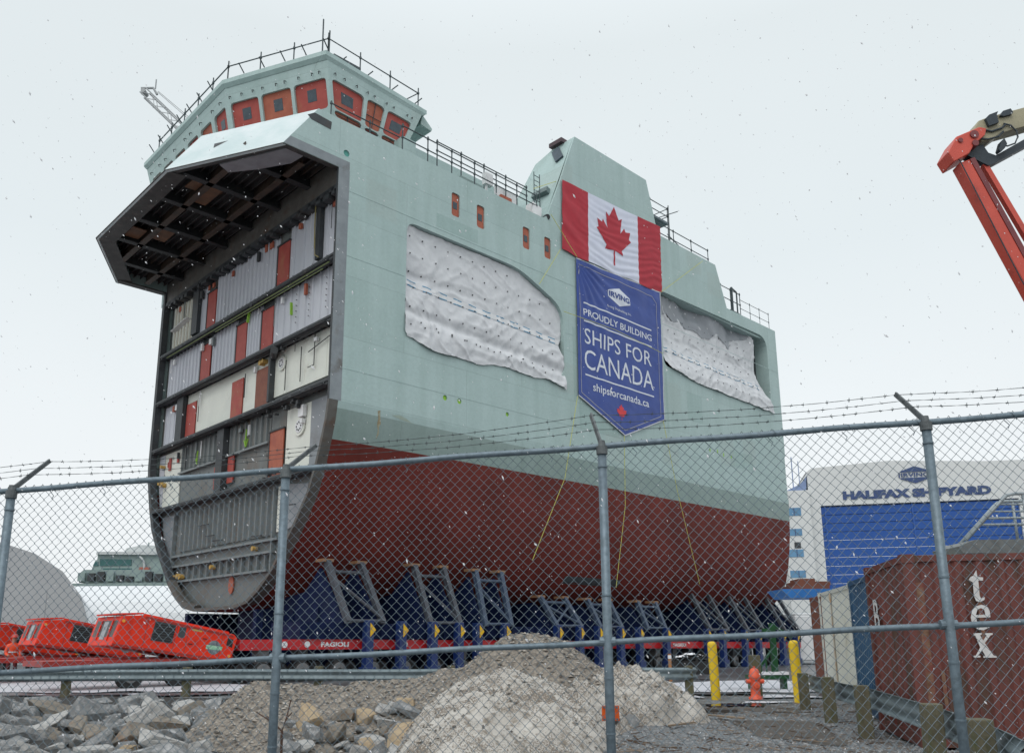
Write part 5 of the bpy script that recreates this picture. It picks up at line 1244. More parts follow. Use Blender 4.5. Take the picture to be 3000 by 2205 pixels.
mb.path([Vector((q1.x + .01, 7.6, 0)), q1], .012, 5); mb.path([q1, at(800, 2115, 7.6), at(782, 2098, 7.7)], .009, 5); mb.path([q1, at(838, 2105, 7.6), at(846, 2075, 7.7), at(852, 2050, 7.7)], .007, 5); mb.path([at(838, 2105, 7.6), at(856, 2085, 7.6)], .005, 5); mb.path([at(800, 2115, 7.6), at(752, 2085, 7.7)], .006, 5)
tag(mb.build("bare_twig", [M("twig", (.09, .045, .03), (.05, .03, .02), 9, .8)], off=(q1.x, 7.6, 0)), "bare brown twig growing by the second fence post", "twig")

# ================================================================== CHAIN LINK FENCE
FA, FB = 6.152, -.1093
def fp(X, z, w=0): return Vector((X + .109 * w, FA + FB * X + .994 * w, z))
def line_z(pa, pb):
    A = ray(*pa); B = ray(*pb)
    def sol(r): k = r.x / r.y; X = k * FA / (1 - k * FB); Y = FA + FB * X; return X, r.z / r.y * Y + CAMZ
    (xa, za), (xb, zb) = sol(A), sol(B); return lambda X: za + (zb - za) * (X - xa) / (xb - xa)
ztop = line_z((0, 1440), (3000, 1215)); zmid = line_z((0, 1968), (3000, 1820))
def fx(x, y): r = ray(x, y); k = r.x / r.y; return k * FA / (1 - k * FB)
PX_ = [fx(30, 1600), fx(828, 1750), fx(1768, 1500), fx(2745, 1600)]
PXS = [PX_[0] - 2.3] + PX_ + [PX_[3] + 2.3]
fence = thing("chain_link_fence", "galvanised chain link fence with barbed wire across the whole foreground", "fence", tuple(fp(0, 0)))
FO = fp(0, 0); fo = lambda v: v - FO
arms = [(.0, .45, .30), (.02, .45, .30), (.10, .50, .27), (-.04, .34, .30), (-.05, .30, .26), (-.05, .3, .28)]
lean = [0, -.012, -.008, .003, .006, .01]
tips = []
for X, (ax, ad_, az), ln in zip(PXS, arms, lean):
    zt_ = ztop(X); mb = MB()
    b = fp(X, -.3, -.045); t = fp(X + ln, zt_ - .05, -.045)
    mb.tube(fo(b), fo(t), .0325, 16); post = mb.build("fence_post", [GALV], fence, smooth=True)
    mb = MB(); c = t + Vector((0, 0, -.02)); mb.tube(fo(c), fo(c + Vector((0, 0, .06))), .042, 14); mb.tube(fo(c + Vector((0, 0, .055))), fo(c + Vector((0, 0, .105))), .03, 10, r2=.024)
    tip = t + Vector((ax, ad_, az + .08)); mb.bar(fo(c + Vector((0, 0, .07))), fo(tip), .014, .036); mb.bar(fo(c + Vector((0, .01, .06))), fo(tip + Vector((0, 0, -.008))), .028, .010)
    mb.build("barb_arm", [M("arm_steel", (.15, .165, .17), (.08, .09, .095), 14, .55, .2, 40, metal=.4)], fence); tips.append((t + Vector((0, 0, .1)), tip))
    mb = MB()
    for z in (zt_ - .17, zmid(X) + .32, zmid(X) - .25, zmid(X) - .62):
        mb.tube(fo(fp(X + ln * z / 2.8, z, -.045)), fo(fp(X + ln * z / 2.8, z + .012, -.045)), .0375, 14)
    z = zmid(X); mb.tube(fo(fp(X - .055, z + .005, -.035)), fo(fp(X + .055, z + .005, -.035)), .034, 12)
    mb.build("tie_band", [GALV], fence)
x0, x1 = PXS[0], PXS[-1]
for nm, zf, r in (("top_rail", ztop, .0225), ("mid_rail", zmid, .0215)):
    mb = MB(); n = 40
    mb.path([fo(fp(x0 + (x1 - x0) * i / n, zf(x0 + (x1 - x0) * i / n) + .004 * math.sin(i * 1.3), -.01)) for i in range(n + 1)], r, 12); mb.build(nm, [GALV], fence, smooth=True)
mb = MB(); x = x0
while x < x1:
    for zf in (ztop, zmid):
        z = zf(x); mb.path([fo(fp(x + .012 * k, z + .029 * math.sin(a), -.01 + .029 * math.cos(a))) for k, a in enumerate([i * math.pi / 4 for i in range(9)])], .0022, 4)
        mb.path([fo(fp(x, z - .02, .02)), fo(fp(x + .035, z - .06, .02)), fo(fp(x + .02, z - .085, .015))], .003, 4)
    x += rnd.uniform(.42, .68)
mb.build("wire_tie", [GALVW], fence)
# woven mesh: one zigzag picket next to another
pw = .0365; ph = .0385; mbv = []; mbf = []; r = .0018
nw = int((x1 - x0) / pw)
offs = [Vector((r * 1.4, 0, 0)), Vector((0, -r, 0)), Vector((-r * 1.4, 0, 0)), Vector((0, r, 0))]
for w in range(nw):
    xa = x0 + w * pw; zt_ = ztop(xa) + .030; n = int((zt_ - .02) / ph); o = len(mbv)
    for i in range(n + 1):
        z = zt_ - i * ph; side = (i + w) % 2; X = xa + (pw * 1.04 if side else -pw * .04) + .003 * noise.noise((xa * 2, z * 2, 0))
        sagx = .010 * noise.noise((xa * .8, z * .9, 5)); p = fo(fp(X + sagx, z + .006 * noise.noise((xa * 1.2, z, 9)), .028 + (.004 if side else -.004) + .012 * noise.noise((xa * .7, z * .6, 2))))
        for of in offs: mbv.append(tuple(p + of))
    for i in range(n):
        for j in range(4): j2 = (j + 1) % 4; mbf.append((o + i * 4 + j, o + i * 4 + j2, o + i * 4 + 4 + j2, o + i * 4 + 4 + j))
    # twisted end above the rail
    p0 = Vector(mbv[o]);
mb = MB(); mb.v = mbv; mb.f = mbf; mb.m = [0] * len(mbf); wm = mb.build("wire_mesh", [GALVW], fence)
mb = MB()
for w in range(0, nw, 2):
    xa = x0 + w * pw + pw * .5; z = ztop(xa); mb.path([fo(fp(xa - .012, z + .018, .02)), fo(fp(xa, z + .040, .018)), fo(fp(xa + .012, z + .022, .02))], .0026, 4)
mb.build("knuckled_end", [BARB], fence)
for f in (.97, .66, .36):
    mb = MB(); pts = []
    for (a0, b0), (a1, b1) in zip(tips, tips[1:]):
        A = a0.lerp(b0, f); B = a1.lerp(b1, f)
        for i in range(26):
            q_ = i / 26; p = A.lerp(B, q_); p.z -= .035 * 4 * q_ * (1 - q_) + .004 * noise.noise((p.x * 3, f * 9, 0)); pts.append(p)
    pts.append(B)
    for ph_ in (0, math.pi): mb.path([fo(p + Vector((0, .0022 * math.cos(i * 1.7 + ph_), .0022 * math.sin(i * 1.7 + ph_)))) for i, p in enumerate(pts)], .0014, 4)
    x = pts[0].x + .05
    i = 0
    while i < len(pts) - 1:
        p = pts[i].lerp(pts[i + 1], rnd.random() * .4)
        for k in range(2):
            a = rnd.uniform(0, 6.28); dv = Vector((.004, math.cos(a), math.sin(a))).normalized() * .017; mb.path([fo(p - dv + Vector((k * .006, 0, 0))), fo(p + dv + Vector((k * .006 + .003, 0, 0)))], .0015, 4)
        mb.path([fo(p + Vector((-.008, 0, 0))), fo(p + Vector((.012, 0, 0)))], .0042, 5); i += rnd.choice((1, 2))
    mb.build("barbed_strand", [BARB], fence)
A = at(1763, 2066, 6.13); B = at(1815, 2110, 6.13); mb = MB(); mb.box(A.x, B.x, 6.13, 6.136, B.z, A.z)
for xx in (.12, .88):
    for zz_ in (.1, .9): px_ = A.x + (B.x - A.x) * xx; pz_ = B.z + (A.z - B.z) * zz_; mb.box(px_ - .006, px_ + .006, 6.124, 6.131, pz_ - .006, pz_ + .006, 1)
tag(mb.build("warning_panel", [M("panel_orange", (.85, .13, .01), (.80, .11, .008), 4, .5), GALVW], off=((A.x + B.x) / 2, 6.13, B.z)), "plain orange panel tied low on the chain link fence behind the third post", "panel")
# ================================================================== STREET FURNITURE
YB = M("bollard_yellow", (.72, .50, .012), (.66, .44, .01), 5, .45, dirt=(.45, .30, .03), dsc=3, dlo=.6, dhi=.8)
for (bx, by, h, lab, worn) in ((2098, 2045, 1.40, "yellow bollard left of the orange hydrant, next to the short timber post", 0), (2343, 2057, 1.42, "yellow bollard right of the orange hydrant, with a scraped grey patch near its foot", 1)):
    p = gz(bx, by); r = thing("bollard", lab, "bollard", (p.x, p.y, 0), 0, "yellow bollards by the hydrant")
    mb = MB(); mb.lathe([(.115, -.1), (.115, h - .09), (.108, h - .04), (.085, h - .012), (.05, h), (.0, h + .004)], (0, 0, 0), 28); o = mb.build("bollard_pipe", [YB], r, smooth=True); o.rotation_euler = (0, R(-1.2 if not worn else -2), 0)
    if worn:
        mb = MB(); mb.grid(8, 6, lambda u, v: (.118 * math.sin(-.15 + 1.1 * u + .25 * v), -.118 * math.cos(-.15 + 1.1 * u + .25 * v), .22 + .34 * v + .05 * math.sin(u * 7))); mb.build("worn_patch", [M("worn_metal", (.22, .23, .25), (.13, .10, .09), 12, .6)], r, smooth=True)
HY = M("hydrant_orange", (.78, .125, .06), (.70, .105, .05), 4, .5, dirt=(.45, .08, .05), dsc=3)
p = gz(2215, 2047); r = thing("fire_hydrant", "orange fire hydrant standing between the two yellow bollards", "hydrant", (p.x, p.y, 0))
mb = MB(); mb.lathe([(.17, 0), (.17, .05), (.125, .06), (.115, .12), (.112, .46), (.13, .48), (.13, .52), (.115, .53)], (0, 0, 0), 28); mb.build("barrel", [HY], r, smooth=True)
mb = MB(); mb.lathe([(.145, .52), (.145, .57), (.128, .60), (.120, .66), (.09, .72), (.05, .745), (0, .75)], (0, 0, 0), 28); mb.build("bonnet", [HY], r, smooth=True)
mb = MB(); mb.lathe([(.03, .74), (.03, .79), (0, .79)], (0, 0, 0), 6); mb.build("operating_nut", [HY], r)
for sgn in (-1, 1):
    mb = MB(); mb.tube((sgn * .1, 0, .43), (sgn * .19, 0, .43), .05, 14); mb.tube((sgn * .18, 0, .43), (sgn * .215, 0, .43), .062, 8); mb.tube((sgn * .21, 0, .43), (sgn * .24, 0, .43), .02, 6); mb.build("outlet_cap", [HY], r)
mb = MB(); mb.tube((0, -.1, .36), (0, -.16, .36), .075, 16); mb.tube((0, -.155, .36), (0, -.185, .36), .082, 8); mb.tube((0, -.18, .36), (0, -.21, .36), .024, 6); mb.build("pumper_cap", [HY], r)
mb = MB()
for k in range(8): a = k * math.pi / 4; mb.tube((.15 * math.cos(a), .15 * math.sin(a), .05), (.15 * math.cos(a), .15 * math.sin(a), .075), .014, 6)
mb.build("flange_bolt", [HY], r)
mb = MB(); mb.box(-.025, .025, -.125, -.112, .40, .48); mb.build("number_plate", [DGREY], r)

TIMB = M("treated_timber", (.135, .12, .075), (.085, .078, .05), 4, .8, .4, 22, dirt=(.07, .085, .03), dsc=2.5, dlo=.5, dhi=.7, stretch=(4, 4, 1))
GRAIL = M("rail_galvanised", (.20, .25, .27), (.135, .175, .19), 2, .5, .1, 20, metal=.25, dirt=(.10, .12, .12), dsc=1.2)
WPROF = [(0, .155), (.03, .13), (.08, .11), (.085, .08), (.03, .03), (.02, 0), (.03, -.03), (.085, -.08), (.08, -.11), (.03, -.13), (0, -.155)]
def guardrail(label, pts, posts, zr, side=1, zp=.80, pwid=.2):
    """w-beam through pts (x, y); posts a list of (x, y)"""
    r = thing("guard_rail", label, "guard rail", (pts[0][0], pts[0][1], 0)); o = Vector((pts[0][0], pts[0][1], 0))
    mb = MB(); rows = []
    for i, p in enumerate(pts):
        a = Vector(pts[max(i - 1, 0)]); b = Vector(pts[min(i + 1, len(pts) - 1)]); d = (b - a).normalized(); n = Vector((d.y, -d.x)) * side
        for (w, h) in WPROF: mb.v.append((p[0] + n.x * (w + .02) - o.x, p[1] + n.y * (w + .02) - o.y, zr + h + gh(p[0], p[1])))
    k = len(WPROF)
    for i in range(len(pts) - 1):
        for j in range(k - 1): a = i * k + j; mb.f.append((a, a + 1, a + k + 1, a + k)); mb.m.append(0)
    ob = mb.build("rail_beam", [GRAIL], r, smooth=True); sm = ob.modifiers.new("thick", 'SOLIDIFY'); sm.thickness = .006
    d = (Vector(pts[-1]) - Vector(pts[0])).normalized(); n = Vector((d.y, -d.x)) * side
    for (x, y) in posts:
        c = Vector((x - o.x, y - o.y, 0)); mb = MB(); zz = zp + rnd.uniform(-.03, .03); rx = Vector((d.x, d.y, 0)) * pwid / 2; ry = Vector((n.x, n.y, 0)) * pwid / 2; tl = Vector((rnd.uniform(-.02, .02), rnd.uniform(-.02, .02), 0))
        q = [c - rx - ry, c + rx - ry, c + rx + ry, c - rx + ry]; mb.hexa([v + Vector((0, 0, -.1)) for v in q] + [v + tl + Vector((0, 0, zz)) for v in q])
        mb.build("rail_post", [TIMB], r, bevel=.012)
    return r
pl = [gz(195, 2042), gz(505, 2047)]
y_at = lambda X: 24.55 - .105 * (X + 12.75) if X > -12.75 else 24.55
xs_ = [-30 + 1.6 * i for i in range(22)]
lp = [(x, y_at(x) - .14) for x in xs_ if x < 4.4] + [(4.55, y_at(4.5) - .12), (4.8, y_at(4.8) + .15)]
guardrail("long galvanised guard rail on timber posts along the yard behind the boulders and heaps", lp, [(x, y_at(x)) for x in (-24.2, -20.4, -16.5, -12.75, -9.18, -5.4, -1.7, 1.6)] + [(4.62, y_at(4.6) + .02)], .60)
rp = [gz(2352, 1968, .76), gz(2425, 1988, .76), gz(2525, 2007, .76), gz(2722, 2062, .76), gz(2870, 2112, .76)]
rpx = [(rp[0].x - .0, rp[0].y), (rp[1].x, rp[1].y), (rp[2].x, rp[2].y), (rp[3].x, rp[3].y), (rp[4].x, rp[4].y)]
beam = [(p[0] + .16, p[1] + .06) for p in rpx] + [(rpx[4][0] - .05, rpx[4][1] - .55)]
beam[-2] = (rpx[4][0] + .14, rpx[4][1] + .05)
guardrail("galvanised guard rail on mossy timber posts running toward the camera beside the rust red container", [(beam[0][0] + .3, beam[0][1] + 1.2)] + beam, rpx, .55, side=-1, zp=.77)
p = gz(2238, 2047); mb = MB(); mb.box(-.13, .13, -.1, .1, -.1, 1.05); tag(mb.build("timber_post", [TIMB], bevel=.012), "grey brown timber post standing just behind the orange hydrant", "post").location = (p.x, p.y + .6, 0)

# green pipe stand and snowy scrap behind the bollards
p = gz(2300, 2025); r = thing("green_pipe_stand", "dark green steel stand with upright pegs behind the right yellow bollard", "stand", (p.x - .25, p.y + 1.2, 0))
GRN = M("machine_green", (.012, .085, .028), (.01, .06, .022), 4, .45)
mb = MB(); mb.box(-.45, .7, -.25, .25, .3, .42); mb.box(-.4, -.3, -.2, .2, 0, .3); mb.box(.55, .65, -.2, .2, 0, .3); mb.build("base_frame", [GRN], r)
mb = MB()
for k in range(5): mb.box(-.42 + k * .16, -.38 + k * .16, -.2, -.16, .42, .42 + .3 + .1 * (k % 2))
mb.build("peg", [GRN], r)
mb = MB(); mb.box(.3, .46, -.08, .08, .42, 1.9); mb.bar((.38, 0, 1.2), (-.2, 0, .45), .07, .07); mb.bar((.38, 0, 1.85), (.95, 0, 1.5), .08, .08); mb.box(.1, .3, -.1, .1, 1.55, 1.75); mb.build("mast", [GRN], r)
mb = MB(); mb.box(-.1, .7, -.27, .24, .42, .5); mb.build("snow_cap", [SNOW], r)
p = gz(2040, 1985); r = thing("scrap_bundle", "dark bundle of hoses and scrap dusted with snow left of the left bollard", "scrap", (p.x, p.y + 1.0, 0))
mb = MB()
for k in range(26):
    a = rnd.uniform(0, 6.28); c = Vector((rnd.uniform(-.6, .65), rnd.uniform(-.3, .3), rnd.uniform(.55, .8))); mb.path([c + Vector((.22 * math.cos(a + q_), .1 * math.sin(a + q_), .12 * math.sin(2 * q_ + a))) for q_ in (0, .9, 1.8, 2.7, 3.6)], .035, 6)
mb.box(-.75, .8, -.35, .35, .1, .6); mb.build("hose_coil", [BLACK], r)
mb = MB()
for k in range(9): c = (rnd.uniform(-.7, .7), rnd.uniform(-.3, .3)); mb.lathe([(rnd.uniform(.1, .2), .0), (.1, .05), (0, .07)], (c[0], c[1], rnd.uniform(.72, .86)), 9)
mb.build("snow_cap", [SNOW], r, smooth=True)
p = gz(1984, 2000); mb = MB(); mb.box(-.05, .05, -.05, .05, 0, .95); mb.box(-.055, .055, -.055, .055, .78, .9, 1); tag(mb.build("marker_stake", [M("stake_wood", (.35, .16, .06), None, 6), WHITE]), "thin orange brown stake behind the long guard rail near the left bollard", "stake").location = (p.x, p.y + 1.2, 0)

# ================================================================== CONTAINERS
def container(label, o, rz, Lc, ma, maroof, hc=2.59, wc=2.44, pitch=.28, doors=False):
    """local x along the long side, y across; origin at the near bottom corner"""
    r = thing("shipping_container", label, "container", (o[0], o[1], o[2]), rz, "shipping containers behind the right guard rail")
    def corr(a, b, z0, z1, dep, nrm):
        mb = MB(); a = Vector(a); b = Vector(b); d = b - a; k = max(2, round(d.length / pitch)); n = Vector(nrm); P_ = []
        for i in range(k):
            for f, w in ((0.0, 0), (.25, 0), (.4, -dep), (.85, -dep)): P_.append(a + d * ((i + f) / k) + n * w)
        P_.append(b)
        for p_, q_ in zip(P_, P_[1:]): mb.poly([(p_.x, p_.y, z0), (q_.x, q_.y, z0), (q_.x, q_.y, z1), (p_.x, p_.y, z1)])
        return mb
    corr((.12, 0, 0), (Lc - .12, 0, 0), .16, hc - .1, .035, (0, -1, 0)).build("long_wall", [ma], r)
    corr((0, .1, 0), (0, wc - .1, 0), .16, hc - .1, .035, (-1, 0, 0)).build("end_wall", [ma], r)
    mb = MB(); mb.box(.05, Lc - .05, .06, wc, hc - .09, hc - .02); mb.box(.05, Lc, wc - .05, wc, .1, hc - .1); mb.box(Lc - .05, Lc, .05, wc, .1, hc - .1); mb.build("roof", [maroof], r)
    mb = MB()
    for (x, y) in ((-.02, -.02), (Lc - .13, -.02), (-.02, wc - .13), (Lc - .13, wc - .13)): mb.box(x, x + .15, y, y + .15, 0, hc)
    mb.box(.13, Lc - .13, -.012, .08, 0, .16); mb.box(.13, Lc - .13, -.012, .05, hc - .1, hc - .01); mb.box(-.012, .08, .13, wc - .13, 0, .16); mb.box(-.012, .05, .13, wc - .13, hc - .1, hc - .01)
    mb.build("corner_frame", [ma], r)
    mb = MB()
    for (x, y) in ((-.03, -.03), (Lc - .15, -.03), (-.03, wc - .15)):
        for z in (-.0, hc - .11): mb.box(x, x + .18, y, y + .18, z - .005, z + .118)
    mb.build("corner_casting", [ma], r)
    return r
RUSTC = M("container_red", (.155, .040, .030), (.11, .031, .025), 1.2, .6, .15, 20, dirt=(.075, .036, .022), dsc=2.4, dlo=.5, dhi=.62, stretch=(1.6, 1.6, .35))
ct = gz(2643, 1625, 1.12 + CAMZ); rz = R(-11.0); dx = Vector((math.cos(rz), math.sin(rz)))
rc = container("rust red shipping container with vertical white lettering tex", (ct.x, ct.y, .03), rz, 6.06, RUSTC, RUSTC)
def cpx(x, y):      # survey point on the long wall of the red container
    n = Vector((-dx.y, dx.x, 0)); r_ = ray(x, y); q = r_ * (Vector((ct.x, ct.y, 0)).dot(n) / r_.dot(n)); return ((q - Vector((ct.x, ct.y, 0))).xy.dot(dx), q.z + CAMZ - .03)
TEXW = M("lettering_white", (.66, .66, .66), (.52, .50, .49), 9, .6, dirt=(.30, .14, .11), dsc=3.5, dlo=.62, dhi=.7)
cx_ = lambda x, y: (2450 + x / 2.522, 1550 + y / 2.522)
TEX = {"t": [[(1031, 300), (1040, 350), (1082, 355), (1080, 378), (1046, 378), (1056, 490), (1066, 508), (1094, 500), (1092, 520), (1062, 536), (1030, 528), (1014, 490), (1006, 392), (975, 372), (988, 352), (1008, 342)]],
       "e": [[(1136, 648), (1030, 652), (1040, 690), (1062, 712), (1098, 716), (1136, 700), (1130, 722), (1085, 744), (1038, 738), (1002, 704), (990, 650), (1000, 600), (1030, 566), (1070, 556), (1110, 566), (1130, 600)], [(1028, 632), (1098, 628), (1090, 594), (1066, 580), (1040, 592)]],
       "x": [[(1010, 766), (1072, 764), (1070, 778), (1060, 780), (1082, 820), (1108, 780), (1098, 778), (1098, 766), (1152, 764), (1152, 778), (1138, 780), (1094, 838), (1160, 930), (1182, 934), (1182, 946), (1084, 946), (1084, 934), (1098, 930), (1072, 890), (1046, 930), (1062, 932), (1062, 944), (1012, 946), (1012, 932), (1028, 930), (1060, 870), (1024, 784), (1010, 780)]]}
for ch, lp_ in TEX.items():
    lp_ = [[cpx(*cx_(x, y)) for x, y in l] for l in lp_]; fl_ = [p_ for l in lp_ for p_ in l]
    mb = MB(); mb.v = [(u, -.018, v) for u, v in fl_]
    for t_ in tessellate_polygon([[Vector((u, v, 0)) for u, v in l] for l in lp_]): mb.f.append(tuple(t_)); mb.m.append(0)
    mb.build("lettering", [TEXW], rc)
mb = MB(); text_fit(mb, "B", 0, .34, 1.55, 2.05, lambda u, v: (-.02, 2.05 - u, v), bold=.02); mb.build("lettering", [TEXW], rc)
mb = MB()
for (x, w, z0_, z1_) in ((.13, .10, .5, 2.2), (.5, .06, .3, 1.5), (.9, .05, 1.3, 2.2), (.33, .05, .2, 1.0)):
    mb.box(x, x + w, -.0145, -.013, z0_, z1_)
mb.build("rust_streak", [M("rust_streak", (.10, .045, .02), (.24, .15, .10), 9, .8, dirt=(.17, .038, .030), dsc=5, dlo=.42, dhi=.6)], rc)
NAVYC = M("container_blue", (.022, .085, .17), (.017, .07, .145), 1.2, .5, .1, 20, dirt=(.02, .05, .09), dsc=1.1)
CREAMC = M("container_cream", (.62, .64, .58), (.56, .57, .52), 1.2, .5, .1, 20, dirt=(.40, .38, .30), dsc=1.0, stretch=(1, 1, .4))
BRNC = M("container_brown", (.19, .062, .035), (.14, .048, .03), 1.2, .6, .1, 20)
def cbox(label, pa, pb, wid, ma, zc, hc, hf, streaks=()):
    """container whose shown face runs between two surveyed top corners"""
    a = gz(*pa, zc + hc); b = gz(*pb, zc + hc); return a, b
# blue and cream boxes stand beyond the red one, ends in one row
def end_row(label, a, b, wid, ma, hc=2.59, pitch=.2):
    d = Vector((b.x - a.x, b.y - a.y)); rz_ = math.atan2(d.y, d.x)
    return container(label, (a.x, a.y, a.z - hc), rz_, d.length, ma, ma, hc=hc, wc=wid, pitch=pitch)
aB = gz(2487, 1703, 2.62); bB = gz(2543, 1682, 2.62); 
n1_ = end_row("dark blue shipping container between the red and the cream one", aB, bB, 2.44, NAVYC)
aC = gz(2398, 1737, 2.66); bC = gz(2489, 1709, 2.66)
cc = end_row("cream shipping container with an orange rust run down its middle", aC, bC, 2.44, CREAMC, hc=2.62, pitch=.16)
Lx = (bC - aC).length
mb = MB(); mb.box(Lx * .40, Lx * .40 + .09, -.016, -.0135, .1, 2.5); mb.box(Lx * .4 - .1, Lx * .4 + .16, -.015, -.0132, 2.3, 2.55); mb.build("rust_streak", [M("rust_orange", (.42, .20, .06), (.55, .42, .27), 8, .8, dirt=(.60, .62, .56), dsc=6, dlo=.45, dhi=.62)], cc)
aD = gz(2374, 1751, 2.62); bD = gz(2402, 1741, 2.62); bD = aD + (bD - aD).normalized() * 2.3; bc = end_row("brown shipping container at the far left end of the row", aD, bD, 2.44, BRNC)
TY = aD.y + .5; A = at(2296, 1745, TY); w_ = 2.4
r = thing("steel_tray", "bright blue flat steel tray lying on the brown container, sticking out over its edge", "tray", (A.x, TY, 2.66))
mb = MB(); mb.hexa([(.18, 0, 0), (w_, 0, 0), (w_, 1.5, 0), (.18, 1.5, 0), (-.05, 0, .26), (w_, 0, .26), (w_, 1.5, .26), (-.05, 1.5, .26)]); mb.build("tray", [M("skip_blue", (.02, .17, .50), (.016, .14, .42), 3, .5)], r)
r = thing("timber_stack", "small brown timber stack on top of the blue steel tray", "timber", (A.x, TY, 2.92))
mb = MB(); mb.box(.35, 1.5, .2, 1.3, 0, .12); mb.box(.5, 1.55, .25, 1.25, .12, .24); mb.box(.62, 1.1, .3, 1.2, .24, .33); mb.build("timber", [BRNC], r)
p = at(2374, 1800, 60); mb = MB(); mb.box(-1.15, 1.15, 0, 4, .3, 3.4); mb.box(-1.05, 1.05, .1, 3.9, 3.4, 3.55); r = tag(mb.build("white_van_body", [WHITE], off=(0, 0, 0), bevel=.12), "plain white box body glimpsed behind the last cradle beside the brown container", "van body"); r.location = (p.x, 60, gh(p.x, 60))

# gangway with handrails above the red container
GGR = M("gangway_grey", (.17, .185, .185), (.115, .125, .125), 3, .55, .1, 20, dirt=(.09, .085, .08), dsc=1.5)
A = at(2808, 1600, 20); r = thing("gangway", "grey steel gangway with pipe handrails above the red container", "gangway", (A.x, 20, 0)); z0_ = A.z
mb = MB(); mb.prism([(0, z0_), (.42, z0_ + .16), (9, z0_ + .2), (9, z0_ - .2), (.1, z0_ - .16)], lambda u, v, w: (u, w, v), 0, 1.3); mb.build("walkway", [GGR], r)
RAILM = M("handrail_galv", (.34, .39, .41), (.27, .31, .33), 6, .45, metal=.2)
mb = MB()
for y in (.05, 1.25):
    dxx = 0 if y < 1 else .45
    mb.path([(.22 + dxx, y, z0_ + .15), (1.25 + dxx, y, z0_ + 1.15), (1.36 + dxx, y, z0_ + 1.24), (1.55 + dxx, y, z0_ + 1.28), (9, y, z0_ + 1.3)], .042, 8)
    mb.path([(.75 + dxx, y, z0_ + .68), (9, y, z0_ + .72)], .032, 8); mb.path([(1.15 + dxx, y, z0_ + 1.02), (9, y, z0_ + 1.0)], .025, 8)
    for k in range(5): mb.tube((1.75 + dxx + k * 1.6, y, z0_ + .15), (1.75 + dxx + k * 1.6, y, z0_ + 1.28), .035, 8)
mb.build("handrail", [RAILM], r, smooth=True)
mb = MB()
for x in (2.5, 7): mb.box(x - .1, x + .1, .2, .4, 0, z0_ - .15); mb.box(x - .1, x + .1, .9, 1.1, 0, z0_ - .15)
mb.build("support_leg", [GGR], r)

# ================================================================== BOOM LIFT (arm in view, carrier beyond the frame)
BY = 16.0
LR = M("lift_red", (.60, .085, .055), (.53, .07, .045), 2, .45, dirt=(.30, .05, .04), dsc=1.4); LRD = M("lift_red_dark", (.20, .042, .045), (.16, .035, .04), 2, .5); LB = M("lift_beige", (.36, .33, .22), (.30, .275, .18), 2, .5, dirt=(.19, .18, .13), dsc=1.2); LK = M("lift_dark", (.028, .042, .055), (.02, .03, .04), 4, .5)
K = at(2800, 440, BY); E0 = at(3000, 805, BY)
r = thing("boom_lift", "red articulated boom arm with beige upper boom against the sky", "boom lift", (E0.x + 2.6, BY, 0)); ro = Vector((E0.x + 2.6, BY, 0))
lv = lambda p: p - ro
dirn = (E0 - K).normalized(); foot = K + dirn * 9.5
def bx(mb, a, b, w, h, yc=0, mi=0): mb.bar(lv(a + Vector((0, yc, 0))), lv(b + Vector((0, yc, 0))), w, h, mi, up=(0, 1, 0))
mb = MB(); nrm_ = Vector((dirn.z, 0, -dirn.x)); bx(mb, K + dirn * .35 + nrm_ * .06, foot + nrm_ * .06, .25, .30); mb.build("lower_boom", [LR], r, bevel=.02)
mb = MB(); bx(mb, K + dirn * .35 - nrm_ * .12, foot - nrm_ * .12, .11, .32); mb.build("boom_edge", [LRD], r)
K2 = at(2862, 450, BY); mb = MB(); off_ = K2 - K; RE = K2 + (at(3000, 683, BY) - K2) * 1.9; bx(mb, K2, RE, .11, .12); tt_ = (RE - K).dot(dirn); bx(mb, RE, K + dirn * tt_, .16, .14); mb.build("link_rod", [LR], r)
kn = [(2760, 464), (2784, 420), (2850, 392), (2872, 396), (2868, 415), (2838, 440), (2822, 468), (2778, 492)]
kp = [at(x, y, BY) for x, y in kn]; mb = MB(); mb.prism([(q_.x - ro.x, q_.z) for q_ in kp], lambda u, v, w: (u, w, v), -.25, .25); mb.build("knuckle", [LR], r, bevel=.02)
mb = MB()
for (x, y, rr) in ((2795, 432, .05), (2835, 415, .09), (2838, 440, .07)): q_ = at(x, y, BY); mb.tube((q_.x - ro.x, -.28, q_.z), (q_.x - ro.x, .28, q_.z), rr, 14)
mb.build("pivot_pin", [LRD], r)
pl_ = [(2840, 394), (2854, 368), (2880, 358), (3000, 325), (3240, 259), (3240, 310), (3000, 381), (2918, 404), (2890, 425), (2862, 428)]
mb = MB(); mb.prism([(at(x, y, BY).x - ro.x, at(x, y, BY).z) for x, y in pl_], lambda u, v, w: (u, w, v), -.17, .17); mb.build("upper_boom", [LB], r, bevel=.015)
pl_ = [(2826, 462), (2842, 440), (2872, 432), (2888, 455), (2910, 463), (3000, 412), (3240, 275), (3240, 300), (3000, 435), (2912, 483), (2888, 492)]
mb = MB(); mb.prism([(at(x, y, BY).x - ro.x, at(x, y, BY).z) for x, y in pl_], lambda u, v, w: (u, w, v), -.10, .10); mb.build("lift_cylinder", [LK], r)
for pl_ in ([(2870, 366), (2880, 356), (2906, 346), (2902, 356), (2908, 378), (2880, 388)], [(2912, 358), (2920, 345), (2942, 338), (2950, 349), (2946, 354), (2922, 360)], [(2915, 432), (2924, 424), (2932, 440), (2926, 452), (2912, 462), (2908, 456)]):
    mb = MB(); mb.prism([(at(x, y, BY).x - ro.x, at(x, y, BY).z) for x, y in pl_], lambda u, v, w: (u, w, v), -.24, -.1); mb.build("valve_block", [LK], r)
mb = MB()
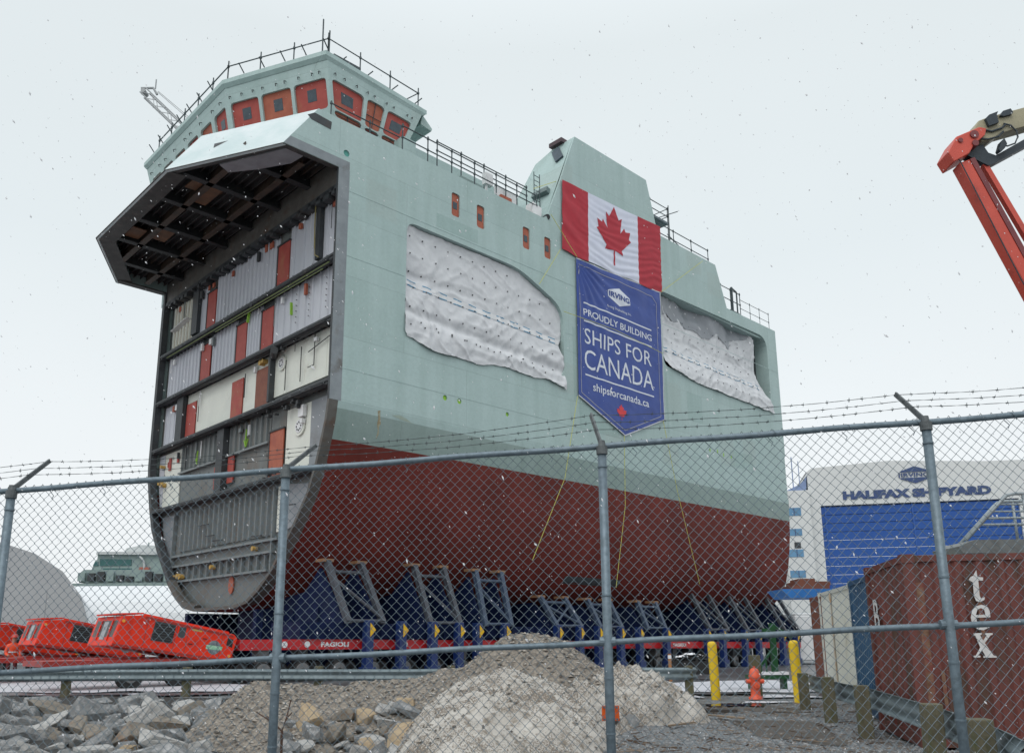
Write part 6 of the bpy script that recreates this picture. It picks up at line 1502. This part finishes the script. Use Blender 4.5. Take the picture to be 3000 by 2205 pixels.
mb.path([lv(at(x, y, BY - .2)) for x, y in ((2940, 362), (2962, 368), (2978, 384), (2982, 402), (2974, 420), (2952, 428), (2932, 426))], .018, 6)
mb.path([lv(at(x, y, BY - .2)) for x, y in ((2880, 380), (2905, 385), (2935, 375), (2946, 364))], .022, 6); mb.path([lv(at(x, y, BY - .2)) for x, y in ((2860, 405), (2895, 408), (2925, 400), (2940, 385))], .02, 6)
mb.path([lv(at(x, y, BY - .22)) for x, y in ((2790, 455), (2812, 470), (2900, 640), (2990, 815), (3010, 850))], .012, 6)
mb.build("hydraulic_hose", [LK], r)
fz = lv(foot); mb = MB(); mb.box(fz.x - .9, fz.x + 1.4, -.9, .9, .55, max(1.2, fz.z + .2)); mb.build("turntable", [LR], r, bevel=.05)
mb = MB(); mb.box(fz.x - 1.7, fz.x + 1.9, -.9, .9, .35, .62); mb.build("chassis", [LK], r)
for x in (-1.3, 1.5):
    for y in (-1.1, .85): mb = MB(); mb.tube((fz.x + x, y, .45), (fz.x + x, y + .28, .45), .45, 18); mb.build("wheel", [BLACK], r)
mb = MB(); q_ = lv(at(3240, 285, BY)); mb.box(q_.x - .2, q_.x + 1.6, -.5, .5, q_.z - .9, q_.z - .8)
for x in (-.2, 1.5):
    for y in (-.5, .45): mb.box(q_.x + x, q_.x + x + .05, y, y + .05, q_.z - .8, q_.z + .3)
mb.box(q_.x - .2, q_.x + 1.6, -.5, -.45, q_.z + .25, q_.z + .3); mb.box(q_.x - .2, q_.x + 1.6, .45, .5, q_.z + .25, q_.z + .3); mb.build("work_basket", [LK], r)

# ================================================================== ASSEMBLY HALL
HY_ = 180
HW = M("hall_cladding", (.66, .675, .67), (.62, .635, .635), .05, .6); HB = M("hall_door_blue", (.018, .095, .37), (.015, .082, .33), .08, .5); HN = M("hall_navy", (.04, .075, .20), (.035, .065, .17), .3, .5); HGL = M("hall_glass", (.13, .30, .48), (.09, .22, .38), .4, .2)
p0 = at(2404, 1481, HY_); hdir = Vector((math.cos(-.213), math.sin(-.213), 0)); hn = Vector((-hdir.y, hdir.x, 0))
def hp(x, y):       # survey point on the hall front, as (along, height)
    r_ = ray(x, y); k = ((p0 - Vector((0, 0, CAMZ))).dot(hn)) / r_.dot(hn); q = r_ * k + Vector((0, 0, CAMZ)); return ((q - p0).dot(hdir), q.z)
hall = thing("assembly_hall", "huge white assembly hall with a tall blue door behind the containers", "hall", (p0.x, p0.y, -.4), -.213)
hb = lambda mb, nm, mats, par=None: mb.build(nm, mats, par or hall, dz=.4)
zd = hp(2404, 1481)[1]; ud = hp(2985, 1463)[0]
uL, zL = hp(2362, 1372); ul2, _z = hp(2310, 1440); uk, zk = hp(2600, 1349); ur, zr = hp(3000, 1347)
UR = ud + 9
HX = lambda u, v, w: (u, w, v)
front = [(uL, -.4), (0, -.4), (0, zd), (ud, zd), (ud, -.4), (UR + 14, -.4), (UR + 14, zr - 3), (UR, zr), ((uk + ur) / 2 + 6, zr + .2), (uk, zk), (uL + 1, zL), (uL, zL - .8)]
mb = MB(); mb.prism(front, HX, 0, 1.2); hb(mb, "front_wall", [HW])
mb = MB(); mb.box(uL, uL + 1, 1.2, 130, -.4, zL - .6); mb.box(UR + 13, UR + 14, 1.2, 130, -.4, zr - 3); hb(mb, "side_wall", [HW])
mb = MB(); rl = [(uL, zL - .6), (uk, zk - .1), (UR, zr - .1), (UR + 14, zr - 3.1)]
for a, b in zip(rl, rl[1:]): mb.hexa([(a[0], 1.2, a[1] - .4), (b[0], 1.2, b[1] - .4), (b[0], 130, b[1] - .4), (a[0], 130, a[1] - .4), (a[0], 1.2, a[1]), (b[0], 1.2, b[1]), (b[0], 130, b[1]), (a[0], 130, a[1])])
hb(mb, "roof", [M("hall_roof", (.42, .44, .45), None, .1, .6)])
mb = MB(); npn = 16
for i in range(npn):
    za = -.4 + (zd + .3) * i / npn; zb_ = -.4 + (zd + .3) * (i + 1) / npn
    mb.hexa([(.05, .55, za), (ud - .05, .55, za), (ud - .05, .8, za), (.05, .8, za), (.05, .42, zb_ - .25), (ud - .05, .42, zb_ - .25), (ud - .05, .8, zb_ - .05), (.05, .8, zb_ - .05)])
for f in (.02, .47, .97): mb.box(ud * f, ud * f + .3, .3, .5, -.4, zd - .1)
hb(mb, "fabric_door", [HB])
mb = MB(); u0_, v0_ = hp(2470, 1465); u1_, v1_ = hp(2905, 1446); cap = hp(2470, 1437)[1] - v0_; capr = hp(2905, 1422)[1] - v1_
text_fit(mb, "HALIFAX SHIPYARD", u0_, u1_, (v0_ + v1_) / 2, (v0_ + v1_) / 2 + (cap + capr) / 2, lambda u, v: (u, -.15, v), bold=.07); hb(mb, "lettering", [HN])
lc = hp(2680, 1390); lw = (hp(2728, 1388)[0] - hp(2632, 1392)[0]) / 2; lh = (hp(2680, 1365)[1] - hp(2680, 1415)[1]) / 2
mb = MB(); mb.prism([(lc[0] - lw * .9, lc[1] + lh * .33), (lc[0] - lw * .9, lc[1] + lh * .45), (lc[0], lc[1] + lh), (lc[0] + lw * .9, lc[1] + lh * .45), (lc[0] + lw * .9, lc[1] + lh * .33)], HX, -.2, -.02); mb.prism([(lc[0] - lw * .9, lc[1] - lh * .45), (lc[0], lc[1] - lh), (lc[0] + lw * .9, lc[1] - lh * .45), (lc[0] + lw * .9, lc[1] - lh * .33), (lc[0] - lw * .9, lc[1] - lh * .33)], HX, -.2, -.02)
mb.box(lc[0] - lw, lc[0] - lw * .93, -.2, -.02, lc[1] - lh * .3, lc[1] + lh * .3); mb.box(lc[0] + lw * .93, lc[0] + lw, -.2, -.02, lc[1] - lh * .3, lc[1] + lh * .3)
text_fit(mb, "IRVING", lc[0] - lw * .85, lc[0] + lw * .85, lc[1] - lh * .24, lc[1] + lh * .24, lambda u, v: (u, -.15, v), bold=.03); hb(mb, "emblem", [HN])
# office block on the left with blue windows
ow = -15.0; oz = hp(2318, 1440)[1]
mb = MB(); mb.box(uL - 5.6, uL - .01, -1.5, 30, -.4, oz); mb.box(uL - 22, uL - 5.6, 2, 30, -.4, oz); hb(mb, "office_block", [HW])
mb = MB(); mb.prism([(uL - 4.5, oz), (uL - .4, oz), (uL - .1, oz + 3.4), (uL - 1.4, oz + 1.7), (uL - 4.5, oz + .3)], HX, 0, 4); mb.box(uL - 3, uL - 2.8, 1, 1.2, oz, oz + 8); mb.box(uL - 1.6, uL - 1.45, 1, 1.15, oz, oz + 7); hb(mb, "stair_screen", [M("screen_blue", (.20, .27, .45), None, .5)])
for (xa, ya, xb, yb) in ((2296, 1491, 2348, 1512), (2296, 1552, 2351, 1570), (2296, 1612, 2356, 1632), (2296, 1673, 2362, 1692), (2296, 1735, 2366, 1752), (2296, 1797, 2372, 1812)):
    a = hp(xa, ya); b = hp(xb, yb); mb = MB(); mb.box(uL - 5.3, min(uL - .8, b[0] - .2), -1.6, -1.5, b[1], a[1]); wn = hb(mb, "office_window", [HGL])
    mb = MB(); mb.box((uL - 5.3 + b[0]) / 2, (uL - 5.3 + b[0]) / 2 + .15, -1.66, -1.6, b[1], a[1]); hb(mb, "mullion", [HN], wn)
a = hp(2325, 1594); mb = MB(); mb.box(a[0], a[0] + 1.3, -1.6, -1.5, a[1] - 1, a[1] + .3); hb(mb, "office_window", [DGREY])

# ================================================================== TENTS, SHIP AND CRANE ON THE LEFT
TG = M("tent_grey", (.42, .43, .44), (.385, .395, .41), .3, .6); TW = M("tent_white", (.74, .76, .78), (.70, .72, .74), .3, .5)
TGY = 60; a = [(-50.3, 0), (-50.2, 2.2), (-49.5, 4.0), (-47.5, 6.2), (-44.5, 7.9), (-41, 8.7), (-39, 8.75), (-37.0, 8.62), (-34.45, 7.8), (-32.3, 6.5), (-30.8, 4.75), (-30.1, 2.9), (-29.95, 0)]
r = thing("storage_tent", "grey arched fabric storage tent at the left edge, end wall toward the camera", "tent", (-40, TGY, 0), .0)
mb = MB(); mb.prism([(x + 40, z) for x, z in a], lambda u, v, w: (u, w, v), -.02, .1); mb.build("end_wall", [TG], r)
mb = MB()
for (x0_, z0_), (x1_, z1_) in zip(a, a[1:]): mb.poly([(x0_ + 40, 0.1, z0_), (x1_ + 40, .1, z1_), (x1_ + 26, 30, z1_), (x0_ + 26, 30, z0_)])
mb.build("cover", [TW], r, smooth=True)
mb = MB()
for k in range(5): mb.box(-6 + 3.2 * k, -5.96 + 3.2 * k, -.035, -.02, .1, 7.6 - abs(k - 1.5) * 1.0)
mb.build("panel_seam", [M("tent_seam", (.30, .31, .32), None, 1)], r)
r = thing("white_fabric_shed", "long low white barrel-roofed fabric shed left of the cut hull", "shed", (-33, 76, 0), .03)
mb = MB()
for i in range(14):
    a0 = math.pi * i / 14; a1 = math.pi * (i + 1) / 14; f = lambda q_: (6 - 6 * math.cos(q_), 6.85 * math.sin(q_) ** .62)
    (y0, z0_), (y1, z1_) = f(a0), f(a1); mb.poly([(-12, y0, z0_), (14, y0, z0_), (14, y1, z1_), (-12, y1, z1_)])
mb.build("cover", [TW], r, smooth=True)
# sister ship behind the sheds
SGR = M("far_ship_green", (.27, .35, .335), (.23, .30, .29), .5, .6); SGL = M("far_ship_glass", (.02, .10, .10), (.03, .13, .125), 1, .2); SWH = M("far_ship_white", (.55, .58, .58), None, .5)
SY = 110; A = at(228, 1700, SY)
r = thing("moored_ship", "pale green ship with a dark-windowed bridge moored beyond the white shed", "ship", (A.x, SY, -.5)); sx_ = A.x
def fp_(x, y): q_ = at(x, y, SY); return (q_.x - sx_, q_.z + .5)
def ext(pts, w0, w1, nm, ma, par=None):
    mb = MB(); mb.prism([fp_(x, y) for x, y in pts], lambda u, v, w: (u, w, v), w0, w1); return mb.build(nm, [ma], par or r)
ext([(190, 1710), (640, 1705), (640, 1900), (300, 1900)], -1, 16, "hull", SGR)
ext([(228, 1688), (245, 1668), (640, 1668), (640, 1706), (232, 1706)], 0, 14, "forecastle", SGR)
br_ = ext([(255, 1672), (268, 1640), (274, 1636), (276, 1622), (640, 1622), (640, 1672)], 1, 12, "bridge_house", SGR)
ext([(283, 1655), (283, 1634), (376, 1636), (376, 1654)], .9, 1.0, "bridge_window", SGL, br_); ext([(262, 1655), (268, 1643), (278, 1643), (278, 1655)], .9, 1.0, "bridge_window", SGL, br_); ext([(292, 1676), (292, 1662), (376, 1662), (376, 1674)], .9, 1.0, "lower_window", SGL, br_)
ext([(276, 1622), (278, 1614), (640, 1614), (640, 1624)], .5, 12.5, "bridge_roof", SWH, br_)
ext([(330, 1616), (340, 1598), (372, 1592), (376, 1588), (436, 1590), (440, 1616)], 3, 9, "mast_house", SWH); ext([(415, 1590), (416, 1562), (424, 1562), (426, 1590)], 5, 6, "exhaust_stack", DARK)
mb = MB()
for (x, ya, yb) in ((398, 1578, 1592), (302, 1608, 1616), (416, 1500, 1560), (240, 1655, 1670), (225, 1680, 1690)): a = fp_(x, yb); b = fp_(x, ya); mb.tube((a[0], 4, a[1]), (b[0], 4, b[1]), .08, 6)
a = fp_(408, 1520); mb.box(a[0], a[0] + 1.4, 3.9, 4.1, a[1], a[1] + .08); a = fp_(408, 1508); mb.box(a[0], a[0] + 1.0, 3.9, 4.1, a[1], a[1] + .08); mb.build("mast_pole", [SGR], r)
mb = MB()
for k in range(14): a = fp_(232 + 28 * k, 1700); mb.box(a[0], a[0] + .9, -.5, 0, a[1] - .1, a[1] + rnd.uniform(.4, 1.2), 0 if k % 3 else 1)
mb.build("deck_gear", [DGREY, SGR], r)
mb = MB(); mb.path([(fp_(395 + 22 * math.cos(q_), 1655 + 28 * math.sin(q_))[0], .6, fp_(395 + 22 * math.cos(q_), 1655 + 28 * math.sin(q_))[1]) for q_ in [-1.2 + .3 * i for i in range(9)]], .14, 6); a = fp_(402, 1662); mb.box(a[0], a[0] + 1.3, .5, 1, a[1] - 1, a[1] + .1, 1); mb.build("davit", [SWH, M("davit_orange", (.4, .12, .08), None, 3)], r)
# lattice crane boom behind the bridge
CY = 70; T0 = at(424, 272, CY); T1 = at(524, 368, CY); dC = (T1 - T0).normalized(); FT = T0 + dC * ((T0.z - 2.5) / -dC.z)
r = thing("crawler_crane", "grey lattice crane boom rising behind the ship's bridge", "crane", (FT.x, CY, gh(FT.x, CY))); ro = Vector((FT.x, CY, gh(FT.x, CY)))
CG = M("crane_grey", (.34, .36, .37), (.27, .29, .30), 1, .5)
nb = Vector((-dC.z, 0, dC.x)); 
ln_ = (FT - T0).length; mb = MB(); h_ = .33
for off in ((h_, -.45), (h_, .45), (-h_, -.45), (-h_, .45)): mb.tube(T0 + nb * off[0] + Vector((0, off[1], 0)) - ro, FT + nb * off[0] + Vector((0, off[1], 0)) - ro, .065, 6)
i = 0; stp = 1.05
while (i + 1) * stp < ln_:
    a = T0 + dC * i * stp; b = T0 + dC * (i + 1) * stp; sg = 1 if i % 2 else -1
    for y in (-.45, .45): mb.tube(a + nb * h_ * sg + Vector((0, y, 0)) - ro, b - nb * h_ * sg + Vector((0, y, 0)) - ro, .03, 4, cap=False)
    i += 1
mb.build("lattice_boom", [CG], r)
mb = MB(); mb.path([T0 - nb * .25 - ro, T0 - dC * .6 + nb * .1 - ro, T0 + nb * .9 + dC * .2 - ro, T0 + nb * .7 + dC * 1.0 - ro], .12, 8); mb.tube(T0 + Vector((0, -.4, 0)) - ro, T0 + Vector((0, .4, 0)) - ro, .22, 14); mb.build("boom_head", [CG], r)
mb = MB(); mb.tube(T0 + nb * 1.0 + dC * .8 - ro, FT + nb * 5 - ro, .035, 4); mb.tube(T0 + nb * .9 + dC * .8 - ro, FT + nb * 4 - ro, .035, 4); mb.build("pendant_line", [CG], r)
mb = MB(); mb.tube(T0 + nb * 1.0 + dC * .4 - ro, T0 + nb * 1.0 + dC * .4 + Vector((.0, 0, 1.0)) - ro, .06, 6); mb.build("mast_light", [CG], r)
mb = MB(); mb.box(-2, 4, -1.6, 1.6, 1.0, 3.8); mb.build("machinery_house", [CG], r); mb = MB(); mb.box(-3.5, 3.5, -2.6, -1.5, 0, 1.0); mb.box(-3.5, 3.5, 1.5, 2.6, 0, 1.0); mb.build("crawler_track", [DGREY], r)

# ================================================================== WORKER at the left edge
p = gz(28, 1994, gh(-21, 36)); gw = gh(p.x, p.y)
me = bpy.data.meshes.new("person"); J = [(0, 0, .95), (0, .0, 1.15), (.0, .0, 1.40), (0, 0, 1.50), (.0, -.02, 1.58),
     (-.10, 0, .92), (-.12, -.02, .50), (-.13, .02, .09), (-.13, -.12, .05), (.10, 0, .92), (.13, -.05, .50), (.14, .03, .09), (.15, -.12, .05),
     (-.19, 0, 1.39), (-.27, -.03, 1.12), (-.20, -.24, 1.02), (-.15, -.33, 1.02), (.19, 0, 1.39), (.27, -.02, 1.12), (.24, -.22, .98), (.20, -.31, .97), (0, -.03, 1.66), (0, -.03, 1.76)]
Ed = [(0, 1), (1, 2), (2, 3), (3, 4), (4, 21), (21, 22), (0, 5), (5, 6), (6, 7), (7, 8), (0, 9), (9, 10), (10, 11), (11, 12), (2, 13), (13, 14), (14, 15), (15, 16), (2, 17), (17, 18), (18, 19), (19, 20)]
Rd = [.17, .17, .18, .09, .07, .105, .08, .06, .045, .105, .08, .06, .045, .10, .075, .055, .045, .10, .075, .055, .045, .095, .085]
me.from_pydata(J, Ed, []); person = bpy.data.objects.new("person", me); COL.objects.link(person); person.location = (p.x, p.y, gw); person.rotation_euler = (0, 0, R(35))
sk_ = person.modifiers.new("skin", 'SKIN'); sk_.use_smooth_shade = True; su = person.modifiers.new("sub", 'SUBSURF'); su.levels = 1; su.render_levels = 1
for i, v in enumerate(me.skin_vertices[0].data): v.radius = (Rd[i], Rd[i] * (.75 if i < 3 else 1)); v.use_root = (i == 0)
dg = bpy.context.evaluated_depsgraph_get(); em2 = bpy.data.meshes.new_from_object(person.evaluated_get(dg)); person.modifiers.clear(); person.data = em2
em2.materials.clear()
for ma in (M("jacket_orange", (.80, .085, .02), (.70, .06, .015), 6, .6), M("trousers_maroon", (.13, .014, .018), (.10, .012, .014), 6, .7), BLACK, M("skin_tone", (.45, .25, .18), None, 8, .5)): em2.materials.append(ma)
for pg in em2.polygons:
    c = pg.center; pg.material_index = 3 if c.z > 1.54 else 1 if (c.z < .93 and abs(c.x) < .24 and c.z > .13 and not (c.y < -.18 and c.z > .85)) else 2 if c.z < .13 else 3 if c.y < -.29 else 0; pg.use_smooth = True
tag(person, "person in orange hi-vis jacket, maroon trousers and red helmet standing at the left edge", "person")
mb = MB(); mb.lathe([(.135, 1.735), (.15, 1.73), (.125, 1.75), (.118, 1.80), (.09, 1.85), (.04, 1.875), (0, 1.88)], (0, -.03, 0), 20); mb.build("helmet", [M("helmet_red", (.60, .05, .03), None, 5, .35)], person, smooth=True)
mb = MB(); mb.lathe([(.187, 1.12), (.192, 1.12), (.192, 1.17), (.187, 1.17)], (0, 0, 0), 20); mb.build("reflective_band", [WHITE], person, smooth=True)

# ================================================================== FALLING SNOW
mb = MB(); rs = random.Random(3)
for i in range(4000):
    Y = rs.uniform(1.6, 1.6 + 20 * rs.random() ** .8); X = rs.uniform(-.75, .75) * Y; Z = CAMZ + rs.uniform(-.25, .85) * Y
    if Z < .2: continue
    a = (.0008 + .0016 * rs.random() ** 2) * (1 + .10 * Y); d = Vector((rs.gauss(.45, .25), rs.gauss(0, .3), -.8)).normalized(); st = rs.uniform(1.1, 2.8)
    x = d.orthogonal().normalized(); y = d.cross(x); c = Vector((X, Y, Z)); pts = [c + d * a * st, c + x * a, c + y * a, c - x * a, c - y * a, c - d * a * st]
    mb.add(pts, [(0, 1, 2), (0, 2, 3), (0, 3, 4), (0, 4, 1), (5, 2, 1), (5, 3, 2), (5, 4, 3), (5, 1, 4)])
FLK = M("snowflake", (.92, .92, .94), None, 1, .8)
nt_ = FLK.node_tree; tl_ = nd(nt_, "ShaderNodeBsdfTranslucent"); tl_.inputs[0].default_value = (.95, .95, .96, 1); mxs = nd(nt_, "ShaderNodeMixShader"); mxs.inputs[0].default_value = .6
o_ = nt_.nodes["Material Output"]; nt_.links.new(nt_.nodes["Principled BSDF"].outputs[0], mxs.inputs[1]); nt_.links.new(tl_.outputs[0], mxs.inputs[2]); nt_.links.new(mxs.outputs[0], o_.inputs[0])
tag(mb.build("falling_snow", [FLK]), kind="stuff")

# every loose, far-apart piece of a part becomes a part of its own
def split_pieces(o):
    me = o.data; n = len(me.vertices)
    if n == 0 or n > 60000: return
    par = list(range(n))
    def find(a):
        while par[a] != a: par[a] = par[par[a]]; a = par[a]
        return a
    for e_ in me.edges:
        a, b = find(e_.vertices[0]), find(e_.vertices[1])
        if a != b: par[a] = b
    isl = {}
    for i in range(n): isl.setdefault(find(i), []).append(i)
    if len(isl) < 2 or len(isl) > 220: return
    keys = list(isl); bb = []
    for k in keys:
        c = [me.vertices[i].co for i in isl[k]]; lo = Vector(tuple(min(v[j] for v in c) for j in range(3))); hi = Vector(tuple(max(v[j] for v in c) for j in range(3))); bb.append((lo, hi, max(hi - lo)))
    g = list(range(len(keys)))
    def gf(a):
        while g[a] != a: a = g[a]
        return a
    for a in range(len(keys)):
        for b in range(a):
            gap = math.sqrt(sum(max(0, max(bb[a][0][j] - bb[b][1][j], bb[b][0][j] - bb[a][1][j])) ** 2 for j in range(3)))
            if gap <= max(.02, .47 * max(bb[a][2], bb[b][2])): g[gf(a)] = gf(b)
    groups = {}
    for a in range(len(keys)): groups.setdefault(gf(a), []).append(a)
    if len(groups) < 2 or len(groups) > 90: return
    vg = {}
    for gi, (r_, mem) in enumerate(groups.items()):
        for a in mem:
            for i in isl[keys[a]]: vg[i] = gi
    nm = o.name.split(".")[0]
    polys = [[] for _ in groups]
    for p in me.polygons: polys[vg[p.vertices[0]]].append(p)
    for gi, ps in enumerate(polys):
        mp = {}; vs = []; fs_ = []
        for p in ps:
            f = []
            for i in p.vertices:
                if i not in mp: mp[i] = len(vs); vs.append(tuple(me.vertices[i].co))
                f.append(mp[i])
            fs_.append(f)
        nm_ = bpy.data.meshes.new(nm); nm_.from_pydata(vs, [], fs_)
        for ma in me.materials: nm_.materials.append(ma)
        nm_.polygons.foreach_set("material_index", [p.material_index for p in ps]); nm_.polygons.foreach_set("use_smooth", [p.use_smooth for p in ps]); nm_.update()
        if gi == 0: first = nm_
        else:
            c = o.copy(); c.data = nm_; COL.objects.link(c)
    o.data = first
for o in [o for o in COL.objects if o.type == 'MESH' and o.parent and o.get("kind") != "stuff"]:
    if len([c for c in COL.objects if c.parent == o]) == 0 and o.data.users == 1: split_pieces(o)
